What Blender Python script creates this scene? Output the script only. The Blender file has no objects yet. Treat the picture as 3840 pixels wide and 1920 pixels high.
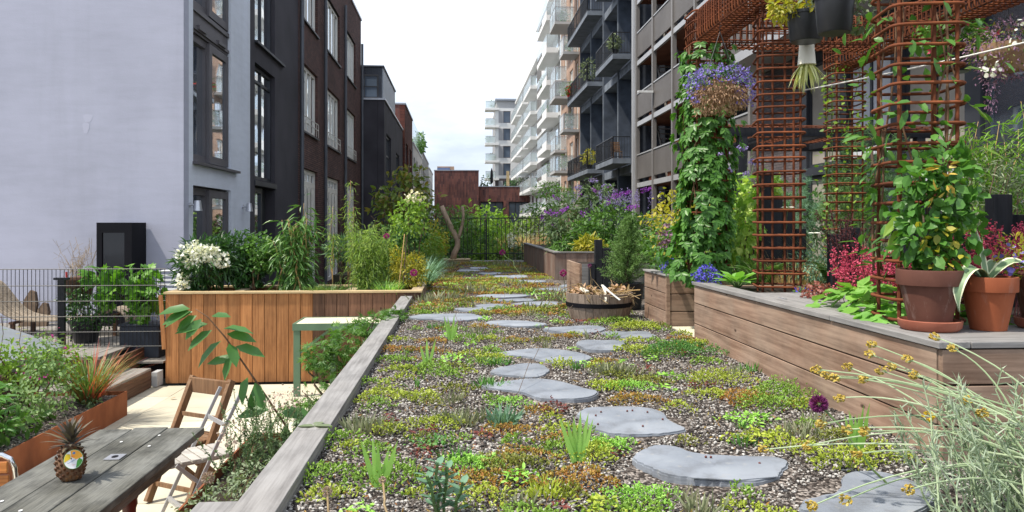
import bpy, math, random
import numpy as np

random.seed(11)
rng = np.random.default_rng(11)
R = math.radians
scene = bpy.context.scene
COL = scene.collection

# ------------------------------------------------------------------ camera
cam_data = bpy.data.cameras.new('camera')
cam_data.lens = 27.0
cam_data.sensor_width = 36.0
cam_data.shift_y = -0.0314
cam_data.clip_start = 0.05
cam_data.clip_end = 2000.0
cam = bpy.data.objects.new('camera', cam_data)
cam.location = (0.0, 0.0, 1.0)
cam.rotation_euler = (R(90), 0.0, R(-4.0))
COL.objects.link(cam)
scene.camera = cam

# ------------------------------------------------------------------ sky, sun, exposure
SUN_EL, SUN_AZ = 60.0, 251.0          # azimuth measured clockwise from +Y: from the left, a little behind the camera
world = bpy.data.worlds.new('World')
scene.world = world
world.use_nodes = True
wn = world.node_tree.nodes
wl = world.node_tree.links
wn.clear()
w_out = wn.new('ShaderNodeOutputWorld')
w_bg = wn.new('ShaderNodeBackground')
w_sky = wn.new('ShaderNodeTexSky')
w_sky.sky_type = 'NISHITA'
w_sky.sun_disc = False
w_sky.sun_elevation = R(SUN_EL)
w_sky.sun_rotation = R(SUN_AZ)
w_sky.dust_density = 2.0
w_co = wn.new('ShaderNodeTexCoord')
w_map = wn.new('ShaderNodeMapping')
w_map.inputs['Scale'].default_value = (1.0, 1.0, 3.2)
w_no = wn.new('ShaderNodeTexNoise')
w_no.inputs['Scale'].default_value = 2.3
w_no.inputs['Detail'].default_value = 7.0
w_no.inputs['Roughness'].default_value = 0.55
w_rp = wn.new('ShaderNodeValToRGB')     # how much cloud covers the blue
w_rp.color_ramp.elements[0].position = 0.30
w_rp.color_ramp.elements[0].color = (0.62, 0.62, 0.62, 1)
w_rp.color_ramp.elements[1].position = 0.52
w_rp.color_ramp.elements[1].color = (1, 1, 1, 1)
w_rc = wn.new('ShaderNodeValToRGB')     # light and dark of the cloud itself
w_rc.color_ramp.elements[0].position = 0.36
w_rc.color_ramp.elements[0].color = (6.7, 7.6, 8.9, 1)
w_rc.color_ramp.elements[1].position = 0.56
w_rc.color_ramp.elements[1].color = (9.9, 10.8, 12.3, 1)
w_mx = wn.new('ShaderNodeMixRGB')
wl.new(w_co.outputs['Generated'], w_map.inputs['Vector'])
wl.new(w_map.outputs['Vector'], w_no.inputs['Vector'])
wl.new(w_no.outputs['Fac'], w_rp.inputs['Fac'])
wl.new(w_no.outputs['Fac'], w_rc.inputs['Fac'])
wl.new(w_rp.outputs['Color'], w_mx.inputs['Fac'])
wl.new(w_sky.outputs['Color'], w_mx.inputs['Color1'])
wl.new(w_rc.outputs['Color'], w_mx.inputs['Color2'])
wl.new(w_mx.outputs['Color'], w_bg.inputs['Color'])
w_bg.inputs['Strength'].default_value = 0.086
wl.new(w_bg.outputs['Background'], w_out.inputs['Surface'])

sun_data = bpy.data.lights.new('sun', 'SUN')
sun_data.energy = 4.2
sun_data.angle = R(2.0)
sun_data.color = (1.0, 0.93, 0.81)
sun = bpy.data.objects.new('sun', sun_data)
sun.rotation_euler = (R(90 - SUN_EL), 0, R(180 - SUN_AZ))
sun.location = (-20, -20, 40)
COL.objects.link(sun)

scene.view_settings.view_transform = 'Standard'
scene.view_settings.look = 'None'
scene.view_settings.exposure = 0.48
scene.view_settings.gamma = 1.0
scene.view_settings.use_curve_mapping = False
scene.render.engine = 'CYCLES'
scene.cycles.use_denoising = True
scene.cycles.max_bounces = 7
scene.cycles.diffuse_bounces = 3
scene.cycles.glossy_bounces = 3
scene.cycles.transmission_bounces = 4
scene.cycles.transparent_max_bounces = 8
scene.cycles.sample_clamp_indirect = 6.0

# ------------------------------------------------------------------ material helpers
MATS = {}

def new_mat(name):
    m = bpy.data.materials.new(name)
    m.use_nodes = True
    nt = m.node_tree
    nt.nodes.clear()
    out = nt.nodes.new('ShaderNodeOutputMaterial')
    MATS[name] = m
    return m, nt, out

def N(nt, kind, **kw):
    n = nt.nodes.new(kind)
    for k, v in kw.items():
        if k.startswith('i_'):
            n.inputs[k[2:].replace('_', ' ')].default_value = v
        else:
            setattr(n, k, v)
    return n

def ramp(nt, stops, interp='LINEAR'):
    n = nt.nodes.new('ShaderNodeValToRGB')
    cr = n.color_ramp
    cr.interpolation = interp
    while len(cr.elements) > 1:
        cr.elements.remove(cr.elements[-1])
    cr.elements[0].position = stops[0][0]
    cr.elements[0].color = (*stops[0][1], 1)
    for p, c in stops[1:]:
        e = cr.elements.new(p)
        e.color = (*c, 1)
    return n

def g3(v):
    return (v, v, v)

def noise(nt, scale, detail=4.0, rough=0.55, stretch=None, coord='Object', seed=None):
    tc = N(nt, 'ShaderNodeTexCoord')
    vec = tc.outputs[coord]
    if stretch is not None or seed is not None:
        mp = N(nt, 'ShaderNodeMapping')
        if stretch is not None:
            mp.inputs['Scale'].default_value = stretch
        nt.links.new(vec, mp.inputs['Vector'])
        if seed is not None:
            nt.links.new(seed, mp.inputs['Location'])
        vec = mp.outputs['Vector']
    n = N(nt, 'ShaderNodeTexNoise')
    n.inputs['Scale'].default_value = scale
    n.inputs['Detail'].default_value = detail
    n.inputs['Roughness'].default_value = rough
    nt.links.new(vec, n.inputs['Vector'])
    return n

def mixc(nt, fac, a, b, mode='MIX'):
    n = N(nt, 'ShaderNodeMixRGB', blend_type=mode)
    for key, v in (('Fac', fac), ('Color1', a), ('Color2', b)):
        if hasattr(v, 'is_output') or isinstance(v, bpy.types.NodeSocket):
            nt.links.new(v, n.inputs[key])
        elif key == 'Fac':
            n.inputs[key].default_value = v
        else:
            n.inputs[key].default_value = (*v, 1) if len(v) == 3 else v
    return n.outputs['Color']

def bump(nt, height, strength, dist=0.01):
    b = N(nt, 'ShaderNodeBump')
    b.inputs['Strength'].default_value = strength
    b.inputs['Distance'].default_value = dist
    nt.links.new(height, b.inputs['Height'])
    return b.outputs['Normal']

def finish(nt, out, color, rough=0.6, metal=0.0, spec=0.5, normal=None):
    p = N(nt, 'ShaderNodeBsdfPrincipled')
    if isinstance(color, bpy.types.NodeSocket):
        nt.links.new(color, p.inputs['Base Color'])
    else:
        p.inputs['Base Color'].default_value = (*color, 1)
    if isinstance(rough, bpy.types.NodeSocket):
        nt.links.new(rough, p.inputs['Roughness'])
    else:
        p.inputs['Roughness'].default_value = rough
    p.inputs['Metallic'].default_value = metal
    p.inputs['Specular IOR Level'].default_value = spec
    if normal is not None:
        nt.links.new(normal, p.inputs['Normal'])
    nt.links.new(p.outputs['BSDF'], out.inputs['Surface'])
    return p

def mat_plain(name, c, rough=0.6, metal=0.0, spec=0.5, var=0.12, scale=3.0, bmp=0.0, bscale=60.0):
    """one base colour with soft uneven tone and optional fine relief"""
    m, nt, out = new_mat(name)
    n1 = noise(nt, scale, 5)
    r1 = ramp(nt, [(0.3, tuple(x * (1 - var) for x in c)), (0.7, tuple(min(1, x * (1 + var)) for x in c))])
    nt.links.new(n1.outputs['Fac'], r1.inputs['Fac'])
    nrm = None
    if bmp > 0:
        n2 = noise(nt, bscale, 4)
        nrm = bump(nt, n2.outputs['Fac'], bmp, 0.005)
    finish(nt, out, r1.outputs['Color'], rough, metal, spec, nrm)
    return m

LEAF_LIFT = 1.45

def mat_leaf(name, cols, transl=0.28, rough=0.45, spec=0.4, patch=0.35):
    """leaf colours picked leaf by leaf, with slower patches over the whole plant"""
    m, nt, out = new_mat(name)
    ge = N(nt, 'ShaderNodeNewGeometry')
    k = len(cols)
    if name[:3] in ('lf_', 'sd_'):
        q = LEAF_LIFT if name[0] == 'l' else 1.22
        cols = [(min(.8, c[0] * q), min(.8, c[1] * q), min(.8, c[2] * q * .92)) for c in cols]
    r1 = ramp(nt, [(i / max(1, k - 1), c) for i, c in enumerate(cols)])
    n1 = noise(nt, 5.0, 2)
    mr = N(nt, 'ShaderNodeMapRange')
    mr.inputs['From Min'].default_value = 0.3
    mr.inputs['From Max'].default_value = 0.7
    nt.links.new(n1.outputs['Fac'], mr.inputs['Value'])
    mx = N(nt, 'ShaderNodeMix')
    mx.inputs[0].default_value = patch
    nt.links.new(ge.outputs['Random Per Island'], mx.inputs[2])
    nt.links.new(mr.outputs['Result'], mx.inputs[3])
    nt.links.new(mx.outputs[0], r1.inputs['Fac'])
    p = N(nt, 'ShaderNodeBsdfPrincipled')
    nt.links.new(r1.outputs['Color'], p.inputs['Base Color'])
    p.inputs['Roughness'].default_value = rough
    p.inputs['Specular IOR Level'].default_value = spec
    if transl > 0:
        t = N(nt, 'ShaderNodeBsdfTranslucent')
        tc = mixc(nt, 1.0, r1.outputs['Color'], (1.5, 1.6, 0.7), 'MULTIPLY')
        nt.links.new(tc, t.inputs['Color'])
        ms = N(nt, 'ShaderNodeMixShader')
        ms.inputs[0].default_value = transl
        nt.links.new(p.outputs['BSDF'], ms.inputs[1])
        nt.links.new(t.outputs['BSDF'], ms.inputs[2])
        nt.links.new(ms.outputs['Shader'], out.inputs['Surface'])
    else:
        nt.links.new(p.outputs['BSDF'], out.inputs['Surface'])
    return m

def mat_wood(name, c_lo, c_hi, axis='X', grey=None, grey_amt=0.0, rough=0.7, knots=True, obj_var=0.35, grain=1.0, stain=0.25):
    """sawn board: grain along one axis, darker knots, every board its own tone"""
    m, nt, out = new_mat(name)
    oi = N(nt, 'ShaderNodeObjectInfo')
    mul = N(nt, 'ShaderNodeMath', operation='MULTIPLY')
    mul.inputs[1].default_value = 37.0
    nt.links.new(oi.outputs['Random'], mul.inputs[0])
    st = {'X': (0.6, 14, 14), 'Y': (14, 0.6, 14), 'Z': (14, 14, 0.6)}[axis]
    gr = noise(nt, 3.2 * grain, 6, 0.62, stretch=st, seed=mul.outputs[0])
    blotch = noise(nt, 2.1, 3, 0.5, seed=mul.outputs[0])
    st2 = {'X': (1.0, 2.2, 2.2), 'Y': (2.2, 1.0, 2.2), 'Z': (2.2, 2.2, 1.0)}[axis]
    r1 = ramp(nt, [(0.28, c_lo), (0.62, c_hi)])
    nt.links.new(gr.outputs['Fac'], r1.inputs['Fac'])
    col = r1.outputs['Color']
    # board to board
    rv = ramp(nt, [(0.0, g3(1 - obj_var)), (0.6, g3(1.0)), (1.0, (1 + obj_var * .45, 1 + obj_var * .35, 1 + obj_var * .25))])
    nt.links.new(oi.outputs['Random'], rv.inputs['Fac'])
    col = mixc(nt, 1.0, col, rv.outputs['Color'], 'MULTIPLY')
    if grey is not None:
        rg = ramp(nt, [(0.35, g3(0)), (0.68, g3(grey_amt))])
        nt.links.new(blotch.outputs['Fac'], rg.inputs['Fac'])
        gl = mixc(nt, 1.0, (1, 1, 1), gr.outputs['Fac'], 'MULTIPLY')
        gcol = mixc(nt, 0.6, grey, gl, 'OVERLAY')
        col = mixc(nt, rg.outputs['Color'], col, gcol)
    if knots:
        tc = N(nt, 'ShaderNodeTexCoord')
        mp = N(nt, 'ShaderNodeMapping')
        mp.inputs['Scale'].default_value = st2
        nt.links.new(tc.outputs['Object'], mp.inputs['Vector'])
        nt.links.new(mul.outputs[0], mp.inputs['Location'])
        vo = N(nt, 'ShaderNodeTexVoronoi')
        vo.inputs['Scale'].default_value = 2.6
        nt.links.new(mp.outputs['Vector'], vo.inputs['Vector'])
        rk = ramp(nt, [(0.035, g3(0.9)), (0.075, g3(0))])
        nt.links.new(vo.outputs['Distance'], rk.inputs['Fac'])
        col = mixc(nt, rk.outputs['Color'], col, tuple(x * 0.3 for x in c_lo))
    st3 = {'X': (.45, 1, 1), 'Y': (1, .45, 1), 'Z': (1, 1, .45)}[axis]
    sn = noise(nt, 9.0, 6, 0.65, stretch=st3, seed=mul.outputs[0])
    rs = ramp(nt, [(0.30, g3(1 - stain)), (0.55, g3(1.0)), (0.8, g3(1 + stain * .35))])
    nt.links.new(sn.outputs['Fac'], rs.inputs['Fac'])
    col = mixc(nt, 1.0, col, rs.outputs['Color'], 'MULTIPLY')
    nrm = bump(nt, gr.outputs['Fac'], 0.35, 0.004)
    finish(nt, out, col, rough, 0, 0.3, nrm)
    return m

def mat_glass(name, tint, refl=0.5, rough=0.02):
    """window pane: dark room behind, mirror-like towards grazing angles"""
    m, nt, out = new_mat(name)
    p = N(nt, 'ShaderNodeBsdfPrincipled')
    n1 = noise(nt, 0.35, 2)
    rr = ramp(nt, [(0.35, tuple(x * .5 for x in tint)), (0.65, tint)])
    nt.links.new(n1.outputs['Fac'], rr.inputs['Fac'])
    nt.links.new(rr.outputs['Color'], p.inputs['Base Color'])
    p.inputs['Roughness'].default_value = 0.3
    gl = N(nt, 'ShaderNodeBsdfGlossy')
    gl.inputs['Roughness'].default_value = rough
    gl.inputs['Color'].default_value = (0.9, 0.95, 1.0, 1)
    wob = noise(nt, 0.9, 2)
    nb = bump(nt, wob.outputs['Fac'], 0.05, 0.05)
    nt.links.new(nb, gl.inputs['Normal'])
    lw = N(nt, 'ShaderNodeLayerWeight')
    lw.inputs['Blend'].default_value = refl
    ms = N(nt, 'ShaderNodeMixShader')
    nt.links.new(lw.outputs['Facing'], ms.inputs[0])
    nt.links.new(p.outputs['BSDF'], ms.inputs[1])
    nt.links.new(gl.outputs['BSDF'], ms.inputs[2])
    nt.links.new(ms.outputs['Shader'], out.inputs['Surface'])
    return m

def mat_clear(name, tint=(0.8, 0.92, 0.9), alpha=0.35):
    """balustrade glass: see-through sheet with some reflection"""
    m, nt, out = new_mat(name)
    tr = N(nt, 'ShaderNodeBsdfTransparent')
    tr.inputs['Color'].default_value = (*tint, 1)
    p = N(nt, 'ShaderNodeBsdfPrincipled')
    p.inputs['Base Color'].default_value = (*[x * .8 for x in tint], 1)
    p.inputs['Roughness'].default_value = 0.08
    ms = N(nt, 'ShaderNodeMixShader')
    ms.inputs[0].default_value = alpha
    nt.links.new(tr.outputs['BSDF'], ms.inputs[1])
    nt.links.new(p.outputs['BSDF'], ms.inputs[2])
    nt.links.new(ms.outputs['Shader'], out.inputs['Surface'])
    return m

def mat_brick(name, c1, c2, mortar, plane, bw=0.21, bh=0.065, tall=False, rough=0.85):
    """brick courses with relief; plane 'XZ' or 'YZ' says which way the wall runs"""
    m, nt, out = new_mat(name)
    tc = N(nt, 'ShaderNodeTexCoord')
    sx = N(nt, 'ShaderNodeSeparateXYZ')
    cb = N(nt, 'ShaderNodeCombineXYZ')
    nt.links.new(tc.outputs['Object'], sx.inputs[0])
    a, b = (sx.outputs['X'], sx.outputs['Z']) if plane == 'XZ' else (sx.outputs['Y'], sx.outputs['Z'])
    if tall:
        a, b = b, a
    nt.links.new(a, cb.inputs['X'])
    nt.links.new(b, cb.inputs['Y'])
    br = N(nt, 'ShaderNodeTexBrick')
    br.inputs['Scale'].default_value = 1.0
    br.inputs['Brick Width'].default_value = bw
    br.inputs['Row Height'].default_value = bh
    br.inputs['Mortar Size'].default_value = 0.008
    br.inputs['Color1'].default_value = (*c1, 1)
    br.inputs['Color2'].default_value = (*c2, 1)
    br.inputs['Mortar'].default_value = (*mortar, 1)
    nt.links.new(cb.outputs[0], br.inputs['Vector'])
    n1 = noise(nt, 0.7, 4)
    rr = ramp(nt, [(0.3, g3(0.75)), (0.7, g3(1.2))])
    nt.links.new(n1.outputs['Fac'], rr.inputs['Fac'])
    col = mixc(nt, 1.0, br.outputs['Color'], rr.outputs['Color'], 'MULTIPLY')
    inv = N(nt, 'ShaderNodeMath', operation='SUBTRACT')
    inv.inputs[0].default_value = 1.0
    nt.links.new(br.outputs['Fac'], inv.inputs[1])
    nrm = bump(nt, inv.outputs[0], 0.8, 0.008)
    finish(nt, out, col, rough, 0, 0.25, nrm)
    return m

# ------------------------------------------------------------------ geometry helpers
class Geo:
    """collects vertices and faces in world coordinates"""
    def __init__(self):
        self.v = []
        self.n = 0
        self.f = {}

    def add(self, verts, faces):
        verts = np.asarray(verts, dtype=np.float64).reshape(-1, 3)
        for f in faces:
            self.f.setdefault(len(f), []).append(np.asarray([f], dtype=np.int64) + self.n)
        self.v.append(verts)
        self.n += len(verts)
        return self

    def add_arr(self, verts, farr):
        """farr: (m,k) integer array of faces"""
        self.v.append(np.asarray(verts, dtype=np.float64).reshape(-1, 3))
        farr = np.asarray(farr, dtype=np.int64)
        self.f.setdefault(farr.shape[1], []).append(farr + self.n)
        self.n += len(self.v[-1])
        return self

    def box(self, x0, x1, y0, y1, z0, z1):
        v = [(x0, y0, z0), (x1, y0, z0), (x1, y1, z0), (x0, y1, z0), (x0, y0, z1), (x1, y0, z1), (x1, y1, z1), (x0, y1, z1)]
        return self.add(v, [(0, 3, 2, 1), (4, 5, 6, 7), (0, 1, 5, 4), (1, 2, 6, 5), (2, 3, 7, 6), (3, 0, 4, 7)])

    def obox(self, c, ax, ay, az, hx, hy, hz):
        """box about c with half sizes along three axes"""
        c, ax, ay, az = (np.asarray(q, float) for q in (c, ax, ay, az))
        v = [c + sx * hx * ax + sy * hy * ay + sz * hz * az for sz in (-1, 1) for sx, sy in ((-1, -1), (1, -1), (1, 1), (-1, 1))]
        return self.add(v, [(0, 3, 2, 1), (4, 5, 6, 7), (0, 1, 5, 4), (1, 2, 6, 5), (2, 3, 7, 6), (3, 0, 4, 7)])

    def bar(self, a, b, w, h, up=(0, 0, 1)):
        """square bar from a to b"""
        a, b, up = (np.asarray(q, float) for q in (a, b, up))
        d = b - a
        L = np.linalg.norm(d)
        d = d / L
        s = np.cross(d, up)
        if np.linalg.norm(s) < 1e-6:
            s = np.array([1.0, 0, 0])
        s /= np.linalg.norm(s)
        u = np.cross(s, d)
        return self.obox((a + b) / 2, d, s, u, L / 2, w / 2, h / 2)

    def tube(self, pts, rad, sides=6, closed=False, cap=True):
        pts = np.asarray(pts, float)
        k = len(pts)
        rad = np.full(k, rad, float) if np.isscalar(rad) else np.asarray(rad, float)
        if closed:
            t = np.roll(pts, -1, 0) - np.roll(pts, 1, 0)
        else:
            t = np.gradient(pts, axis=0)
        t /= np.linalg.norm(t, axis=1)[:, None] + 1e-12
        ref = np.array([0.0, 0, 1]) if abs(t[0][2]) < 0.9 else np.array([1.0, 0, 0])
        V = np.zeros((k, sides, 3))
        ang = np.arange(sides) * 2 * math.pi / sides
        s = np.cross(t[0], ref)
        s /= np.linalg.norm(s)
        for i in range(k):
            s = s - t[i] * np.dot(s, t[i])
            s /= np.linalg.norm(s) + 1e-12
            u = np.cross(t[i], s)
            V[i] = pts[i] + rad[i] * (np.cos(ang)[:, None] * s + np.sin(ang)[:, None] * u)
        F = []
        m = k if closed else k - 1
        for i in range(m):
            j = (i + 1) % k
            for q in range(sides):
                r = (q + 1) % sides
                F.append((i * sides + q, i * sides + r, j * sides + r, j * sides + q))
        b = self.n
        self.add_arr(V.reshape(-1, 3), F)
        if cap and not closed and sides >= 3:
            self.f.setdefault(sides, []).append(np.array([[b + q for q in range(sides - 1, -1, -1)]]))
            self.f[sides].append(np.array([[b + (k - 1) * sides + q for q in range(sides)]]))
        return self

    def lathe(self, c, prof, sides=32):
        """prof: list of (radius, z) turned about the vertical through c"""
        c = np.asarray(c, float)
        ang = np.arange(sides) * 2 * math.pi / sides
        V = []
        for r, z in prof:
            V.append(np.stack([c[0] + r * np.cos(ang), c[1] + r * np.sin(ang), np.full(sides, c[2] + z)], 1))
        F = []
        for i in range(len(prof) - 1):
            for q in range(sides):
                r = (q + 1) % sides
                F.append((i * sides + q, i * sides + r, (i + 1) * sides + r, (i + 1) * sides + q))
        b = self.n
        self.add_arr(np.concatenate(V), F)
        for i, rev in ((0, True), (len(prof) - 1, False)):
            if prof[i][0] > 1e-4:
                ids = [b + i * sides + q for q in range(sides)]
                self.f.setdefault(sides, []).append(np.array([ids[::-1] if rev else ids]))
        return self

    def prism(self, outline, z0, z1):
        """outline: (x,y) counter-clockwise"""
        k = len(outline)
        v = [(x, y, z0) for x, y in outline] + [(x, y, z1) for x, y in outline]
        return self.add(v, [tuple(range(k - 1, -1, -1)), tuple(range(k, 2 * k))] + [(i, (i + 1) % k, (i + 1) % k + k, i + k) for i in range(k)])

    def mesh(self, name, offset=(0, 0, 0), smooth=False):
        me = bpy.data.meshes.new(name)
        V = np.concatenate(self.v) - np.asarray(offset, float)
        loops, starts, tot = [], [], 0
        for k, lst in self.f.items():
            A = np.concatenate(lst)
            loops.append(A.reshape(-1))
            starts.append(tot + np.arange(len(A)) * k)
            tot += A.size
        loops = np.concatenate(loops)
        starts = np.concatenate(starts)
        me.vertices.add(len(V))
        me.vertices.foreach_set('co', V.astype(np.float32).reshape(-1))
        me.loops.add(len(loops))
        me.loops.foreach_set('vertex_index', loops.astype(np.int32))
        me.polygons.add(len(starts))
        me.polygons.foreach_set('loop_start', starts.astype(np.int32))
        me.update(calc_edges=True)
        me.polygons.foreach_set('use_smooth', np.full(len(starts), smooth, dtype=bool))
        return me

def wpos(o):
    p = np.zeros(3)
    while o is not None:
        p = p + np.array(o.location)
        o = o.parent
    return p

def tag(o, label=None, cat=None, group=None, kind=None):
    if label:
        o['label'] = label
    if cat:
        o['category'] = cat
    if group:
        o['group'] = group
    if kind:
        o['kind'] = kind
    return o

def thing(name, label, cat, loc=(0, 0, 0), group=None):
    o = bpy.data.objects.new(name, None)
    o.empty_display_size = 0.1
    o.location = loc
    COL.objects.link(o)
    return tag(o, label, cat, group)

# parts made of leaves, florets or stalks too small and too many to pick apart
MASSES = {'foliage', 'flowers', 'leaves', 'needles', 'blades', 'red_blades', 'plumes', 'fronds', 'stalks', 'crown', 'branches', 'twigs', 'dry_leaves', 'dry_trails', 'trails', 'scales', 'scale_tips', 'vines', 'canes', 'stems', 'twig_stems', 'leaf_sprouts', 'terrace_planting', 'roof_planting', 'balcony_plants', 'flower_stalks'}

def part(name, geo, mat, parent=None, smooth=False, bevel=0.0, auto=None, kind=None, label=None):
    """one mesh object; vertices are given in world coordinates"""
    off = wpos(parent) if parent is not None else (0, 0, 0)
    me = geo.mesh(name, off, smooth)
    me.materials.append(MATS[mat])
    o = bpy.data.objects.new(name, me)
    COL.objects.link(o)
    if parent is not None:
        o.parent = parent
    if bevel > 0:
        b = o.modifiers.new('bevel', 'BEVEL')
        b.width = bevel
        b.segments = 2
        b.limit_method = 'ANGLE'
    if smooth and auto:
        me.set_sharp_from_angle(angle=R(auto))
    if kind or (parent is not None and name in MASSES):
        o['kind'] = kind or 'stuff'
    if label:
        o['label'] = label
    return o

def solo(name, geo, mat, label, cat, group=None, base=None, **kw):
    """a thing that is one mesh"""
    V = np.concatenate(geo.v)
    if base is None:
        base = ((V[:, 0].min() + V[:, 0].max()) / 2, (V[:, 1].min() + V[:, 1].max()) / 2, V[:, 2].min())
    sm = kw.get('smooth', False)
    me = geo.mesh(name, base, sm)
    me.materials.append(MATS[mat])
    o = bpy.data.objects.new(name, me)
    o.location = base
    COL.objects.link(o)
    if sm and kw.get('auto'):
        me.set_sharp_from_angle(angle=R(kw['auto']))
    if kw.get('bevel', 0) > 0:
        b = o.modifiers.new('bevel', 'BEVEL')
        b.width = kw['bevel']
        b.segments = 2
        b.limit_method = 'ANGLE'
    return tag(o, label, cat, group)

def structure(name, geo, mat, parent=None, smooth=False, bevel=0.0, kind='structure'):
    o = part(name, geo, mat, parent, smooth, bevel)
    if parent is None:
        o['kind'] = kind
    return o

def inst(name, me, parent, loc, rot=(0, 0, 0), scale=(1, 1, 1)):
    """a piece that shares mesh data; loc in world coordinates"""
    o = bpy.data.objects.new(name, me)
    o.location = np.asarray(loc, float) - (wpos(parent) if parent is not None else 0)
    o.rotation_euler = rot
    o.scale = scale
    o.parent = parent
    COL.objects.link(o)
    return o

def mesh_of(geo, mat, name='piece', smooth=False):
    me = geo.mesh(name, (0, 0, 0), smooth)
    me.materials.append(MATS[mat])
    return me

# ------------------------------------------------------------------ leaf helpers
def unit(a):
    return a / (np.linalg.norm(a, axis=-1, keepdims=True) + 1e-12)

def rdirs(n):
    return unit(rng.normal(size=(n, 3)))

TPL = {}
TPL['simple'] = ([(0, 0, 0), (.45, .5, .07), (.45, -.5, .07), (1, 0, 0)], [(0, 3, 1), (0, 2, 3)])
TPL['oval'] = ([(0, 0, 0), (.28, .42, .05), (.28, -.42, .05), (.3, 0, 0), (.68, .4, .04), (.68, -.4, .04), (.7, 0, 0), (1, 0, 0)],
               [(0, 3, 1), (0, 2, 3), (1, 3, 6), (1, 6, 4), (3, 2, 5), (3, 5, 6), (4, 6, 7), (6, 5, 7)])
TPL['blade'] = ([(0, .5, 0), (0, -.5, 0), (.33, .5, 0), (.33, -.5, 0), (.67, .36, 0), (.67, -.36, 0), (1, 0, 0)],
                [(0, 1, 3), (0, 3, 2), (2, 3, 5), (2, 5, 4), (4, 5, 6)])
TPL['needle'] = ([(0, .5, 0), (0, -.5, 0), (1, 0, 0)], [(0, 1, 2)])
TPL['bead'] = ([(0, .3, 0), (0, -.3, 0), (.1, 0, .3), (.7, .5, 0), (.7, -.5, 0), (.75, 0, .45), (1, 0, 0)],
               [(0, 1, 4), (0, 4, 3), (1, 2, 5), (1, 5, 4), (2, 0, 3), (2, 3, 5), (3, 4, 6), (4, 5, 6), (5, 3, 6)])
def _lobed(lobes, inner, back):
    v = [(0.0, 0, 0)]
    k = len(lobes)
    ring = []
    for i, (a, r) in enumerate(lobes):
        ring.append((r * math.cos(a), r * math.sin(a)))
        if i < k - 1:
            b = (a + lobes[i + 1][0]) / 2
            ring.append((inner * math.cos(b), inner * math.sin(b)))
    v += [(x, y, -0.10 * (x * x + y * y)) for x, y in ring]
    f = [(0, i, i + 1) for i in range(1, len(ring))]
    return v, f
TPL['maple'] = _lobed([(R(a), r) for a, r in ((-115, .45), (-70, .75), (-33, .95), (0, 1.05), (33, .95), (70, .75), (115, .45))], .28, 0)
TPL['vine'] = _lobed([(R(a), r) for a, r in ((-140, .5), (-85, .72), (-40, .85), (0, .95), (40, .85), (85, .72), (140, .5))], .55, 0)
TPL['round'] = ([(0, 0, 0)] + [(.5 + .5 * math.cos(a), .5 * math.sin(a), .06 * math.sin(a * 3)) for a in np.linspace(-math.pi, math.pi, 9)[:-1]],
                [(0, 1 + i, 1 + (i + 1) % 8) for i in range(8)])

def leaves(G, P, D, Nn, L, W, tpl='oval', curl=0.15):
    v, f = TPL[tpl]
    T = np.asarray(v, float)
    F = np.asarray(f)
    n = len(P)
    if n == 0:
        return G
    D = unit(np.asarray(D, float))
    B = unit(np.cross(D, np.asarray(Nn, float) + 1e-6))
    Nn = np.cross(B, D)
    L = np.broadcast_to(np.asarray(L, float), (n,))
    W = np.broadcast_to(np.asarray(W, float), (n,))
    cu = np.broadcast_to(np.asarray(curl, float), (n,))
    t = T[:, 0][None, :, None]
    s = T[:, 1][None, :, None]
    h = (T[:, 2][None, :] - cu[:, None] * (T[:, 0][None, :] ** 2))[:, :, None]
    V = np.asarray(P)[:, None, :] + D[:, None, :] * t * L[:, None, None] + B[:, None, :] * s * W[:, None, None] + Nn[:, None, :] * h * L[:, None, None]
    FF = (F[None] + (np.arange(n) * len(T))[:, None, None]).reshape(-1, 3)
    G.add_arr(V.reshape(-1, 3), FF)
    return G

def blob_points(n, blobs, shell=0.55):
    """points through ellipsoids, denser towards their outside; returns points and outward directions"""
    B = np.asarray(blobs, float)           # cx cy cz rx ry rz
    w = (B[:, 3] * B[:, 4] * B[:, 5]) ** 0.67
    idx = rng.choice(len(B), n, p=w / w.sum())
    d = rdirs(n)
    r = shell + (1 - shell) * rng.random(n) ** 0.6
    lump = 1 + 0.18 * np.sin(d[:, 0] * 5 + idx) * np.sin(d[:, 1] * 6 + 2 * idx) + 0.12 * np.sin(d[:, 2] * 9 + idx)
    P = B[idx, :3] + d * B[idx, 3:] * (r * lump)[:, None]
    return P, d

def foliage(n, blobs, L, W, tpl='oval', shell=0.55, droop=0.3, up=0.6, out=0.7, curl=0.15, G=None):
    P, d = blob_points(n, blobs, shell)
    D = unit(d * out + rdirs(n) * 0.7 + np.array([0, 0, -droop]))
    Nn = unit(rdirs(n) * 0.6 + np.array([0, 0, up]) + d * 0.3)
    l = L * (0.6 + 0.7 * rng.random(n))
    return leaves(G or Geo(), P, D, Nn, l, l * (W / L), tpl, curl * (0.3 + 1.4 * rng.random(n)))

def tuft(n, c, r, h, w, spread=0.45, droop=0.5, G=None, hvar=0.4, tpl='blade'):
    """grass-like blades from a small base"""
    G = G or Geo()
    a = rng.random(n) * 2 * math.pi
    q = np.sqrt(rng.random(n))
    base = np.asarray(c, float) + np.stack([np.cos(a) * q * r, np.sin(a) * q * r, np.zeros(n)], 1)
    a2 = a + rng.normal(size=n) * .5
    sp = spread * (0.2 + q)
    D = unit(np.stack([np.cos(a2) * sp, np.sin(a2) * sp, np.ones(n)], 1))
    Nn = np.stack([-np.cos(a2), -np.sin(a2), np.full(n, .3)], 1)
    l = h * (1 - hvar * rng.random(n))
    return leaves(G, base, D, Nn, l, w, tpl, droop * (0.2 + rng.random(n)))

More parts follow.
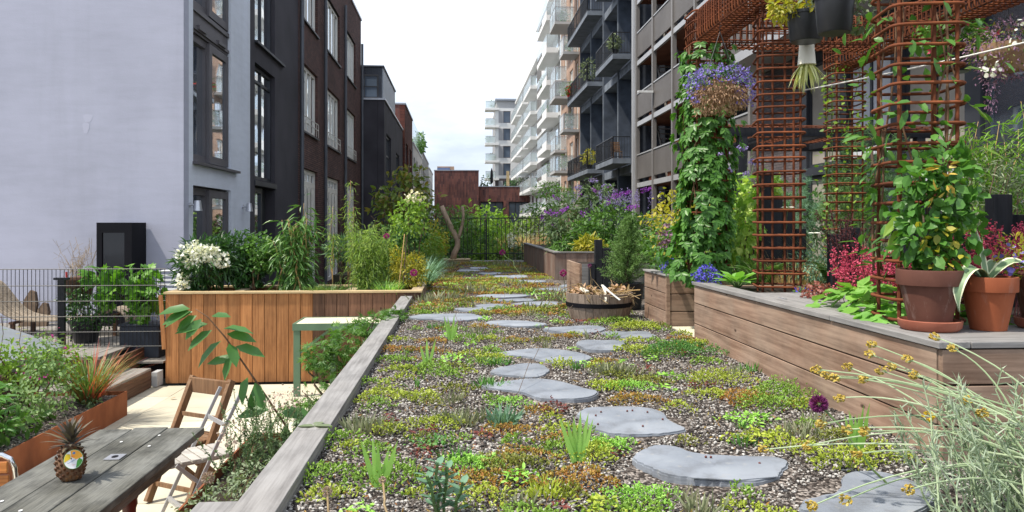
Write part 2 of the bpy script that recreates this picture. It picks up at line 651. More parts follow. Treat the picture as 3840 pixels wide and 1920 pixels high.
def wobble(a, b, k=6, amt=0.05, sag=0.0):
    a, b = np.asarray(a, float), np.asarray(b, float)
    t = np.linspace(0, 1, k)[:, None]
    p = a + (b - a) * t
    j = rng.normal(size=(k, 3)) * amt * np.linalg.norm(b - a)
    j[0] = 0
    p = p + j * np.sin(t * math.pi)
    p[:, 2] -= sag * np.sin(t[:, 0] * math.pi)
    return p

def stems(c, tips, r0, r1, G=None, amt=0.04, k=6, sides=5):
    G = G or Geo()
    for t in tips:
        G.tube(wobble(c, t, k, amt), np.linspace(r0, r1, k), sides)
    return G

def plant(name, label, cat, base, fol, leafmat, stem=None, stemmat='bark', flowers=(), group=None, fname='foliage', sname='stems'):
    t = thing(name, label, cat, base, group)
    if stem is not None:
        part(sname, stem, stemmat, t, smooth=True)
    if fol is not None:
        part(fname, fol, leafmat, t, smooth=False)
    for g, m in flowers:
        part('flowers', g, m, t)
    return t
# ------------------------------------------------------------------ materials
def mat_plaster(name, c):
    """painted render: trowel mottling, faint run marks, grime towards nothing in particular"""
    m, nt, out = new_mat(name)
    n1 = noise(nt, 0.55, 7, 0.62)
    n2 = noise(nt, 1.6, 6, 0.6, stretch=(1.6, 1.6, .12))
    n3 = noise(nt, 7.0, 5, 0.6, stretch=(.25, .25, 1.4))
    nb = noise(nt, 45, 4)
    r1 = ramp(nt, [(0.32, tuple(x * .91 for x in c)), (0.50, c), (0.70, tuple(x * 1.07 for x in c))])
    nt.links.new(n1.outputs['Fac'], r1.inputs['Fac'])
    r2 = ramp(nt, [(0.30, (.94, .94, .935)), (0.50, g3(1.0))])
    nt.links.new(n2.outputs['Fac'], r2.inputs['Fac'])
    r3 = ramp(nt, [(0.30, g3(.95)), (0.60, g3(1.02))])
    nt.links.new(n3.outputs['Fac'], r3.inputs['Fac'])
    col = mixc(nt, 1.0, r1.outputs['Color'], r2.outputs['Color'], 'MULTIPLY')
    col = mixc(nt, 1.0, col, r3.outputs['Color'], 'MULTIPLY')
    finish(nt, out, col, 0.9, 0, 0.2, bump(nt, nb.outputs['Fac'], 0.4, 0.005))
mat_plaster('plaster_side_dimmed', (0.43, 0.437, 0.525))  # same paint as the front wall, darkened to tone down the light on it
mat_plaster('plaster_front_lifted', (0.68, 0.715, 0.80))  # same paint as the side wall, brightened in colour to offset its shade
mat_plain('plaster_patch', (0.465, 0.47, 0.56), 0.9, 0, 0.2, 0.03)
mat_plain('render_black', (0.058, 0.054, 0.064), 0.85, 0, 0.3, 0.25, 0.8, 0.3, 60)
mat_plain('zinc_black', (0.055, 0.062, 0.08), 0.45, 0.3, 0.5, 0.2, 0.8)
mat_plain('zinc_light', (0.30, 0.33, 0.38), 0.45, 0.3, 0.5, 0.1, 0.8)
mat_plain('frame_grey', (0.11, 0.102, 0.112), 0.5, 0, 0.4, 0.12, 1.5)
mat_plain('frame_dark', (0.032, 0.035, 0.044), 0.45, 0, 0.4, 0.2, 1.5)
mat_plain('frame_white', (0.76, 0.73, 0.67), 0.55, 0, 0.4, 0.08, 1.2)
mat_plain('interior_dark', (0.02, 0.022, 0.026), 0.8)
mat_plain('curtain', (0.55, 0.57, 0.62), 0.9, 0, 0.2, 0.12, 2.0)
mat_plain('curtain_beige', (0.34, 0.31, 0.27), 0.9, 0, 0.2, 0.12, 2.0)
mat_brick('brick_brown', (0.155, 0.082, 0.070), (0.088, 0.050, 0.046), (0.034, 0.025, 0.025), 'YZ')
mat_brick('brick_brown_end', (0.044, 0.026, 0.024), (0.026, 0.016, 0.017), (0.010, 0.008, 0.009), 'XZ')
mat_brick('brick_red_end', (0.165, 0.066, 0.054), (0.072, 0.034, 0.035), (0.10, 0.072, 0.068), 'XZ', 0.7, 0.2, tall=True)
mat_brick('brick_red_row', (0.16, 0.05, 0.035), (0.09, 0.03, 0.025), (0.04, 0.025, 0.02), 'YZ')
mat_brick('brick_grey', (0.15, 0.125, 0.125), (0.10, 0.085, 0.09), (0.06, 0.055, 0.06), 'YZ', 0.22, 0.075)
mat_brick('brick_tan', (0.45, 0.29, 0.21), (0.38, 0.24, 0.17), (0.38, 0.3, 0.25), 'YZ')
mat_plain('row_white', (0.62, 0.62, 0.62), 0.85, 0, 0.2, 0.06, 0.4)
mat_plain('row_grey', (0.33, 0.33, 0.34), 0.85, 0, 0.2, 0.08, 0.4)
mat_plain('concrete_white', (0.72, 0.72, 0.71), 0.8, 0, 0.2, 0.06, 0.4)
mat_plain('concrete_soffit', (0.42, 0.42, 0.42), 0.85, 0, 0.2, 0.08, 0.5)
mat_plain('concrete_dark', (0.062, 0.075, 0.10), 0.75, 0, 0.3, 0.35, 1.6, 0.2, 25)
mat_plain('concrete_dark_light', (0.16, 0.18, 0.21), 0.75, 0, 0.3, 0.3, 1.6, 0.2, 25)
mat_plain('metal_taupe', (0.20, 0.185, 0.175), 0.5, 0.1, 0.4, 0.08, 0.8)
mat_plain('steel_pale', (0.42, 0.42, 0.43), 0.45, 0.3, 0.5, 0.08, 1.0)
mat_plain('timber_soffit', (0.17, 0.07, 0.04), 0.7, 0, 0.3, 0.3, 1.5)
mat_plain('black_metal', (0.012, 0.012, 0.014), 0.45, 0.2, 0.5, 0.2, 4)
mat_plain('black_matt', (0.007, 0.007, 0.010), 0.7, 0, 0.15, 0.25, 3)
mat_plain('black_gloss', (0.006, 0.006, 0.008), 0.12, 0, 0.5, 0.1, 3)
mat_plain('black_plastic', (0.016, 0.017, 0.02), 0.4, 0, 0.5, 0.25, 9)
mat_plain('planter_blue_black', (0.030, 0.037, 0.052), 0.55, 0, 0.4, 0.15, 5, 0.3, 40)
mat_plain('pipe_grey', (0.11, 0.12, 0.14), 0.5, 0.3, 0.5, 0.15, 2)
mat_plain('alu', (0.55, 0.56, 0.6), 0.35, 0.7, 0.5, 0.06, 4)
mat_plain('chrome', (0.75, 0.76, 0.78), 0.12, 1.0, 0.5, 0.04, 6)
mat_plain('white_paint', (0.74, 0.74, 0.73), 0.5, 0, 0.4, 0.05, 3)
mat_plain('cream_top', (0.66, 0.62, 0.47), 0.6, 0, 0.3, 0.08, 3)
mat_plain('green_paint', (0.10, 0.17, 0.105), 0.6, 0, 0.3, 0.15, 4)
mat_plain('zinc_sheet', (0.21, 0.23, 0.25), 0.5, 0.15, 0.4, 0.12, 2.5)
mat_plain('zinc_edge', (0.10, 0.11, 0.12), 0.6, 0.1, 0.4, 0.2, 4)
mat_plain('hose_grey', (0.25, 0.28, 0.33), 0.5)
mat_plain('rope', (0.72, 0.70, 0.66), 0.8, 0, 0.2, 0.1, 60)
mat_plain('cream_pot', (0.70, 0.66, 0.55), 0.55, 0, 0.4, 0.08, 6)
mat_plain('red_plastic', (0.45, 0.03, 0.02), 0.4)
mat_plain('soil', (0.030, 0.022, 0.017), 0.95, 0, 0.2, 0.4, 18, 0.8, 60)
mat_plain('bark', (0.12, 0.085, 0.06), 0.85, 0, 0.2, 0.3, 14, 0.6, 60)
mat_plain('bark_pale', (0.40, 0.29, 0.21), 0.85, 0, 0.2, 0.3, 8, 0.6, 40)
mat_plain('stem_green', (0.10, 0.16, 0.05), 0.6, 0, 0.3, 0.3, 20)
mat_plain('stem_brown', (0.16, 0.09, 0.05), 0.7, 0, 0.3, 0.3, 20)
mat_plain('cane', (0.50, 0.33, 0.14), 0.6, 0, 0.3, 0.2, 12)
mat_plain('straw', (0.30, 0.22, 0.12), 0.8, 0, 0.2, 0.3, 30)
mat_plain('dry_red_stem', (0.12, 0.03, 0.03), 0.7, 0, 0.3, 0.3, 20)
mat_plain('garden_ground', (0.06, 0.055, 0.035), 0.95, 0, 0.2, 0.4, 0.6, 0.5, 10)
mat_plain('solar', (0.03, 0.05, 0.12), 0.3, 0, 0.5, 0.1, 1)

mat_wood('wood_warm', (0.235, 0.090, 0.029), (0.45, 0.205, 0.078), 'Z', obj_var=0.28)
mat_wood('wood_warm_dark', (0.105, 0.050, 0.030), (0.22, 0.115, 0.070), 'Z', obj_var=0.5)
mat_wood('wood_rim', (0.36, 0.25, 0.12), (0.56, 0.43, 0.25), 'X', obj_var=0.12, knots=False)
mat_wood('wood_rim_y', (0.30, 0.23, 0.14), (0.48, 0.38, 0.25), 'Y', obj_var=0.12, knots=False)
mat_wood('wood_planter_y', (0.165, 0.093, 0.062), (0.36, 0.238, 0.172), 'Y', (0.32, 0.255, 0.20), 0.55, obj_var=0.16, grain=0.8)
mat_wood('wood_planter_x', (0.165, 0.092, 0.060), (0.35, 0.225, 0.16), 'X', (0.31, 0.25, 0.195), 0.45, obj_var=0.16, grain=0.8)
mat_wood('wood_far_z', (0.13, 0.070, 0.052), (0.27, 0.165, 0.125), 'Z', (0.26, 0.22, 0.19), 0.6, obj_var=0.3)
mat_wood('wood_grey_y', (0.18, 0.172, 0.17), (0.305, 0.297, 0.294), 'Y', (0.265, 0.25, 0.238), 0.5, obj_var=0.14, knots=False, grain=1.2)
mat_wood('wood_grey_x', (0.155, 0.148, 0.145), (0.275, 0.267, 0.263), 'X', (0.24, 0.225, 0.212), 0.5, obj_var=0.14, knots=False, grain=1.2)
mat_wood('deck_wood', (0.17, 0.155, 0.14), (0.31, 0.29, 0.27), 'Y', (0.25, 0.23, 0.2), 0.5, obj_var=0.2, knots=False)
mat_wood('step_wood', (0.07, 0.035, 0.022), (0.15, 0.08, 0.05), 'Y', obj_var=0.2, knots=False)
mat_wood('table_wood', (0.034, 0.034, 0.028), (0.12, 0.118, 0.10), 'Y', (0.20, 0.202, 0.19), 0.8, obj_var=0.22, grain=2.6, stain=0.6)
mat_wood('chair_wood', (0.11, 0.048, 0.018), (0.24, 0.12, 0.052), 'Z', (0.25, 0.20, 0.15), 0.35, obj_var=0.15, knots=False, grain=2.0)
mat_wood('chair_slat_wood', (0.32, 0.30, 0.27), (0.52, 0.49, 0.45), 'X', obj_var=0.15, knots=False, grain=2.0)
mat_wood('orange_wood', (0.30, 0.10, 0.025), (0.50, 0.19, 0.05), 'X', obj_var=0.12, knots=False, rough=0.35, grain=2.0)
mat_wood('barrel_wood', (0.15, 0.105, 0.075), (0.36, 0.27, 0.21), 'Z', (0.22, 0.19, 0.16), 0.6, obj_var=0.25, knots=False, grain=1.6)
mat_wood('black_timber', (0.007, 0.008, 0.011), (0.018, 0.019, 0.025), 'Z', obj_var=0.25, knots=False)
mat_wood('bamboo_slat', (0.22, 0.17, 0.12), (0.42, 0.35, 0.27), 'Y', obj_var=0.2, knots=False)
mat_plain('leg_red', (0.10, 0.018, 0.013), 0.4, 0, 0.5, 0.2, 8)

def mat_slate():
    m, nt, out = new_mat('slate')
    oi = N(nt, 'ShaderNodeObjectInfo')
    n1 = noise(nt, 2.6, 6)
    n2 = noise(nt, 22, 5)
    r1 = ramp(nt, [(0.3, (0.165, 0.185, 0.222)), (0.7, (0.275, 0.298, 0.338))])
    nt.links.new(n1.outputs['Fac'], r1.inputs['Fac'])
    rv = ramp(nt, [(0, g3(0.85)), (1, g3(1.12))])
    nt.links.new(oi.outputs['Random'], rv.inputs['Fac'])
    col = mixc(nt, 1.0, r1.outputs['Color'], rv.outputs['Color'], 'MULTIPLY')
    n5 = noise(nt, 7, 6, 0.65)
    r5 = ramp(nt, [(0.34, (.74, .72, .70)), (0.5, g3(1.0)), (0.72, (1.10, 1.10, 1.08))])
    nt.links.new(n5.outputs['Fac'], r5.inputs['Fac'])
    col = mixc(nt, 1.0, col, r5.outputs['Color'], 'MULTIPLY')
    r3 = ramp(nt, [(0.62, g3(0)), (0.72, g3(0.45))])
    nt.links.new(n2.outputs['Fac'], r3.inputs['Fac'])
    col = mixc(nt, r3.outputs['Color'], col, (0.34, 0.33, 0.31))
    nb = noise(nt, 5, 6, 0.6, stretch=(1, 1, 8))
    finish(nt, out, col, 0.55, 0, 0.45, bump(nt, nb.outputs['Fac'], 0.35, 0.01))
mat_slate()

def mat_gravel():
    """base layer under the loose pebbles: pale and dark lava chips"""
    m, nt, out = new_mat('gravel_bed')
    tc = N(nt, 'ShaderNodeTexCoord')
    vo = N(nt, 'ShaderNodeTexVoronoi')
    vo.inputs['Scale'].default_value = 75.0
    nt.links.new(tc.outputs['Object'], vo.inputs['Vector'])
    sp = N(nt, 'ShaderNodeSeparateColor')
    nt.links.new(vo.outputs['Color'], sp.inputs[0])
    r1 = ramp(nt, [(0.0, (0.026, 0.022, 0.020)), (0.45, (0.075, 0.062, 0.055)), (0.66, (0.20, 0.18, 0.165)), (1.0, (0.46, 0.43, 0.40))])
    nt.links.new(sp.outputs[0], r1.inputs['Fac'])
    n1 = noise(nt, 1.4, 4)
    r2 = ramp(nt, [(0.35, (0.55, 0.50, 0.47)), (0.65, (1.05, 1.0, 0.97))])
    nt.links.new(n1.outputs['Fac'], r2.inputs['Fac'])
    col = mixc(nt, 1.0, r1.outputs['Color'], r2.outputs['Color'], 'MULTIPLY')
    inv = N(nt, 'ShaderNodeMath', operation='SUBTRACT')
    inv.inputs[0].default_value = 1.0
    nt.links.new(vo.outputs['Distance'], inv.inputs[1])
    finish(nt, out, col, 0.9, 0, 0.2, bump(nt, inv.outputs[0], 1.0, 0.012))
mat_gravel()

def mat_pebble():
    m, nt, out = new_mat('pebble')
    ge = N(nt, 'ShaderNodeNewGeometry')
    r1 = ramp(nt, [(0.0, (0.022, 0.019, 0.018)), (0.36, (0.055, 0.046, 0.042)), (0.54, (0.13, 0.115, 0.105)), (0.70, (0.27, 0.25, 0.23)), (1.0, (0.55, 0.53, 0.50))])
    nt.links.new(ge.outputs['Random Per Island'], r1.inputs['Fac'])
    finish(nt, out, r1.outputs['Color'], 0.85, 0, 0.25)
mat_pebble()

def mat_patio():
    m, nt, out = new_mat('patio_stone')
    oi = N(nt, 'ShaderNodeObjectInfo')
    n1 = noise(nt, 1.3, 6)
    n2 = noise(nt, 30, 4)
    r1 = ramp(nt, [(0.3, (0.50, 0.455, 0.345)), (0.7, (0.63, 0.59, 0.475))])
    nt.links.new(n1.outputs['Fac'], r1.inputs['Fac'])
    rv = ramp(nt, [(0, g3(0.90)), (1, g3(1.06))])
    nt.links.new(oi.outputs['Random'], rv.inputs['Fac'])
    col = mixc(nt, 1.0, r1.outputs['Color'], rv.outputs['Color'], 'MULTIPLY')
    finish(nt, out, col, 0.8, 0, 0.25, bump(nt, n2.outputs['Fac'], 0.15, 0.004))
mat_patio()

def mat_rust(name, c1, c2, c3, sc=6.0, streak=None):
    m, nt, out = new_mat(name)
    n1 = noise(nt, sc, 7, 0.6, stretch=streak)
    n2 = noise(nt, sc * 9, 4)
    r1 = ramp(nt, [(0.28, c1), (0.5, c2), (0.75, c3)])
    nt.links.new(n1.outputs['Fac'], r1.inputs['Fac'])
    oi = N(nt, 'ShaderNodeObjectInfo')
    ro = ramp(nt, [(0, g3(.62)), (1, g3(1.3))])
    nt.links.new(oi.outputs['Random'], ro.inputs['Fac'])
    finish(nt, out, mixc(nt, 1.0, r1.outputs['Color'], ro.outputs['Color'], 'MULTIPLY'), 0.85, 0.0, 0.25, bump(nt, n2.outputs['Fac'], 0.4, 0.003))
mat_rust('corten', (0.13, 0.040, 0.018), (0.21, 0.068, 0.028), (0.29, 0.105, 0.045), 3.0, (1, 1, .5))
mat_rust('rebar', (0.050, 0.016, 0.009), (0.135, 0.040, 0.017), (0.25, 0.080, 0.030), 3.0)

def mat_terracotta(name, c1, c2, bloom):
    m, nt, out = new_mat(name)
    n1 = noise(nt, 5, 6, 0.6, stretch=(1, 1, .6))
    n2 = noise(nt, 60, 3)
    r1 = ramp(nt, [(0.3, c1), (0.65, c2)])
    nt.links.new(n1.outputs['Fac'], r1.inputs['Fac'])
    n3 = noise(nt, 9, 6, 0.7, stretch=(2.5, 2.5, .5))
    r3 = ramp(nt, [(0.56, g3(0)), (0.72, g3(bloom))])
    nt.links.new(n3.outputs['Fac'], r3.inputs['Fac'])
    col = mixc(nt, r3.outputs['Color'], r1.outputs['Color'], (0.40, 0.33, 0.29))
    finish(nt, out, col, 0.75, 0, 0.3, bump(nt, n2.outputs['Fac'], 0.15, 0.003))
mat_terracotta('terracotta_old', (0.085, 0.032, 0.022), (0.145, 0.058, 0.040), 0.4)
mat_terracotta('terracotta', (0.235, 0.060, 0.023), (0.32, 0.092, 0.037), 0.16)
mat_terracotta('terracotta_saucer', (0.25, 0.075, 0.045), (0.33, 0.115, 0.07), 0.2)

def mat_corrugated():
    m, nt, out = new_mat('panel_taupe')
    tc = N(nt, 'ShaderNodeTexCoord')
    wv = N(nt, 'ShaderNodeTexWave', bands_direction='Y')
    wv.inputs['Scale'].default_value = 3.4
    nt.links.new(tc.outputs['Object'], wv.inputs['Vector'])
    n1 = noise(nt, 0.6, 4)
    r1 = ramp(nt, [(0.3, (0.115, 0.102, 0.095)), (0.7, (0.16, 0.145, 0.135))])
    nt.links.new(n1.outputs['Fac'], r1.inputs['Fac'])
    finish(nt, out, r1.outputs['Color'], 0.55, 0.1, 0.4, bump(nt, wv.outputs['Fac'], 0.8, 0.03))
mat_corrugated()

mat_glass('pane', (0.05, 0.06, 0.07), 0.62)
mat_glass('pane_blue', (0.09, 0.12, 0.16), 0.55)
mat_glass('pane_far', (0.11, 0.15, 0.21), 0.45)
mat_clear('balustrade_glass', (0.88, 0.94, 0.95), 0.42)
mat_clear('balustrade_milk', (0.90, 0.95, 0.97), 0.30)

# leaves
mat_leaf('lf_mid', [(0.030, 0.075, 0.014), (0.055, 0.125, 0.022), (0.095, 0.19, 0.035)])
mat_leaf('lf_dark', [(0.014, 0.042, 0.012), (0.026, 0.072, 0.018), (0.05, 0.115, 0.03)], rough=0.35)
mat_leaf('lf_vine', [(0.028, 0.085, 0.016), (0.055, 0.145, 0.026), (0.09, 0.20, 0.04)], rough=0.4)
mat_leaf('lf_grape', [(0.045, 0.12, 0.016), (0.08, 0.19, 0.026), (0.14, 0.27, 0.045)], transl=0.35)
mat_leaf('lf_lime', [(0.08, 0.15, 0.018), (0.13, 0.22, 0.030), (0.21, 0.30, 0.055)], transl=0.33)
mat_leaf('lf_bright', [(0.08, 0.17, 0.02), (0.14, 0.26, 0.035), (0.22, 0.34, 0.06)], transl=0.35)
mat_leaf('lf_bamboo', [(0.08, 0.15, 0.025), (0.14, 0.22, 0.04), (0.27, 0.32, 0.09)], transl=0.3)
mat_leaf('lf_fargesia', [(0.035, 0.09, 0.022), (0.06, 0.14, 0.03), (0.14, 0.22, 0.08)], transl=0.25, rough=0.35)
mat_leaf('lf_yellowing', [(0.10, 0.14, 0.02), (0.26, 0.24, 0.03), (0.42, 0.34, 0.05)], transl=0.35)
mat_leaf('lf_autumn', [(0.06, 0.10, 0.02), (0.10, 0.14, 0.025), (0.20, 0.11, 0.03)], transl=0.3)
mat_leaf('lf_bronze', [(0.035, 0.02, 0.014), (0.085, 0.04, 0.022), (0.13, 0.07, 0.03)], transl=0.2)
mat_leaf('lf_plum', [(0.020, 0.007, 0.010), (0.045, 0.014, 0.018), (0.075, 0.025, 0.025)], transl=0.2)
mat_leaf('lf_heuchera_red', [(0.10, 0.02, 0.018), (0.20, 0.065, 0.055), (0.26, 0.13, 0.11)], transl=0.2)
mat_leaf('lf_silver', [(0.14, 0.19, 0.14), (0.21, 0.26, 0.20), (0.33, 0.37, 0.32)], transl=0.15, rough=0.8)
mat_leaf('lf_silver_green', [(0.17, 0.24, 0.14), (0.26, 0.33, 0.21), (0.38, 0.44, 0.33)], transl=0.15, rough=0.8)
mat_leaf('lf_greygreen', [(0.09, 0.125, 0.08), (0.15, 0.19, 0.12), (0.22, 0.26, 0.18)], transl=0.2, rough=0.7)
mat_leaf('lf_herb', [(0.040, 0.072, 0.032), (0.065, 0.105, 0.045), (0.10, 0.15, 0.07)], transl=0.22, rough=0.6)
mat_leaf('lf_salvia', [(0.06, 0.11, 0.035), (0.10, 0.17, 0.06), (0.18, 0.25, 0.11)], transl=0.25, rough=0.6)
mat_leaf('lf_olive', [(0.06, 0.085, 0.045), (0.11, 0.14, 0.08), (0.20, 0.23, 0.16)], transl=0.2, rough=0.5)
mat_leaf('lf_fir', [(0.055, 0.11, 0.03), (0.09, 0.165, 0.045), (0.14, 0.23, 0.07)], transl=0.15, rough=0.6)
mat_leaf('lf_pine', [(0.028, 0.07, 0.03), (0.05, 0.11, 0.045), (0.09, 0.16, 0.06)], transl=0.15, rough=0.6)
mat_leaf('lf_hosta', [(0.10, 0.24, 0.045), (0.15, 0.32, 0.07), (0.22, 0.40, 0.11)], transl=0.3, rough=0.4)
mat_leaf('lf_heuchera', [(0.08, 0.20, 0.03), (0.13, 0.27, 0.05), (0.24, 0.38, 0.09)], transl=0.3, rough=0.5)
mat_leaf('lf_varieg', [(0.08, 0.18, 0.025), (0.20, 0.32, 0.06), (0.48, 0.52, 0.18)], transl=0.3)
mat_leaf('lf_grass', [(0.06, 0.11, 0.03), (0.10, 0.17, 0.05), (0.16, 0.23, 0.08)], transl=0.25)
mat_leaf('lf_bluegrass', [(0.07, 0.14, 0.10), (0.11, 0.20, 0.14), (0.16, 0.26, 0.19)], transl=0.2, rough=0.6)
mat_leaf('lf_tan_grass', [(0.30, 0.20, 0.09), (0.45, 0.32, 0.16), (0.58, 0.44, 0.25)], transl=0.3, rough=0.8)
mat_leaf('lf_pink_grass', [(0.24, 0.15, 0.11), (0.34, 0.22, 0.16), (0.42, 0.30, 0.22)], transl=0.3, rough=0.8)
mat_leaf('lf_red_grass', [(0.10, 0.18, 0.03), (0.28, 0.07, 0.05), (0.38, 0.05, 0.06)], transl=0.3)
mat_leaf('lf_iris', [(0.13, 0.26, 0.06), (0.20, 0.36, 0.09), (0.28, 0.42, 0.12)], transl=0.3, rough=0.45)
mat_leaf('lf_agave', [(0.11, 0.17, 0.10), (0.16, 0.23, 0.13)], transl=0.05, rough=0.45)
mat_leaf('lf_agave_edge', [(0.55, 0.56, 0.36), (0.66, 0.65, 0.45)], transl=0.05, rough=0.5)
mat_leaf('lf_magnolia', [(0.025, 0.075, 0.020), (0.04, 0.11, 0.028), (0.065, 0.16, 0.038)], transl=0.3, rough=0.38)
mat_leaf('lf_dead', [(0.17, 0.105, 0.07), (0.30, 0.19, 0.13), (0.46, 0.32, 0.23)], transl=0.2, rough=0.9)
mat_leaf('lf_spider', [(0.16, 0.24, 0.07), (0.42, 0.42, 0.22), (0.60, 0.55, 0.34)], transl=0.25)
# ground cover
mat_leaf('sd_green', [(0.10, 0.19, 0.025), (0.17, 0.29, 0.04), (0.25, 0.38, 0.06)], transl=0.2)
mat_leaf('sd_yellow', [(0.20, 0.26, 0.03), (0.30, 0.36, 0.045), (0.40, 0.45, 0.07)], transl=0.2)
mat_leaf('sd_lime', [(0.17, 0.36, 0.045), (0.24, 0.46, 0.07), (0.32, 0.54, 0.12)], transl=0.2)
mat_leaf('sd_olive', [(0.10, 0.13, 0.025), (0.17, 0.19, 0.035), (0.25, 0.24, 0.05)], transl=0.2)
mat_leaf('sd_rust', [(0.22, 0.24, 0.035), (0.32, 0.20, 0.04), (0.32, 0.11, 0.045)], transl=0.2)
mat_leaf('sd_red', [(0.06, 0.012, 0.012), (0.12, 0.024, 0.020), (0.20, 0.045, 0.035)], transl=0.2)
mat_leaf('sd_grey', [(0.13, 0.155, 0.095), (0.19, 0.21, 0.13), (0.23, 0.20, 0.15)], transl=0.15)
mat_leaf('sd_deep', [(0.045, 0.13, 0.025), (0.075, 0.20, 0.04), (0.12, 0.27, 0.06)], transl=0.2)
# flowers
mat_leaf('fl_white', [(0.72, 0.71, 0.64), (0.82, 0.82, 0.78)], transl=0.2, rough=0.7)
mat_leaf('fl_cream', [(0.66, 0.60, 0.40), (0.80, 0.76, 0.60)], transl=0.2, rough=0.7)
mat_leaf('fl_violet', [(0.16, 0.12, 0.34), (0.26, 0.20, 0.46), (0.36, 0.30, 0.56)], transl=0.2, rough=0.8)
mat_leaf('fl_purple', [(0.17, 0.03, 0.32), (0.28, 0.055, 0.46), (0.38, 0.10, 0.52)], transl=0.2, rough=0.8)
mat_leaf('fl_allium', [(0.10, 0.012, 0.09), (0.20, 0.03, 0.15), (0.30, 0.07, 0.22)], transl=0.2, rough=0.8)
mat_leaf('fl_blue', [(0.06, 0.05, 0.42), (0.10, 0.08, 0.60), (0.20, 0.17, 0.70)], transl=0.2, rough=0.7)
mat_leaf('fl_lobelia', [(0.12, 0.09, 0.42), (0.22, 0.17, 0.58), (0.34, 0.28, 0.68)], transl=0.2, rough=0.7)
mat_leaf('fl_pink', [(0.36, 0.030, 0.075), (0.55, 0.06, 0.13), (0.66, 0.14, 0.20)], transl=0.2, rough=0.6)
mat_leaf('fl_magenta', [(0.30, 0.02, 0.17), (0.42, 0.05, 0.25)], transl=0.2, rough=0.6)
mat_leaf('fl_mauve', [(0.22, 0.11, 0.20), (0.30, 0.17, 0.27), (0.16, 0.09, 0.12)], transl=0.2, rough=0.7)
mat_leaf('fl_yellow', [(0.62, 0.42, 0.02), (0.75, 0.55, 0.04)], transl=0.15, rough=0.7)
mat_leaf('fl_mustard', [(0.32, 0.22, 0.035), (0.46, 0.32, 0.05), (0.50, 0.44, 0.16)], transl=0.1, rough=0.8)
mat_leaf('fl_dry', [(0.34, 0.24, 0.20), (0.46, 0.36, 0.30)], transl=0.15, rough=0.8)
mat_leaf('fl_red', [(0.45, 0.02, 0.02), (0.55, 0.05, 0.03)], transl=0.15, rough=0.7)
# ================================================================== the roof garden ground
PATIO = -1.05
DECK = -0.60
g = Geo()
g.add([(-600, -60, -4.2), (600, -60, -4.2), (600, 1500, -4.2), (-600, 1500, -4.2)], [(0, 1, 2, 3)])
structure('ground', g, 'garden_ground')

# gravel roof with its edge wall down to the patio
g = Geo()
nx, ny = 60, 150
xs = np.linspace(-0.62, 12.0, nx)
ys = np.linspace(0.6, 20.4, ny)
XX, YY = np.meshgrid(xs, ys)
ZZ = 0.012 * np.sin(XX * 2.3 + 1) * np.sin(YY * 1.7) + 0.008 * np.sin(XX * 5.1) * np.cos(YY * 4.3)
idx = np.arange(nx * ny).reshape(ny, nx)
F = np.stack([idx[:-1, :-1], idx[:-1, 1:], idx[1:, 1:], idx[1:, :-1]], -1).reshape(-1, 4)
g.add_arr(np.stack([XX, YY, ZZ], -1).reshape(-1, 3), F)
structure('gravel_roof', g, 'gravel_bed', smooth=True)
g = Geo()
g.box(-0.70, -0.62, 0.6, 10.1, -4.1, -0.03)
g.box(-0.62, 12.0, 0.62, 20.3, -4.1, -0.05)
structure('roof_slab', g, 'concrete_soffit')

# garden level beyond the railing
g = Geo()
g.box(-3.3, 8.2, 20.45, 99, -1.2, -0.35)
structure('far_garden_bed', g, 'garden_ground')

# patio slabs
base = Geo()
base.box(-9.5, -0.71, 1.0, 10.05, PATIO - 0.3, PATIO - 0.012)
patio = structure('patio', base, 'concrete_soffit')
row = 0
y = 2.2
while y < 10.0:
    x = -0.72
    while x > -5.4:
        w, d = 0.9, 0.6
        x0, x1 = x - w + 0.006, x
        y1 = min(y + d - 0.006, 10.04)
        if x1 - x0 > .1 and y1 - y > .1:
            s = Geo().box(x0, x1, y, y1, PATIO - 0.03, PATIO + random.uniform(-.0015, .0015))
            part('slab', s, 'patio_stone', patio)
        x -= w
    y += 0.6
    row += 1

# ---- edging boards along the roof
ed = thing('roof_edging', 'long grey weathered timber edging boards along the gravel roof', 'edging', (-0.665, 1.2, 0.0))
for (y0, y1, w0) in ((1.2, 3.55, 0), (3.556, 6.9, 0), (6.906, 10.06, 0)):
    b = Geo().box(-0.745, -0.595, y0, y1, 0.022, 0.062)
    part('board', b, 'wood_grey_y', ed, bevel=0.003)
b = Geo().box(-0.612, -0.596, 1.2, 10.06, -0.05, 0.020)
part('skirting_board', b, 'wood_grey_y', ed)
b = Geo().box(-0.92, -0.755, 1.2, 2.80, -0.03, 0.012)
part('board', b, 'wood_grey_y', ed, bevel=0.003)
# wall under the edge, seen from the patio
g = Geo().box(-0.745, -0.705, 1.0, 10.05, PATIO, 0.0)
structure('retaining_wall', g, 'wood_far_z')

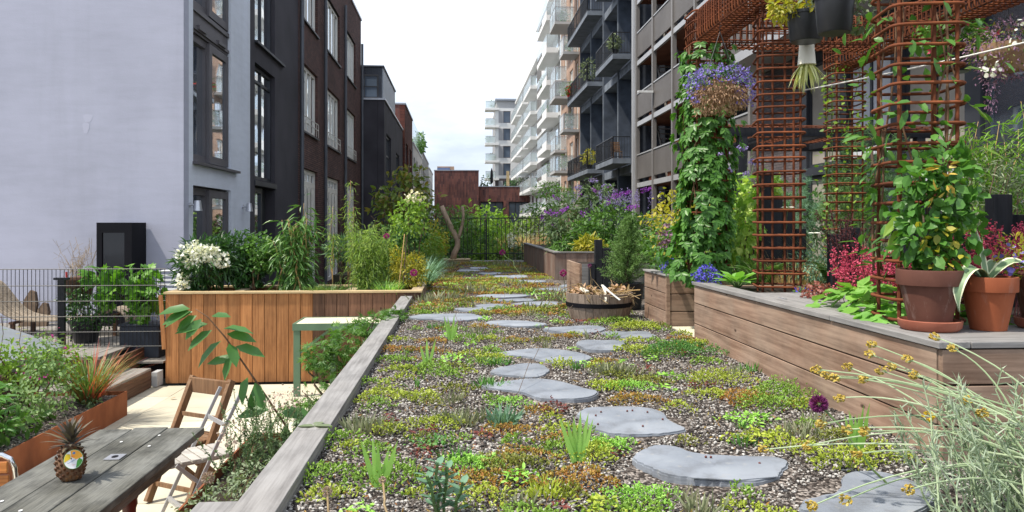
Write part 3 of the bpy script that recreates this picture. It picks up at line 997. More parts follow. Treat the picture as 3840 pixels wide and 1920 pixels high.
# ================================================================== stepping stones
STONES = [(1.50, 2.62, 0.58, 0.50), (1.01, 3.04, 0.64, 0.46), (0.86, 3.76, 0.54, 0.52), (0.53, 4.43, 0.56, 0.53), (0.43, 5.15, 0.40, 0.42),
          (0.70, 5.67, 0.59, 0.56), (1.16, 6.18, 0.42, 0.52), (1.53, 6.74, 0.44, 0.40), (1.11, 7.11, 0.60, 0.42), (0.53, 7.57, 0.60, 0.44),
          (-0.10, 8.12, 0.70, 0.62), (0.18, 8.78, 0.40, 0.36), (0.40, 9.19, 0.40, 0.40), (0.98, 9.45, 0.58, 0.42), (0.76, 9.97, 0.50, 0.34),
          (0.60, 10.52, 0.64, 0.5), (1.46, 11.6, 0.5, 0.5), (1.83, 12.2, 0.4, 0.5), (1.26, 13.05, 0.42, 0.55), (1.01, 14.3, 0.58, 0.8),
          (0.64, 15.2, 0.42, 0.6), (0.23, 16.1, 0.54, 0.7), (0.45, 17.3, 0.42, 0.7)]
SLAB = [
    'nearest slate stepping stone, half hidden by the silver plant at the bottom right',
    'large cracked slate stepping stone with a long thin split, second from the camera',
    'grey slate stepping stone with scattered dark pips, third from the camera',
    'slate stepping stone with a layered chipped front edge, fourth from the camera',
    'small rounded slate stepping stone, fifth from the camera, left of the path',
    'wide slate stepping stone, sixth from the camera',
    'slate stepping stone beside the green thyme cushion, seventh from the camera',
    'slate stepping stone in front of the half barrel, near the timber planters',
    'long slate stepping stone just left of the barrel front',
    'slate stepping stone in the middle of the path, tenth from the camera',
    'wide pale slate stepping stone close to the timber edging, furthest left of all',
    'small slate stepping stone just beyond the leftmost one',
    'small slate stepping stone, second beyond the leftmost one',
    'slate stepping stone level with the back of the half barrel',
    'narrow slate stepping stone behind the one level with the barrel',
    'oval slate stepping stone about half way to the black railing',
    'slate stepping stone by the purple flower head near the far timber planter',
    'slate stepping stone touching the corner of the far timber planter',
    'slate stepping stone in the rust coloured sedum left of the far planter corner',
    'distant slate stepping stone, fourth from the black railing',
    'distant slate stepping stone, third from the black railing',
    'distant slate stepping stone, second from the black railing',
    'slate stepping stone furthest away, just before the black railing']
def stone_outline(cx, cy, w, d, seed, k=56):
    r = random.Random(seed)
    ph = [r.uniform(0, 6.28) for _ in range(5)]
    am = [0.0, 0.10, 0.11, 0.06, 0.045]
    o = []
    for i in range(k):
        a = 2 * math.pi * i / k
        q = 1 + sum(am[j] * math.sin((j + 1) * a + ph[j]) for j in range(1, 5)) + r.uniform(-.016, .016)
        # squarish rounding
        c, s = math.cos(a), math.sin(a)
        p = (abs(c) ** 2.6 + abs(s) ** 2.6) ** (-1 / 2.6)
        o.append((cx + c * p * q * w / 2, cy + s * p * q * d / 2))
    return o
SHAPES = {
    0: [(1.15, 2.53), (1.24, 2.49), (1.36, 2.46), (1.46, 2.45), (1.6, 2.52), (1.71, 2.62), (1.73, 2.72), (1.71, 2.81), (1.68, 2.87), (1.65, 2.91), (1.58, 2.92), (1.51, 2.9), (1.45, 2.83), (1.4, 2.72), (1.33, 2.67), (1.24, 2.64), (1.19, 2.6)],
    1: [(.74, 3.09), (.77, 3.04), (.79, 2.98), (.82, 2.94), (.89, 2.91), (.96, 2.88), (1.03, 2.86), (1.1, 2.84), (1.19, 2.87), (1.25, 2.91), (1.28, 2.96), (1.35, 3.05), (1.36, 3.1), (1.32, 3.15), (1.22, 3.15), (1.13, 3.17), (1.03, 3.2), (.98, 3.25), (.96, 3.32), (.89, 3.35), (.84, 3.33), (.77, 3.25), (.72, 3.17)],
    2: [(.61, 3.87), (.62, 3.8), (.64, 3.72), (.65, 3.63), (.71, 3.56), (.84, 3.52), (.95, 3.54), (1.06, 3.57), (1.1, 3.63), (1.07, 3.69), (1.05, 3.81), (1.07, 3.93), (1.04, 4.02), (.98, 4.07), (.89, 4.09), (.77, 4.09), (.67, 4.07), (.61, 3.96)],
    3: [(.22, 4.51), (.34, 4.45), (.39, 4.37), (.43, 4.27), (.51, 4.22), (.66, 4.23), (.77, 4.29), (.82, 4.42), (.76, 4.47), (.7, 4.59), (.61, 4.74), (.5, 4.81), (.41, 4.8), (.28, 4.73), (.19, 4.69), (.12, 4.6)],
    5: [(.32, 5.76), (.44, 5.73), (.53, 5.68), (.6, 5.51), (.7, 5.4), (.8, 5.43), (.95, 5.52), (1.0, 5.64), (.94, 5.83), (.84, 5.97), (.66, 6.08), (.51, 6.04), (.35, 5.93), (.27, 5.83)]}
def chip(o, seed):
    r = random.Random(seed)
    for _ in range(2):
        o = [q for a, b in zip(o, o[1:] + o[:1]) for q in ((a[0] * .75 + b[0] * .25, a[1] * .75 + b[1] * .25), (a[0] * .25 + b[0] * .75, a[1] * .25 + b[1] * .75))]
    return [(x + r.uniform(-.005, .005), y + r.uniform(-.005, .005)) for x, y in o]
for i, (cx, cy, w, d) in enumerate(STONES):
    o = chip(SHAPES[i], i) if i in SHAPES else stone_outline(cx, cy, w, d, 100 + i)
    g = Geo()
    zt = max(0.012 * math.sin(a * 2.3 + 1) * math.sin(b * 1.7) + 0.008 * math.sin(a * 5.1) * math.cos(b * 4.3) for a, b in o) + .011
    g.prism(o, -0.035, zt - .008)
    r = random.Random(i)
    o2 = [(cx + (x - cx) * (0.99 - r.uniform(0, .022)), cy + (y - cy) * (0.99 - r.uniform(0, .022))) for x, y in o]
    g.prism(o2, zt - .0075, zt)
    t = solo('stepping_stone', g, 'slate', SLAB[i], 'stepping stone', 'slate stepping stones across the gravel', base=(cx, cy, 0.0))
    if i == 1:      # the split across the second stone: a thin raised flake
        f = Geo()
        fl = [(cx - .12, cy - .15), (cx + .05, cy - .19), (cx + .22, cy - .16), (cx + .26, cy - .02), (cx + .20, cy + .11), (cx + .06, cy + .08), (cx + .02, cy - .02), (cx - .05, cy - .08)]
        f.prism(fl, zt + .0005, zt + .004)
        part('raised_flake', f, 'slate', t)
    if i in (1, 2):
        for (a, b) in ((-.16, .12), (-.12, .19), (.02, .2), (.05, .21), (.12, .17), (-.18, -.05), (.03, -.1), (.16, .02)) if i == 2 else ((.02, .1), (.04, .095), (.21, .0)):
            part('pip', Geo().lathe((cx + a, cy + b, zt), [(.002, 0), (.0055, .003), (.0045, .008), (.001, .010)], 8), 'leg_red', t, smooth=True)

# ---- loose pebbles
def pebbles(n, x0, x1, y0, y1, s0, s1):
    ico = np.array([(0, 0, 1), (.894, 0, .447), (.276, .851, .447), (-.724, .526, .447), (-.724, -.526, .447), (.276, -.851, .447),
                    (.724, .526, -.3), (-.276, .851, -.3), (-.894, 0, -.3), (-.276, -.851, -.3), (.724, -.526, -.3)])
    F = np.array([(0, 1, 2), (0, 2, 3), (0, 3, 4), (0, 4, 5), (0, 5, 1), (1, 6, 2), (2, 7, 3), (3, 8, 4), (4, 9, 5), (5, 10, 1), (2, 6, 7), (3, 7, 8), (4, 8, 9), (5, 9, 10), (1, 10, 6)])
    # more of them close to the camera
    u = rng.random(n)
    y = y0 * (y1 / y0) ** u
    x = x0 + (x1 - x0) * rng.random(n)
    keep = np.ones(n, bool)
    for (cx, cy, w, d) in STONES:
        keep &= ((x - cx) / (w * .52)) ** 2 + ((y - cy) / (d * .52)) ** 2 > 1
    x, y = x[keep], y[keep]
    n = len(x)
    s = s0 + (s1 - s0) * rng.random(n) ** 1.6
    a = rng.random(n) * 6.283
    sc = np.stack([s * (.8 + .5 * rng.random(n)), s * (.7 + .4 * rng.random(n)), s * (.55 + .4 * rng.random(n))], 1)
    V = ico[None] * sc[:, None, :] * (1 + .25 * (rng.random((n, 11, 1)) - .5))
    ca, sa = np.cos(a)[:, None], np.sin(a)[:, None]
    Vx = V[:, :, 0] * ca - V[:, :, 1] * sa
    Vy = V[:, :, 0] * sa + V[:, :, 1] * ca
    z = 0.012 * np.sin(x * 2.3 + 1) * np.sin(y * 1.7) + 0.008 * np.sin(x * 5.1) * np.cos(y * 4.3) + sc[:, 2] * .45
    V = np.stack([Vx + x[:, None], Vy + y[:, None], V[:, :, 2] + z[:, None]], -1)
    return Geo().add_arr(V.reshape(-1, 3), (F[None] + (np.arange(n) * 11)[:, None, None]).reshape(-1, 3))
g = pebbles(70000, -0.6, 2.05, 2.05, 9.5, 0.0036, 0.0088)
tag(part('gravel', g, 'pebble'), 'loose pale and dark lava gravel over the roof', 'gravel', kind='stuff')

# ================================================================== left timber planter
PL = thing('timber_planter', 'big warm brown timber planter of upright boards beyond the patio', 'planter', (-2.1, 10.7, PATIO))
x = -3.72
nb = 21
wv = (3.72 - 0.50) / nb
for i in range(nb):
    x0 = -3.72 + i * wv
    m = 'wood_warm' if i < 12 else 'wood_warm_dark'
    b = Geo().box(x0 + .0025, x0 + wv - .0025, 10.1 + random.uniform(-.002, .002), 10.13, PATIO + .01, 0.10)
    part('board', b, m, PL, bevel=0.003)
for i in range(8):           # left end, slightly open at the top
    y0 = 10.12 + i * .12
    b = Geo().box(-3.74, -3.715, y0 + .002, y0 + .118, PATIO + .01, .095)
    part('end_board', b, 'wood_warm', PL)
b = Geo().bar((-3.785, 10.075, .09), (-3.745, 10.09, PATIO + .45), .05, .018, (0, 1, 0))
part('loose_board', b, 'wood_warm', PL)
part('front_rim', Geo().box(-3.75, -0.47, 10.07, 10.21, 0.103, 0.130), 'wood_rim', PL, bevel=.003)
part('back_rim', Geo().box(-3.75, -0.62, 11.02, 11.14, 0.103, 0.130), 'wood_rim', PL, bevel=.003)
part('end_rim', Geo().box(-3.75, -3.61, 10.212, 11.018, 0.103, 0.130), 'wood_rim_y', PL, bevel=.003)
for xx in (-2.86, -1.42):
    part('cross_rim', Geo().box(xx - .06, xx + .06, 10.212, 11.018, 0.101, 0.126), 'wood_rim_y', PL)
part('side_rim', Geo().box(-0.62, -0.47, 10.212, 19.2, 0.103, 0.130), 'wood_rim_y', PL, bevel=.003)
for k in range(3):
    part('side_board', Geo().box(-0.495, -0.478, 10.10 + k * 3.03, 10.10 + k * 3.03 + 3.02, -.02, .10), 'wood_planter_y', PL)
part('back_boards', Geo().box(-3.7, -0.6, 11.05, 11.09, PATIO, .10), 'wood_warm', PL)
part('soil', Geo().box(-3.70, -0.50, 10.14, 11.04, PATIO + .02, .045), 'soil', PL)
part('soil', Geo().box(-1.75, -0.50, 11.1, 19.2, PATIO + .02, .05), 'soil', PL)

# ================================================================== right hand planters
def plank_side(t, X, y0, y1, zs, mat, cuts, thick=0.03):
    for z0, z1 in zs:
        c = [y0] + cuts + [y1]
        for a, b in zip(c[:-1], c[1:]):
            part('board', Geo().box(X, X + thick, a + .002, b - .002, z0 + .004, z1 - .004), mat, t, bevel=.003)
def plank_front(t, Y, x0, x1, zs, mat, cuts=(), thick=0.03):
    for z0, z1 in zs:
        c = [x0] + list(cuts) + [x1]
        for a, b in zip(c[:-1], c[1:]):
            part('board', Geo().box(a + .002, b - .002, Y, Y + thick, z0 + .004, z1 - .004), mat, t, bevel=.003)
ZS = [(-0.04, 0.143), (0.143, 0.318), (0.318, 0.472)]
BP = thing('deck_planter', 'large long planter of horizontal weathered boards holding the terracotta pots', 'planter', (3.4, 4.7, 0))
plank_side(BP, 2.03, 3.135, 6.50, ZS, 'wood_planter_y', [])
plank_front(BP, 3.10, 2.032, 6.5, ZS, 'wood_planter_x', [4.4])
plank_front(BP, 6.47, 2.065, 5.2, ZS, 'wood_planter_x')
part('filling', Geo().box(2.10, 6.4, 3.16, 6.44, 0, .40), 'soil', BP)
for (a, b) in ((3.095, 4.05), (4.056, 5.1), (5.106, 6.52)):
    part('cap_board', Geo().box(2.015, 2.155, a, b, 0.474, 0.502), 'wood_grey_y', BP, bevel=.003)
for i, (a, b) in enumerate(((2.160, 2.60), (2.606, 3.16), (3.166, 3.75), (3.756, 4.5), (4.506, 5.4))):
    part('cap_board', Geo().box(a, b, 3.095, 3.62, 0.474, 0.500 + random.uniform(-.002, .003)), 'wood_grey_x', BP, bevel=.003)
for i in range(4):           # timber lid in front of the middle column
    part('deck_board', Geo().box(2.16 + i * .145, 2.16 + i * .145 + .139, 4.30, 5.45, 0.474, 0.499), 'wood_grey_y', BP, bevel=.003)
part('soil_fill', Geo().box(2.11, 6.4, 3.62, 6.46, .40, .462), 'soil', BP)
part('hinge', Geo().box(2.145, 2.165, 4.93, 5.03, .5022, .506), 'alu', BP)
part('hinge', Geo().box(2.145, 2.165, 4.43, 4.53, .5022, .506), 'alu', BP)

SP = thing('box_planter', 'small square planter of grey brown boards beside the half barrel', 'planter', (2.5, 7.7, 0))
ZB = [(-0.02, 0.155), (0.155, 0.325), (0.325, 0.492)]
plank_side(SP, 2.0, 7.29, 8.15, ZB, 'wood_planter_y', [])
plank_front(SP, 7.26, 2.002, 3.3, ZB, 'wood_planter_x')
part('corner_post', Geo().box(1.994, 2.03, 7.254, 7.288, -.02, .492), 'wood_planter_x', SP)
part('filling', Geo().box(2.05, 3.3, 7.3, 8.12, 0, .46), 'soil', SP)
part('cap_board', Geo().box(1.985, 2.10, 7.25, 8.17, .494, .512), 'wood_grey_y', SP, bevel=.003)
part('cap_board', Geo().box(2.104, 3.3, 7.25, 7.36, .494, .512), 'wood_grey_x', SP, bevel=.003)

FP = thing('upright_board_planter', 'distant planter of upright brown boards below the purple flowers', 'planter', (2.6, 15, 0))
for i in range(34):
    y0 = 13.46 + i * .19
    part('board', Geo().box(1.70, 1.725, y0 + .003, y0 + .187, -.02, .485), 'wood_far_z', FP)
for i in range(11):
    x0 = 1.703 + i * .19
    part('board', Geo().box(x0 + .003, x0 + .187, 13.43, 13.455, -.02, .485), 'wood_far_z', FP)
part('filling', Geo().box(1.75, 3.8, 13.5, 19.9, 0, .46), 'soil', FP)
part('cap_board', Geo().box(1.68, 1.80, 13.41, 19.95, .487, .51), 'wood_grey_y', FP)
part('cap_board', Geo().box(1.804, 3.85, 13.41, 13.52, .487, .51), 'wood_grey_x', FP)

GB = thing('grey_box_planter', 'low grey weathered box planter behind the black stepped panel', 'planter', (2.2, 10.4, 0))
for k in range(3):
    part('board', Geo().box(1.62, 1.65, 10.2, 11.4, .16 * k - .02 + .004, .16 * (k + 1) - .02), 'wood_planter_y', GB)
    part('board', Geo().box(1.652, 2.9, 10.2, 10.23, .16 * k - .02 + .004, .16 * (k + 1) - .02), 'wood_grey_x', GB)
part('filling', Geo().box(1.66, 2.9, 10.24, 11.4, 0, .43), 'soil', GB)

# paving between the planters
g = Geo().box(2.04, 3.6, 6.53, 7.22, -.02, .018)
solo('paving_slab', g, 'cream_top', 'pale paving slab in the gap between the two board planters', 'paving slab', bevel=.004)
# ================================================================== buildings
def wall_yz(X, y0, y1, z0, z1, holes, thick, side):
    """wall in the plane X facing side (+1: +X), with real openings"""
    ys = sorted({y0, y1, *[h[0] for h in holes], *[h[1] for h in holes]})
    g = Geo()
    xa, xb = (X - thick, X) if side > 0 else (X, X + thick)
    for a, b in zip(ys[:-1], ys[1:]):
        cuts = sorted((max(z0, h[2]), min(z1, h[3])) for h in holes if h[0] <= a + 1e-6 and h[1] >= b - 1e-6)
        z = z0
        for c0, c1 in cuts:
            if c0 - z > 1e-4:
                g.box(xa, xb, a, b, z, c0)
            z = max(z, c1)
        if z1 - z > 1e-4:
            g.box(xa, xb, a, b, z, z1)
    return g

def window_yz(t, X, side, y0, y1, z0, z1, ny=1, zt=(), fmat='frame_white', gmat='pane', fw=0.07, mw=0.05, recess=0.12, name='window'):
    """frame set back in its opening, one pane object per light"""
    xf = X - side * recess
    xb = xf - side * 0.07
    a, b = min(xf, xb), max(xf, xb)
    g = Geo()
    g.box(a, b, y0, y1, z0, z0 + fw)
    g.box(a, b, y0, y1, z1 - fw, z1)
    g.box(a, b, y0, y0 + fw, z0 + fw, z1 - fw)
    g.box(a, b, y1 - fw, y1, z0 + fw, z1 - fw)
    yc = [y0 + fw + (y1 - y0 - 2 * fw) * i / ny for i in range(ny + 1)]
    zc = [z0 + fw] + list(zt) + [z1 - fw]
    for q in yc[1:-1]:
        g.box(a + .004, b - .004, q - mw / 2, q + mw / 2, z0 + fw, z1 - fw)
    for q in zc[1:-1]:
        g.box(a + .006, b - .006, y0 + fw, y1 - fw, q - mw / 2, q + mw / 2)
    w = part(name, g, fmat, t)
    xg = xf - side * 0.04
    for i in range(ny):
        for j in range(len(zc) - 1):
            p = Geo()
            p.box(min(xg, xg - side * .012), max(xg, xg - side * .012), yc[i] + (mw / 2 if i else 0), yc[i + 1] - (mw / 2 if i < ny - 1 else 0), zc[j] + (mw / 2 if j else 0), zc[j + 1] - (mw / 2 if j < len(zc) - 2 else 0))
            part('pane', p, gmat, w)
    return w

# ---- white rendered house
WX = -4.5
H1 = thing('white_house', 'pale lavender white rendered house with tall grey windows at the left', 'house', (-8, 15, -1.2))
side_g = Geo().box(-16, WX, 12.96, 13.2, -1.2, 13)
part('side_wall', side_g, 'plaster_side_dimmed', H1)
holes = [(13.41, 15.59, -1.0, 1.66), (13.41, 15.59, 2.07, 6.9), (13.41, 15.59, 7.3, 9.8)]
part('front_wall', wall_yz(WX, 13.2, 16.99, -1.2, 13, holes, 0.3, 1), 'plaster_front_lifted', H1)
part('core', Geo().box(-16, WX - .45, 13.2, 16.95, -1.2, 13), 'interior_dark', H1)
part('reveal', Geo().box(WX - .44, WX - .30, 13.3, 15.7, -1.1, 10), 'interior_dark', H1)
# plaster repairs
for (cx, cz, w, h) in ((-6.02, 2.72, .14, .16), (-6.05, 2.56, .1, .22), (-8.13, 2.2, .3, .14)):
    o = [(cx + w * .5 * math.cos(a) * (1 + .25 * math.sin(3 * a + cx)), cz + h * .5 * math.sin(a) * (1 + .2 * math.cos(2 * a))) for a in np.linspace(0, 2 * math.pi, 15)[:-1]]
    g = Geo()
    k = len(o)
    g.add([(x, 12.958, z) for x, z in o] + [(x, 12.97, z) for x, z in o], [tuple(range(k))] + [(i, i + k, (i + 1) % k + k, (i + 1) % k) for i in range(k)])
    part('plaster_repair', g, 'plaster_patch', H1)
def tall_window(z0, z1):
    g = Geo()
    a, b = WX - .20, WX - .10
    for (y0, y1, q0, q1) in ((13.42, 13.50, z0, z1), (14.36, 14.58, z0, z1), (15.42, 15.58, z0, z1)):
        g.box(a, b, y0, y1, q0, q1)
    for (y0, y1) in ((13.50, 14.36), (14.58, 15.42)):
        g.box(a, b, y0, y1, z0, z0 + .13)
        g.box(a, b, y0, y1, z1 - .13, z1)
    g.box(WX - .10, WX - .04, 14.40, 14.56, z0 + .02, z1 - .02)
    g.box(WX - .10, WX - .04, 15.40, 15.56, z0 + .02, z1 - .02)
    g.box(WX - .10, WX - .04, 14.56, 15.40, z0 + .02, z0 + .16)
    g.box(WX - .10, WX - .04, 14.56, 15.40, z1 - .16, z1 - .02)
    w = part('window', g, 'frame_grey', H1)
    part('pane', Geo().box(WX - .17, WX - .155, 13.50, 14.36, z0 + .13, z1 - .13), 'pane', w)
    part('pane', Geo().box(WX - .09, WX - .075, 14.56, 15.40, z0 + .16, z1 - .16), 'pane', w)
tall_window(2.09, 4.32)
tall_window(4.78, 6.88)
tall_window(-1.0, 1.64)
tall_window(7.32, 9.7)
g = Geo().box(WX - .2, WX - .06, 13.42, 15.58, 4.325, 4.775)
g.box(WX - .06, WX - .03, 13.42, 15.58, 4.37, 4.43)
g.box(WX - .06, WX - .03, 13.42, 15.58, 4.68, 4.76)
g.box(WX - .06, WX + .0, 13.75, 14.15, 4.40, 4.47)
g.box(WX - .06, WX + .0, 14.85, 15.3, 4.40, 4.47)
part('spandrel_panel', g, 'frame_grey', H1)
part('sill', Geo().box(WX - .12, WX + .09, 13.38, 15.95, 2.02, 2.065), 'frame_grey', H1)
part('door_step', Geo().box(WX - .2, WX + .12, 13.3, 15.7, -1.1, -1.0), 'frame_grey', H1)
def wall_lamp(y, z, label):
    L = thing('wall_lamp', label, 'wall lamp', (WX, y, z), 'aluminium lamps on the white house')
    part('bracket', Geo().tube([(WX + .003, y, z), (WX + .09, y, z)], .016, 8), 'alu', L)
    part('mount', Geo().tube([(WX + .002, y, z), (WX + .02, y, z)], .04, 12), 'alu', L)
    part('lamp_shade', Geo().lathe((WX + .14, y, z - .10), [(.075, 0), (.05, .17), (.046, .172)], 20), 'alu', L, smooth=True, auto=40)
wall_lamp(13.22, 1.32, 'aluminium cone wall lamp at the corner of the white house')
wall_lamp(16.40, 1.36, 'aluminium cone wall lamp right of the white house door')

# ---- black rendered house
H2 = thing('black_house', 'black rendered house with tall dark framed windows next to the white house', 'house', (-8, 20, -1.2))
holes = [(17.40, 19.28, 2.0, 4.6), (17.40, 19.28, 5.08, 9.0), (17.40, 19.28, -1.0, 1.85)]
part('front_wall', wall_yz(WX - .004, 16.995, 22.0, -1.2, 12.5, holes, .3, 1), 'render_black', H2)
part('core', Geo().box(-14, WX - .45, 17.0, 22.0, -1.2, 12.4), 'interior_dark', H2)
window_yz(H2, WX, 1, 17.42, 19.26, 2.02, 4.58, 2, (4.25,), 'frame_dark', 'pane', .07, .06, .10)
window_yz(H2, WX, 1, 17.42, 19.26, 5.1, 8.98, 2, (7.6,), 'frame_dark', 'pane', .07, .06, .10)
window_yz(H2, WX, 1, 17.42, 18.5, -1.0, 1.83, 1, (), 'frame_dark', 'pane', .12, .06, .12, 'door')
part('open_doorway', Geo().box(WX - .30, WX - .24, 18.52, 19.26, -1.0, 1.83), 'interior_dark', H2)
part('sill', Geo().box(WX - .1, WX + .07, 17.36, 20.1, 5.02, 5.075), 'frame_dark', H2)
part('lintel', Geo().box(WX - .08, WX + .02, 17.36, 19.4, 1.86, 1.97), 'frame_dark', H2)

# ---- brown brick house
H3 = thing('brown_brick_house', 'dark brown brick house with pale timber windows and grey rain pipes', 'house', (-8, 29, -1.2))
bays = [(22.35, 25.0), (26.7, 29.6), (31.4, 34.1)]
holes = []
for a, b in bays:
    holes += [(a, b, -1.0, 2.65), (a, b, 3.72, 5.72), (a, b, 6.98, 8.88)]
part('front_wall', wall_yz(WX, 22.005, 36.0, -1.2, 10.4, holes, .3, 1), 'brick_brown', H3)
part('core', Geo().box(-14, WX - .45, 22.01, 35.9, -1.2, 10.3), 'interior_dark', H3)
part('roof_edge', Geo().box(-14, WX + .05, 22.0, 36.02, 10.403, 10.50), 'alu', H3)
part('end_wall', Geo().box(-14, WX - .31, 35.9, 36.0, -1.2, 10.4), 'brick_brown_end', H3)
for a, b in bays:
    window_yz(H3, WX, 1, a + .02, b - .02, 3.74, 5.70, 4, (), 'frame_white', 'pane', .10, .12, .08)
    window_yz(H3, WX, 1, a + .02, b - .02, 7.0, 8.86, 4, (), 'frame_white', 'pane', .10, .12, .08)
    w = window_yz(H3, WX, 1, a + .02, b - .02, -1.0, 2.63, 4, (2.2,), 'frame_white', 'pane', .12, .16, .08, 'shutter_door')
    n = 4
    for i in range(n):       # raised shutter leaves
        y0 = a + .2 + i * (b - a - .4) / n
        part('shutter_leaf', Geo().box(WX - .06, WX - .03, y0, y0 + (b - a - .4) / n * .5, .1, 2.1), 'frame_white', w)
    for z0 in (3.66, 6.92):
        part('sill', Geo().box(WX - .06, WX + .06, a - .05, b + .05, z0, z0 + .055), 'frame_dark', H3)
    r = Geo()
    for zz in (3.98, 4.16):
        r.tube([(WX + .03, a, zz), (WX + .03, b, zz)], .014, 5)
    for i in range(9):
        yy = a + (b - a) * i / 8
        r.tube([(WX + .03, yy, 3.75), (WX + .03, yy, 4.16)], .008, 4)
    part('railing', r, 'frame_white', H3)
for k, yy in enumerate((22.15, 26.05, 30.6, 35.85)):
    z1 = 10.35 if k < 2 else 9.6 - (k - 2) * .3
    p = Geo().tube([(WX + .08, yy, -1.2), (WX + .08, yy, z1)], .055, 10)
    for zz in np.arange(0.2, z1, 1.6):
        p.tube([(WX + .08, yy, zz), (WX + .08, yy, zz + .05)], .066, 10)
    part('rain_pipe', p, 'pipe_grey', H3, smooth=True, auto=50)

# ---- black house with zinc penthouse
ZX = -3.48
H4 = thing('zinc_top_house', 'black house with a dark zinc penthouse and pale roof edge', 'house', (-7, 42, -1.2))
holes = [(37.6, 40.2, 1.6, 5.4), (43.4, 45.8, 1.6, 5.0)]
part('front_wall', wall_yz(ZX, 36.5, 48.5, -1.2, 6.83, holes, .3, 1), 'render_black', H4)
part('end_wall', Geo().box(-12, ZX - .31, 36.5, 36.8, -1.2, 6.83), 'render_black', H4)
part('core', Geo().box(-12, ZX - .4, 36.8, 48.4, -1.2, 6.8), 'interior_dark', H4)
part('roof_edge', Geo().box(-12, ZX + .06, 36.44, 48.5, 6.833, 6.92), 'alu', H4)
window_yz(H4, ZX, 1, 37.62, 40.18, 1.62, 5.38, 3, (3.5, 4.4), 'frame_dark', 'pane_blue', .08, .06, .1)
window_yz(H4, ZX, 1, 43.42, 45.78, 1.62, 4.98, 3, (3.4,), 'frame_dark', 'pane_blue', .08, .06, .1)
pent = part('penthouse', Geo().box(-9, -3.62, 36.9, 43.8, 6.925, 8.45), 'zinc_black', H4)
for i in range(18):
    xx = -8.9 + i * .3
    part('standing_seam', Geo().box(xx, xx + .03, 36.875, 36.899, 8.15, 8.45), 'zinc_black', pent)
part('roof_edge', Geo().box(-9.05, -3.52, 36.82, 43.85, 8.453, 8.53), 'zinc_black', pent)
part('side_cladding', Geo().box(-3.618, -3.57, 36.92, 43.8, 6.928, 8.45), 'zinc_light', pent)
wg = Geo()
for (x0, x1, z0, z1) in ((-5.1, -5.02, 6.96, 8.1), (-3.86, -3.78, 6.96, 8.1), (-5.02, -3.86, 8.02, 8.1), (-5.02, -3.86, 6.96, 7.04), (-4.46, -4.42, 7.04, 8.02), (-5.02, -3.86, 7.51, 7.55)):
    wg.box(x0, x1, 36.86, 36.9, z0, z1)
wn_ = part('penthouse_window', wg, 'frame_dark', H4)
part('pane', Geo().box(-5.02, -3.86, 36.885, 36.898, 7.04, 8.02), 'pane_far', wn_)

# ---- more houses down the left row
def row_house(name, label, X, y0, y1, top, wmat, fmat, cols, rows, edge='alu'):
    h = thing(name, label, 'house', (X - 3, (y0 + y1) / 2, -1.2))
    holes = []
    wy = (y1 - y0) / cols
    for c in range(cols):
        for (a, b) in rows:
            holes.append((y0 + wy * (c + .22), y0 + wy * (c + .78), a, b))
    part('front_wall', wall_yz(X, y0, y1, -1.2, top, holes, .3, 1), wmat, h)
    part('end_wall', Geo().box(X - 7, X - .31, y0, y0 + .25, -1.2, top), wmat if 'brick' not in wmat else 'brick_red_end', h)
    part('core', Geo().box(X - 7, X - .4, y0 + .26, y1, -1.2, top - .05), 'interior_dark', h)
    part('roof_edge', Geo().box(X - 7, X + .06, y0 - .04, y1, top + .003, top + .1), edge, h)
    for (a, b, c, d) in holes:
        window_yz(h, X, 1, a + .02, b - .02, c + .02, d - .02, 2, (), fmat, 'pane_far', .09, .08, .1)
    return h
row_house('red_brick_house', 'narrow dark red brick house behind the zinc topped house', -3.35, 48.6, 56.5, 8.5, 'brick_red_row', 'frame_dark', 2, [(1.5, 3.4), (4.4, 6.2)], 'zinc_light')
hw = row_house('white_row_house', 'white house with a glass roof terrace in the left row', -3.3, 56.6, 71, 6.9, 'row_white', 'frame_grey', 4, [(-.3, 1.3), (2.0, 3.6), (4.4, 6.0)])
part('terrace_glass', Geo().box(-3.35, -3.31, 57, 70, 7.0, 8.6), 'balustrade_milk', hw)
part('terrace_planting', foliage(500, [(-3.5, 69.5, 8.2, .5, 1.2, .9), (-3.6, 66.5, 7.7, .4, 1.0, .6)], .35, .18, 'simple'), 'lf_mid', hw)
row_house('grey_row_house', 'pale grey row house near the end of the left row', -3.3, 71.2, 86, 7.6, 'row_grey', 'frame_white', 4, [(-.3, 1.3), (2.0, 3.6), (4.4, 6.0)])
row_house('last_row_house', 'furthest white row house before the red brick building', -3.25, 86.2, 98, 7.2, 'row_white', 'frame_grey', 3, [(-.3, 1.3), (2.0, 3.6), (4.4, 6.0)])

# ---- red brick block across the end
RB = thing('red_brick_block', 'low red brick building closing the view at the far end', 'building', (2, 102, -1.2))
part('tall_wall', Geo().box(-3.1, 2.65, 100, 108, -1.2, 7.9), 'brick_red_end', RB)
rb = Geo()
for (x0, x1, z0, z1) in ((2.66, 9.5, 3.9, 5.85), (2.66, 2.9, -1.2, 3.9), (5.9, 6.6, -1.2, 3.9), (9.2, 9.5, -1.2, 3.9)):
    rb.box(x0, x1, 100.3, 108, z0, z1)
part('low_wall', rb, 'brick_red_end', RB)
part('core', Geo().box(2.7, 9.4, 100.9, 107, -1.2, 3.9), 'interior_dark', RB)
for (x0, x1) in ((2.9, 5.9), (6.6, 9.2)):
    wg = Geo()
    n = 3
    for i in range(n + 1):
        xx = x0 + (x1 - x0 - .12) * i / n
        wg.box(xx, xx + .12, 100.6, 100.7, -1.0, 3.85)
    wg.box(x0, x1, 100.6, 100.7, 3.7, 3.85)
    w = part('window', wg, 'frame_dark', RB)
    part('pane', Geo().box(x0, x1, 100.72, 100.74, -1.0, 3.7), 'pane_blue', w)
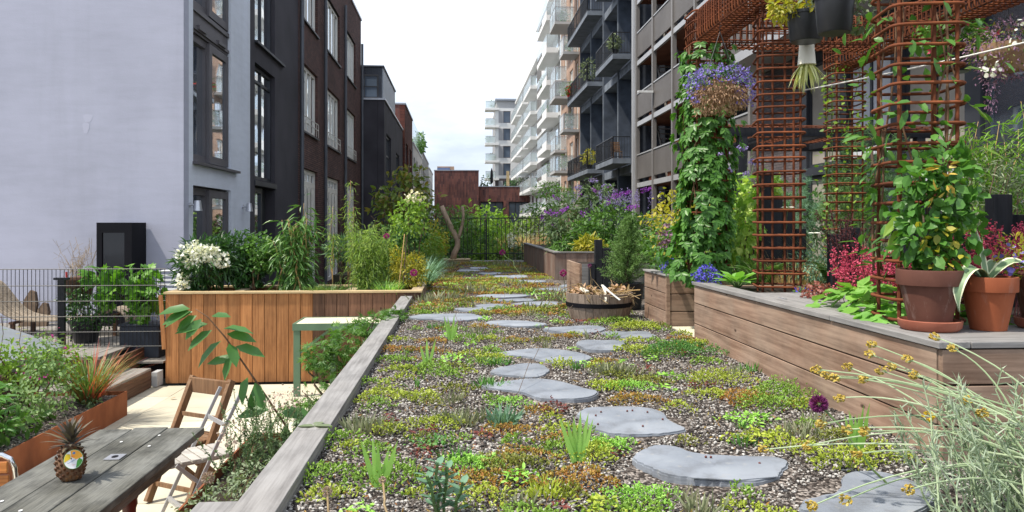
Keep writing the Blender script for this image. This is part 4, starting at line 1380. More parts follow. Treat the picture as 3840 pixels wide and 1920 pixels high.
part('coping', Geo().box(-3.15, 2.7, 99.95, 108, 7.903, 8.0), 'zinc_light', RB)
part('coping', Geo().box(2.72, 9.5, 100.25, 108, 5.853, 5.93), 'zinc_light', RB)
part('wooden_hut', Geo().box(-3.0, -.6, 110, 114, 4, 9.2), 'brick_tan', RB)
part('solar_panel', Geo().obox((-2.1, 109.5, 8.6), (1, 0, 0), (0, .8, .6), (0, -.6, .8), .9, .7, .04), 'solar', RB)
part('roof_planting', foliage(500, [(3.6, 102, 6.6, .7, .7, .8), (8.5, 102, 6.5, 1.6, .8, .7), (6.8, 102, 6.3, .7, .6, .5)], .3, .15, 'simple'), 'lf_dark', RB)
part('terrace_screen', Geo().box(6.35, 6.75, 101.5, 101.6, 5.93, 8.0), 'wood_rim', RB)
par = thing('folded_parasol', 'closed dark parasol standing on the far brick terrace', 'parasol', (4.4, 101.5, 5.9))
part('cover', Geo().lathe((4.4, 101.5, 6.3), [(.05, 0), (.22, .3), (.16, 1.6), (.03, 2.1)], 10), 'black_matt', par)
part('pole', Geo().tube([(4.4, 101.5, 5.9), (4.4, 101.5, 6.4)], .04, 6), 'black_matt', par)

# ---- white tower block behind
TB = thing('white_tower', 'distant white tower block with corner balconies', 'building', (8, 128, -1.2))
TY = 125
xs0, xs1 = 6.0, 16
def wall_xz(Y, x0, x1, z0, z1, holes, thick):
    xs = sorted({x0, x1, *[h[0] for h in holes], *[h[1] for h in holes]})
    g = Geo()
    for a, b in zip(xs[:-1], xs[1:]):
        cuts = sorted((h[2], h[3]) for h in holes if h[0] <= a + 1e-6 and h[1] >= b - 1e-6)
        z = z0
        for c0, c1 in cuts:
            if c0 - z > 1e-4:
                g.box(a, b, Y, Y + thick, z, c0)
            z = c1
        if z1 - z > 1e-4:
            g.box(a, b, Y, Y + thick, z, z1)
    return g
tz = [5.6 + 2.85 * k for k in range(6)]
holes = [(7.3, 8.5, z + .45, z + 2.4) for z in tz[:-1]] + [(10.6, 12.6, z + .55, z + 2.4) for z in tz[:-1]]
part('front_wall', wall_xz(TY, xs0, xs1, 8.4, 19.85, [h for h in holes if h[2] > 8.3], .4), 'concrete_white', TB)
part('brick_base', wall_xz(TY, xs0, xs1, -1.2, 8.4, [h for h in holes if h[2] < 8.3], .4), 'brick_grey', TB)
part('core', Geo().box(xs0 + .1, xs1, TY + .5, TY + 12, -1.2, 19.8), 'row_grey', TB)
part('roof_setback', Geo().box(xs0 + .2, xs1, TY + .2, TY + 10, 19.86, 21.1), 'concrete_soffit', TB)
part('roof_edge', Geo().box(xs0, xs1, TY - .2, TY + 10, 21.1, 21.4), 'zinc_light', TB)
for (a, b, c, d) in holes:
    g = Geo()
    g.box(a, a + .1, TY + .1, TY + .2, c, d)
    g.box(b - .1, b, TY + .1, TY + .2, c, d)
    g.box(a, b, TY + .1, TY + .2, d - .1, d)
    g.box(a, b, TY + .1, TY + .2, c, c + .1)
    w = part('window', g, 'frame_grey', TB)
    part('pane', Geo().box(a + .1, b - .1, TY + .15, TY + .17, c + .1, d - .1), 'pane_far', w)
    part('side_panel', Geo().box(a - .75, a - .05, TY - .03, TY, c, d), 'row_grey', TB)
for z in tz:
    part('floor_band', Geo().box(4.35, 6.6, TY - .5, TY + 2.4, z - .35, z), 'concrete_white', TB)
    b = part('balcony_glass', Geo().box(4.4, 5.95, TY - .42, TY - .38, z + .02, z + 1.05), 'balustrade_glass', TB)
    part('rail', Geo().box(4.4, 5.95, TY - .44, TY - .36, z + 1.06, z + 1.12), 'steel_pale', TB)
    if z > 7:
        part('balcony_plants', foliage(60, [(4.9 + random.random() * .7, TY, z + .6, .5, .3, .5)], .3, .14, 'simple'), 'lf_mid', TB)

# ================================================================== right side
def balcony(t, X0, X1, y0, y1, z, th, slabmat, railmat, kind, rail_h=1.1):
    """slab from the wall X1 out to X0, with balustrade"""
    s = part('balcony', Geo().box(X0, X1 - .01, y0, y1, z - th, z), slabmat, t)
    if kind == 'bars':
        g = Geo()
        for (a, b) in (((X0 + .03, y0 + .03), (X0 + .03, y1 - .03)), ((X0 + .03, y0 + .03), (X1 - .05, y0 + .03)), ((X0 + .03, y1 - .03), (X1 - .05, y1 - .03))):
            L = math.hypot(b[0] - a[0], b[1] - a[1])
            n = max(2, int(L / .14))
            g.bar((a[0], a[1], z + rail_h), (b[0], b[1], z + rail_h), .05, .04)
            g.bar((a[0], a[1], z + .08), (b[0], b[1], z + .08), .04, .03)
            for i in range(n + 1):
                q = i / n
                x, y = a[0] + (b[0] - a[0]) * q, a[1] + (b[1] - a[1]) * q
                w = .016 if i % 8 else .035
                g.box(x - w / 2, x + w / 2, y - w / 2, y + w / 2, z + .01, z + rail_h)
        part('railing', g, railmat, s)
    else:
        g = Geo()
        g.box(X0 + .02, X0 + .04, y0 + .03, y1 - .03, z + .06, z + rail_h - .05)
        g.box(X0 + .05, X1 - .05, y0 + .02, y0 + .04, z + .06, z + rail_h - .05)
        part('glass', g, kind, s)
        g = Geo()
        g.bar((X0 + .03, y0, z + rail_h), (X0 + .03, y1, z + rail_h), .05, .05)
        g.bar((X0 + .03, y0 + .03, z + rail_h), (X1, y0 + .03, z + rail_h), .05, .05)
        n = max(1, int((y1 - y0) / 1.5))
        for i in range(n + 1):
            yy = y0 + .03 + (y1 - y0 - .06) * i / n
            g.box(X0 + .01, X0 + .06, yy - .025, yy + .025, z, z + rail_h)
        part('railing', g, railmat, s)
    return s

RX = 8.8
# ---- white apartment building, far
AW = thing('white_apartments', 'long white apartment building with stacked glass balconies on the right', 'building', (14, 90, -1.2))
FL = [-0.6 + 2.83 * k for k in range(8)]
part('core', Geo().box(RX + .9, 20, 66.2, 118, -1.2, 20), 'interior_dark', AW)
part('roof_slab', Geo().box(RX - .3, 20, 66.0, 84, 22.05, 22.4), 'concrete_white', AW)
part('roof_slab', Geo().box(RX - .1, 20, 84.2, 118, 19.4, 19.7), 'concrete_white', AW)
for k, z in enumerate(FL):
    # near section: deep white slabs with white parapets
    if k < 8:
        part('floor_slab', Geo().box(RX - .1, RX + 1.0, 66.0, 84, z - .3, z), 'concrete_white', AW)
        s = part('balcony', Geo().box(RX - 1.15, RX - .12, 66.5, 74.5, z - .45, z), 'concrete_white', AW)
        if k in (1, 2, 4, 5):
            part('balcony_plants', foliage(120, [(RX - .7, 67.2 + k, z + .9, .3, .6, .5)], .25, .1, 'simple'), 'lf_mid', s)
        part('parapet', Geo().box(RX - 1.15, RX - 1.08, 66.5, 70.0, z + .003, z + .35), 'concrete_white', s)
        part('glass', Geo().box(RX - 1.13, RX - 1.1, 66.5, 74.5, z + .36, z + 1.15), 'balustrade_milk', s)
        part('glass', Geo().box(RX - 1.05, RX - .15, 66.52, 66.55, z + .02, z + 1.15), 'balustrade_milk', s)
        part('parapet', Geo().box(RX - .1, RX - .02, 74.6, 84, z + .003, z + 1.0), 'concrete_white', AW)
        for i in range(4):
            y0 = 66.6 + i * 4.4
            w = part('window', Geo().box(RX + .5, RX + .56, y0, y0 + 1.9, z + .1, z + 2.4), 'frame_white', AW)
            part('pane', Geo().box(RX + .48, RX + .497, y0 + .12, y0 + 1.78, z + .22, z + 2.3), 'pane_far', w)
            part('wall_panel', Geo().box(RX + .52, RX + .6, y0 + 1.9, y0 + 4.38, z + .003, z + 2.5), 'row_white' if i % 2 else 'row_grey', AW)
        if k in (2, 4, 5, 6):
            sc = Geo()
            for i in range(14):
                sc.box(RX - .2, RX - .12, 80 + i * .28, 80.12 + i * .28, z, z + 2.5)
            part('louvre_screen', sc, 'metal_taupe', AW)
    if k < 7:
        part('floor_slab', Geo().box(RX - .1, RX + 1.0, 84.2, 118, z - .3, z), 'concrete_white', AW)
        for j, y0 in enumerate((85, 96, 107)):
            balcony(AW, RX - .8, RX - .1, y0, y0 + 9.5, z + .02, .38, 'concrete_white', 'steel_pale', 'balustrade_glass')
        for i in range(7):
            y0 = 85 + i * 4.7
            w = part('window', Geo().box(RX + .5, RX + .56, y0, y0 + 2.2, z + .1, z + 2.4), 'frame_white', AW)
            part('pane', Geo().box(RX + .48, RX + .497, y0 + .12, y0 + 2.08, z + .22, z + 2.3), 'pane_far', w)
            part('wall_panel', Geo().box(RX + .52, RX + .6, y0 + 2.2, y0 + 4.68, z + .003, z + 2.5), 'row_white', AW)
part('rooftop_glass', Geo().box(RX - .05, RX - .02, 66, 84, 22.4, 23.4), 'balustrade_glass', AW)
part('end_wall', Geo().box(RX + .0, 20, 65.6, 65.95, -1.2, 22.4), 'concrete_white', AW)

# ---- tan brick part with steel and glass balconies
TBK = thing('tan_brick_apartments', 'tan brick apartment part with hanging steel and glass balconies', 'building', (14, 60, -1.2))
holes = []
for z in [-.6 + 2.83 * k for k in range(8)]:
    holes += [(56.2, 57.2, z + .1, z + 2.3), (58.6, 60.4, z + .1, z + 2.3), (62.2, 63.6, z + .1, z + 2.3)]
part('front_wall', wall_yz(RX, 55.1, 65.5, -1.2, 22.2, holes, .35, -1), 'brick_tan', TBK)
part('core', Geo().box(RX + .5, 20, 55.1, 65.5, -1.2, 22), 'interior_dark', TBK)
for (a, b, c, d) in holes:
    window_yz(TBK, RX, -1, a + .02, b - .02, c + .02, d - .02, 2 if b - a > 1.5 else 1, (), 'frame_white', 'pane_blue', .1, .08, .1)
for k in range(1, 8):
    z = -.6 + 2.83 * k
    part('balcony_plants', foliage(140, [(RX - .6, 56.4 if k % 2 else 59.4, z + .8, .3, .6, .5)], .2, .07, 'simple'), 'lf_mid' if k % 3 else 'lf_dark', TBK)
    if k % 2:
        balcony(TBK, RX - 1.2, RX, 55.4, 57.6, z, .2, 'concrete_soffit', 'steel_pale', 'balustrade_milk')
        balcony(TBK, RX - 1.0, RX, 61.8, 64.8, z - .9, .2, 'concrete_soffit', 'steel_pale', 'balustrade_milk')
    else:
        balcony(TBK, RX - 1.5, RX, 57.9, 61.2, z, .2, 'concrete_soffit', 'steel_pale', 'balustrade_milk')

# ---- black concrete building with black balconies
BB = thing('dark_concrete_building', 'dark blue grey concrete building with black railed balconies', 'building', (14, 46, -1.2))
part('core', Geo().box(RX + 1.5, 20, 37.9, 55, -1.2, 20), 'concrete_dark', BB)
bayY = [37.9, 41.9, 46.2, 50.6, 55.0]
for i, yy in enumerate(bayY):
    part('pier', Geo().box(RX, RX + 1.49, yy - .22, yy + .22 if i else yy, -1.2, 20), 'concrete_dark', BB)
    part('pier_edge', Geo().box(RX - .05, RX - .003, yy - .16, yy - .06, -1.2, 20), 'concrete_dark_light', BB)
for z in (-.9, 4.05, 9.35, 13.7, 18.2):
    for a, b in zip(bayY[:-1], bayY[1:]):
        part('floor_beam', Geo().box(RX + .02, RX + 1.48, a + .225, b - .225, z - .42, z), 'concrete_dark_light', BB)
zz = [-.9, 4.05, 9.35, 13.7, 18.2]
for (a, b) in zip(bayY[:-1], bayY[1:]):
    for z0, z1 in zip(zz[:-1], zz[1:]):
        part('wall_panel', Geo().box(RX + .9, RX + 1.0, a + .24, (a + b) / 2 - .3, z0 + .01, z1 - .43), 'concrete_dark', BB)
        w = window_yz(BB, RX + .7, -1, (a + b) / 2 - .28, b - .25, z0 + .05, z1 - .45, 2, (z0 + 2.2,), 'frame_dark', 'pane_blue', .1, .08, .1)
for z in (4.35, 9.68, 14.0):
    for (y0, y1) in ((38.7, 43.6), (46.4, 55.0)):
        balcony(BB, RX - .95, RX, y0, y1, z, .26, 'concrete_dark_light', 'black_metal', 'bars')
part('rain_pipe', Geo().tube([(RX - .05, 38.05, -1.2), (RX - .05, 38.05, 20)], .07, 8), 'steel_pale', BB)
def pot_plant(x, y, z, h, label, leaf='lf_mid', fl=None):
    t = thing('balcony_plant', label, 'potted plant', (x, y, z), 'potted plants on the dark balconies')
    part('pot', Geo().lathe((x, y, z), [(.14, 0), (.2, .32), (.17, .32), (.16, .28)], 12), 'black_plastic', t)
    part('foliage', foliage(240, [(x, y, z + .3 + h * .5, h * .42, h * .5, h * .5)], .2, .07, 'simple'), leaf, t)
    if fl:
        part('flowers', foliage(60, [(x, y, z + .3 + h * .5, h * .4, h * .48, h * .45)], .16, .14, 'round'), fl, t)
pot_plant(8.05, 39.2, 9.68, .75, 'bushy potted plant on the upper near dark balcony', 'lf_olive')
pot_plant(8.1, 47.5, 9.68, 1.3, 'tall grassy potted plant on the upper far dark balcony', 'lf_olive')
pot_plant(8.0, 53.8, 9.68, 1.0, 'potted plant with red flowers at the far end of a dark balcony', 'lf_mid', 'fl_red')
pot_plant(8.1, 47.2, 4.35, .9, 'yellow green potted plant on the lower far dark balcony', 'lf_yellowing')
ch = thing('balcony_chair', 'slatted deck chair on the lower near dark balcony', 'chair', (8.3, 39.6, 4.35))
for i in range(5):
    part('slat', Geo().box(8.0, 8.5, 39.4 + i * .1, 39.47 + i * .1, 4.75 + i * .002, 4.78), 'chair_wood', ch)
    part('slat', Geo().box(8.0, 8.5, 39.95 + i * .04, 39.99 + i * .04, 4.85 + i * .1, 4.93 + i * .1), 'chair_wood', ch)
for (a, b) in ((8.02, 39.42), (8.46, 39.42), (8.02, 39.9), (8.46, 39.9)):
    part('leg', Geo().box(a, a + .04, b, b + .04, 4.35, 4.75), 'chair_wood', ch)

# ---- grey gallery building with stairs
GG = thing('gallery_building', 'taupe steel gallery building with panel balustrades and stairs on the right', 'building', (12, 30, -1.2))
posts = [22.6, 25.0, 28.0, 31.0, 34.2, 37.4]
GF = [-.1, 2.9, 5.9, 8.9, 11.9]
part('back_wall', Geo().box(RX + 1.9, 20, 22.6, 37.6, -1.2, 14), 'concrete_dark', GG)
for yy in posts:
    part('post', Geo().box(RX - .06, RX + .12, yy - .09, yy + .09, -1.2, 14), 'metal_taupe', GG)
part('pale_post', Geo().box(RX - .1, RX - .0, 37.55, 37.7, -1.2, 14), 'steel_pale', GG)
for z in GF:
    part('gallery_floor', Geo().box(RX + .15, RX + 1.88, 22.7, 37.4, z - .05, z + .1), 'timber_soffit', GG)
    for a, b in zip(posts[:-1], posts[1:]):
        part('edge_beam', Geo().box(RX - .02, RX + .1, a + .095, b - .095, z - .12, z + .1), 'steel_pale', GG)
        part('balustrade_panel', Geo().box(RX - .0, RX + .05, a + .095, b - .095, z + .30, z + 1.45), 'panel_taupe', GG)
        part('handrail', Geo().box(RX - .03, RX + .08, a + .095, b - .095, z + 1.455, z + 1.51), 'steel_pale', GG)
        part('flower_box', Geo().box(RX + .12, RX + .3, a + .5, a + 1.3, z + .1, z + .3), 'terracotta', GG)
for z in GF[:-1]:
    for y0 in (31.6, 35.0):
        for i in range(11):
            part('stair_tread', Geo().box(RX + .9, RX + 1.7, y0 + i * .17, y0 + .16 + i * .17, z + .1 + i * .26, z + .14 + i * .26), 'steel_pale', GG)
        part('stringer', Geo().bar((RX + .88, y0, z + .1), (RX + .88, y0 + 1.9, z + 2.9), .04, .16), 'metal_taupe', GG)
    for y0 in (23.5, 26.5, 29.3):
        d = part('door', Geo().box(RX + 1.85, RX + 1.895, y0, y0 + .95, z + .1, z + 2.25), 'frame_dark', GG)
        w = part('window', Geo().box(RX + 1.85, RX + 1.895, y0 + 1.1, y0 + 1.8, z + .9, z + 2.2), 'frame_white', GG)
        part('pane', Geo().box(RX + 1.84, RX + 1.849, y0 + 1.16, y0 + 1.74, z + .98, z + 2.12), 'pane_blue', w)
cam_ = Geo().box(RX - .75, RX - .05, 34.0, 34.12, 6.9, 7.0)
part('wall_light', cam_, 'white_paint', GG)

# ---- grey brown brick and glazed ground floor nearest on the right
GL = thing('glazed_building', 'grey brick building with dark framed glazing and curtains behind the pergola', 'building', (12, 16, -1.2))
holes = [(20.0, 21.2, -1, 1.6)]
bays = [(10.2, 12.4), (12.8, 14.7), (15.1, 16.9), (17.2, 18.9)]
for a, b in bays:
    holes += [(a, b, -.4, 2.2), (a, b, 2.4, 5.0)]
part('front_wall', wall_yz(RX, 19.3, 22.5, -1.2, 12, [h for h in holes if h[0] > 19], .3, -1), 'brick_grey', GL)
part('dark_wall', wall_yz(RX, 9.0, 19.29, -1.2, 12, [h for h in holes if h[0] < 19], .3, -1), 'frame_dark', GL)
part('core', Geo().box(RX + .9, 20, 9, 22.4, -1.2, 12), 'interior_dark', GL)
for i, (a, b) in enumerate(bays):
    window_yz(GL, RX, -1, a + .01, b - .01, -.39, 2.19, 2, (1.2,), 'frame_dark', ('pane_blue', 'curtain', 'pane_blue', 'curtain_beige')[i], .08, .08, .08)
    window_yz(GL, RX, -1, a + .01, b - .01, 2.41, 4.99, 2, (), 'frame_dark', ('pane_blue', 'curtain_beige', 'curtain', 'curtain_beige')[i], .08, .08, .08)
window_yz(GL, RX, -1, 20.02, 21.18, -.98, 1.58, 1, (), 'frame_dark', 'pane', .1, .08, .1, 'door')
part('concrete_canopy', Geo().box(RX - 1.3, RX - .01, 9.0, 21.8, 5.35, 5.6), 'steel_pale', GL)

# black garden pergola in front of it
PG = thing('black_pergola', 'black timber garden pergola with a rusty mesh roof against the glazed building', 'pergola', (6, 13, 0))
for (x, y) in ((4.6, 12.2), (7.6, 12.2), (4.6, 14.6), (7.6, 14.6)):
    part('post', Geo().box(x - .07, x + .07, y - .07, y + .07, -.05, 2.42), 'black_timber', PG)
part('beam', Geo().box(4.2, 7.9, 12.13, 12.27, 2.423, 2.56), 'black_timber', PG)
part('beam', Geo().box(4.2, 7.9, 14.53, 14.67, 2.423, 2.56), 'black_timber', PG)
for i in range(5):
    x = 4.5 + i * .78
    part('rafter', Geo().box(x - .03, x + .03, 12.275, 14.525, 2.44, 2.55), 'black_timber', PG)
mg = Geo()
for i in range(24):
    mg.tube([(4.3 + i * .15, 12.1, 2.58), (4.3 + i * .15, 14.7, 2.58)], .008, 4)
for i in range(18):
    mg.tube([(4.2, 12.1 + i * .15, 2.59), (7.9, 12.1 + i * .15, 2.59)], .008, 4)
part('mesh_roof', mg, 'rebar', PG)
# ================================================================== raised deck and steps at the left
DK = thing('raised_deck', 'raised grey timber deck against the white house wall', 'deck', (-6.3, 11.2, PATIO))
for i in range(30):
    x0 = -8.5 + i * .145
    if x0 > -4.3:
        break
    part('deck_board', Geo().box(x0, x0 + .138, 9.56, 12.93, DECK - .028, DECK + random.uniform(-.002, .002)), 'deck_wood', DK)
part('fascia', Geo().box(-4.172, -4.14, 9.56, 12.9, PATIO + .02, DECK - .03), 'step_wood', DK)
part('fascia', Geo().box(-8.5, -4.175, 9.52, 9.55, PATIO + .02, DECK - .03), 'step_wood', DK)
part('ledge', Geo().box(-4.13, -3.80, 10.2, 12.9, -.80, -.775), 'deck_wood', DK)
part('ledge_base', Geo().box(-4.13, -3.84, 10.3, 12.9, PATIO + .02, -.802), 'black_matt', DK)
STP = thing('deck_step', 'low timber step with reddish brown sides leading up to the deck', 'step', (-4.3, 9.2, PATIO))
for i in range(5):
    x0 = -4.62 + i * .16
    part('tread_board', Geo().box(x0, x0 + .152, 8.60, 9.88, -.828, -.80 + random.uniform(-.002, .001)), 'deck_wood', STP)
part('side_board', Geo().box(-3.845, -3.825, 8.62, 9.88, PATIO + .01, -.94), 'step_wood', STP)
part('side_board', Geo().box(-3.845, -3.825, 8.62, 9.88, -.935, -.83), 'step_wood', STP)
part('front_board', Geo().box(-4.62, -3.85, 8.60, 8.62, PATIO + .01, -.83), 'step_wood', STP)
part('dark_block', Geo().box(-3.83, -3.76, 9.9, 10.09, PATIO + .01, -.86), 'concrete_soffit', STP)

# ================================================================== wire mesh fence
MF = thing('mesh_fence', 'black double wire mesh fence panel on the deck edge', 'fence', (-5.5, 10.3, DECK))
vw = mesh_of(Geo().tube([(0, 0, 0), (0, 0, 1.02)], .0042, 5), 'black_metal')
i = 0
x = -7.2
while x < -3.80:
    inst('wire', vw, MF, (x, 10.3, DECK))
    x += .0505
hw_ = mesh_of(Geo().tube([(-7.2, 0, 0), (-3.80, 0, 0)], .005, 5), 'black_metal')
for z in (1.015, .80, .60, .40, .20, .01):
    for dy in (-.009, .009):
        inst('cross_wire', hw_, MF, (0, 10.3 + dy, DECK + z))
part('post', Geo().box(-5.18, -5.10, 10.33, 10.39, DECK, .27), 'black_metal', MF)
part('post_cap', Geo().box(-5.23, -5.06, 10.33, 10.41, .272, .30), 'black_metal', MF)

# ================================================================== dark column fireplace on the wall
FPL = thing('outdoor_fireplace', 'tall matt black outdoor fireplace box against the white wall', 'fireplace', (-5.5, 12.7, DECK))
part('body', Geo().box(-5.62, -5.09, 12.42, 12.94, DECK, 1.02), 'black_matt', FPL)
fr = Geo()
for (x0, x1, z0, z1) in ((-5.62, -5.54, -.1, 1.02), (-5.20, -5.09, -.1, 1.02), (-5.54, -5.20, .86, 1.02), (-5.54, -5.20, -.1, .02)):
    fr.box(x0, x1, 12.38, 12.418, z0, z1)
part('door_frame', fr, 'black_matt', FPL)
part('door_glass', Geo().box(-5.54, -5.20, 12.405, 12.417, .02, .86), 'black_gloss', FPL)

# ================================================================== sloping grey metal cover
CV = thing('metal_cover', 'sloping pale grey sheet metal cover with a dark edge behind the rusty bed', 'cover', (-5.4, 9.2, DECK))
T_ = np.array([-4.67, 9.49, -.45]); B_ = np.array([-6.6, 10.2, -.02]); N_ = np.array([-4.76, 7.9, -.46])
C_ = B_ + N_ - T_
g = Geo()
dn = np.array([0, 0, -.045])
g.add([T_, B_, C_, N_, T_ + dn, B_ + dn, C_ + dn, N_ + dn], [(0, 1, 2, 3), (7, 6, 5, 4), (0, 4, 5, 1), (1, 5, 6, 2), (2, 6, 7, 3), (3, 7, 4, 0)])
part('sheet', g, 'zinc_sheet', CV, bevel=.004)
g = Geo()
for q in (T_ * .9 + C_ * .1, B_ * .9 + N_ * .1 - np.array([0, .1, 0]), N_ * .9 + B_ * .1, C_ * .9 + T_ * .1):
    pass
e = Geo()
d2 = np.array([0, 0, -.046]); d3 = np.array([0, 0, -.13])
I_ = (T_ + B_ + C_ + N_) / 4
sh = lambda p: p + (I_ - p) * .02
TT, BB_, CC, NN = (sh(q) for q in (T_, B_, C_, N_))
e.add([TT + d2, BB_ + d2, CC + d2, NN + d2, TT + d3, BB_ + d3, CC + d3, NN + d3], [(0, 1, 2, 3), (7, 6, 5, 4), (0, 4, 5, 1), (1, 5, 6, 2), (2, 6, 7, 3), (3, 7, 4, 0)])
part('edge_frame', e, 'zinc_edge', CV)
for q in (TT, BB_, CC, NN):
    q = q + (I_ - q) * .08
    zb = DECK if q[1] > 9.6 else PATIO
    part('leg', Geo().box(q[0] - .03, q[0] + .03, q[1] - .03, q[1] + .03, zb, q[2] - .12), 'zinc_edge', CV)

# ================================================================== rusty steel raised bed
CB = thing('rusty_steel_bed', 'long rust brown weathering steel plant bed in front of the deck step', 'plant bed', (-4.7, 7, PATIO))
part('side_plate', Geo().box(-3.552, -3.540, 4.6, 8.50, PATIO, -.79), 'corten', CB)
part('end_plate', Geo().box(-5.9, -3.553, 8.488, 8.50, PATIO, -.792), 'corten', CB)
part('end_plate', Geo().box(-5.9, -3.553, 4.6, 4.612, PATIO, -.792), 'corten', CB)
part('side_plate', Geo().box(-5.912, -5.901, 4.6, 8.50, PATIO, -.79), 'corten', CB)
part('soil', Geo().box(-5.89, -3.56, 4.62, 8.48, PATIO, -.83), 'gravel_bed', CB)

# herb bed below the roof edge
HB = thing('herb_bed', 'dark rusty steel herb bed below the roof edging', 'plant bed', (-1.05, 4.4, PATIO))
part('side_plate', Geo().box(-1.372, -1.36, 3.2, 5.25, PATIO, -.40), 'corten', HB)
part('end_plate', Geo().box(-1.359, -.76, 3.2, 3.212, PATIO, -.402), 'corten', HB)
part('end_plate', Geo().box(-1.359, -.76, 5.238, 5.25, PATIO, -.402), 'corten', HB)
part('soil', Geo().box(-1.358, -.76, 3.214, 5.236, PATIO, -.45), 'soil', HB)

# ================================================================== old table
TZ = -0.30
TBL = thing('wooden_table', 'weathered grey plank table with dark red legs on the patio', 'table', (-1.94, 3.8, PATIO))
for (x0, x1, ye) in ((-2.265, -2.062, 5.03), (-2.058, -1.852, 5.06), (-1.847, -1.620, 5.04)):
    g = Geo().box(x0, x1, 2.3, ye, TZ - .045, TZ + random.uniform(-.002, .002))
    part('plank', g, 'table_wood', TBL, bevel=.006)
part('end_batten', Geo().box(-2.20, -1.68, 4.72, 4.80, TZ - .10, TZ - .047), 'table_wood', TBL)
part('apron', Geo().box(-1.72, -1.69, 2.5, 4.72, TZ - .14, TZ - .047), 'table_wood', TBL)
part('apron', Geo().box(-2.20, -2.17, 2.5, 4.72, TZ - .14, TZ - .047), 'table_wood', TBL)
for (x, y) in ((-1.76, 4.25), (-2.13, 4.25), (-1.76, 2.7), (-2.13, 2.7)):
    prof = [(.022, 0), (.03, .03), (.026, .1), (.034, .3), (.036, .4), (.044, .42), (.046, .44), (.034, .46), (.034, .52), (.042, .545), (.04, .57), (.045, .58), (.045, .70)]
    part('leg', Geo().lathe((x, y, PATIO), [(r, z * (TZ - .047 - PATIO) / .70) for r, z in prof], 16), 'leg_red', TBL, smooth=True, auto=40)
pt = Geo()
pt.box(-1.945, -1.86, 4.36, 4.46, TZ + .003, TZ + .007)
part('parasol_plate', pt, 'alu', TBL)
part('parasol_hole', Geo().prism([(-1.9025 + .017 * math.cos(a), 4.41 + .024 * math.sin(a)) for a in np.linspace(0, 6.28, 17)[:-1]], TZ + .0072, TZ + .0085), 'black_matt', TBL)
for (x, y) in ((-2.13, 3.75), (-1.975, 3.62), (-2.0, 4.72), (-1.80, 4.62), (-1.83, 4.85)):
    o = [(x + .008 * math.cos(a), y + .011 * math.sin(a)) for a in np.linspace(0, 6.28, 13)[:-1]]
    part('pale_spot', Geo().prism(o, TZ + .0025, TZ + .0042), 'white_paint', TBL)

# ---- pineapple
px, py = -1.965, 4.05
PA = thing('pineapple', 'ripe brown pineapple with a round fruit label on the wooden table', 'pineapple', (px, py, TZ + .003))
bz = TZ + .003
prof = []
for i in range(13):
    t = i / 12
    r = .064 * (max(0.02, math.sin(math.pi * min(1, .14 + t * .80))) ** .5)
    prof.append((r, t * .172))
part('fruit', Geo().lathe((px, py, bz), prof, 24), 'stem_brown', PA, smooth=True)
mat_leaf('pine_scale', [(0.05, 0.018, 0.008), (0.12, 0.045, 0.016), (0.21, 0.10, 0.035)], transl=0, rough=0.5)
mat_leaf('pine_tip', [(0.16, 0.11, 0.07), (0.26, 0.20, 0.14)], transl=0, rough=0.7)
mat_leaf('pine_crown', [(0.05, 0.042, 0.035), (0.095, 0.08, 0.062), (0.19, 0.16, 0.09)], transl=0.1, rough=0.6)
P, D, Nn = [], [], []
for i in range(96):
    t = (i + .5) / 96
    a = i * 2.39996
    z = .006 + t * .158
    r = np.interp(z, [q[1] for q in prof], [q[0] for q in prof])
    P.append((px + r * .97 * math.cos(a), py + r * .97 * math.sin(a), bz + z - .006))
    D.append((.25 * math.cos(a), .25 * math.sin(a), 1))
    Nn.append((math.cos(a), math.sin(a), 0))
P, D, Nn = map(np.array, (P, D, Nn))
part('scales', leaves(Geo(), P, D, Nn, .022, .019, 'bead', -.1), 'pine_scale', PA)
part('scale_tips', leaves(Geo(), P + Nn * .006 + np.array([0, 0, .006]), D, Nn, .009, .008, 'bead', 0), 'pine_tip', PA)
n = 46
a = np.arange(n) * 2.39996
lay = np.arange(n) / n
el = np.radians(8 + 78 * lay)
D = np.stack([np.cos(a) * np.cos(el), np.sin(a) * np.cos(el), np.sin(el)], 1)
base_ = np.array([px, py, bz + .165]) + np.stack([np.cos(a) * .02 * (1 - lay), np.sin(a) * .02 * (1 - lay), lay * .06], 1)
Nn = np.stack([-np.cos(a) * .6, -np.sin(a) * .6, np.full(n, 1.0)], 1)
L = .055 + .075 * np.sin(lay * 3.0) + .02 * rng.random(n)
part('crown', leaves(Geo(), base_, D, Nn, L, .019, 'blade', .28), 'pine_crown', PA)
# the fruit label: round card with orange, yellow, white and leaf green fields
MATS['card_white'] = mat_plain('card_white', (0.78, 0.78, 0.78), 0.5, var=.02)
mat_plain('card_orange', (0.80, 0.36, 0.02), 0.5, var=.03); mat_plain('card_yellow', (0.70, 0.50, 0.01), 0.5, var=.03)
mat_plain('card_green', (0.05, 0.28, 0.03), 0.5, var=.1); mat_plain('card_blue', (0.08, 0.20, 0.42), 0.5, var=.03); mat_plain('card_red', (0.75, 0.13, 0.03), 0.5, var=.03)
to = np.array([-px, -py, 0.0]); to /= np.linalg.norm(to)
rt = np.array([to[1], -to[0], 0.0]) * -1
nrm_ = unit(to + np.array([0, 0, .30])); upv = np.cross(nrm_, -rt) if np.cross(nrm_, -rt)[2] > 0 else np.cross(-rt, nrm_)
cc = np.array([px, py, bz + .117]) + to * .069 + (-rt) * -.012
if rt[0] < 0:
    rt = -rt
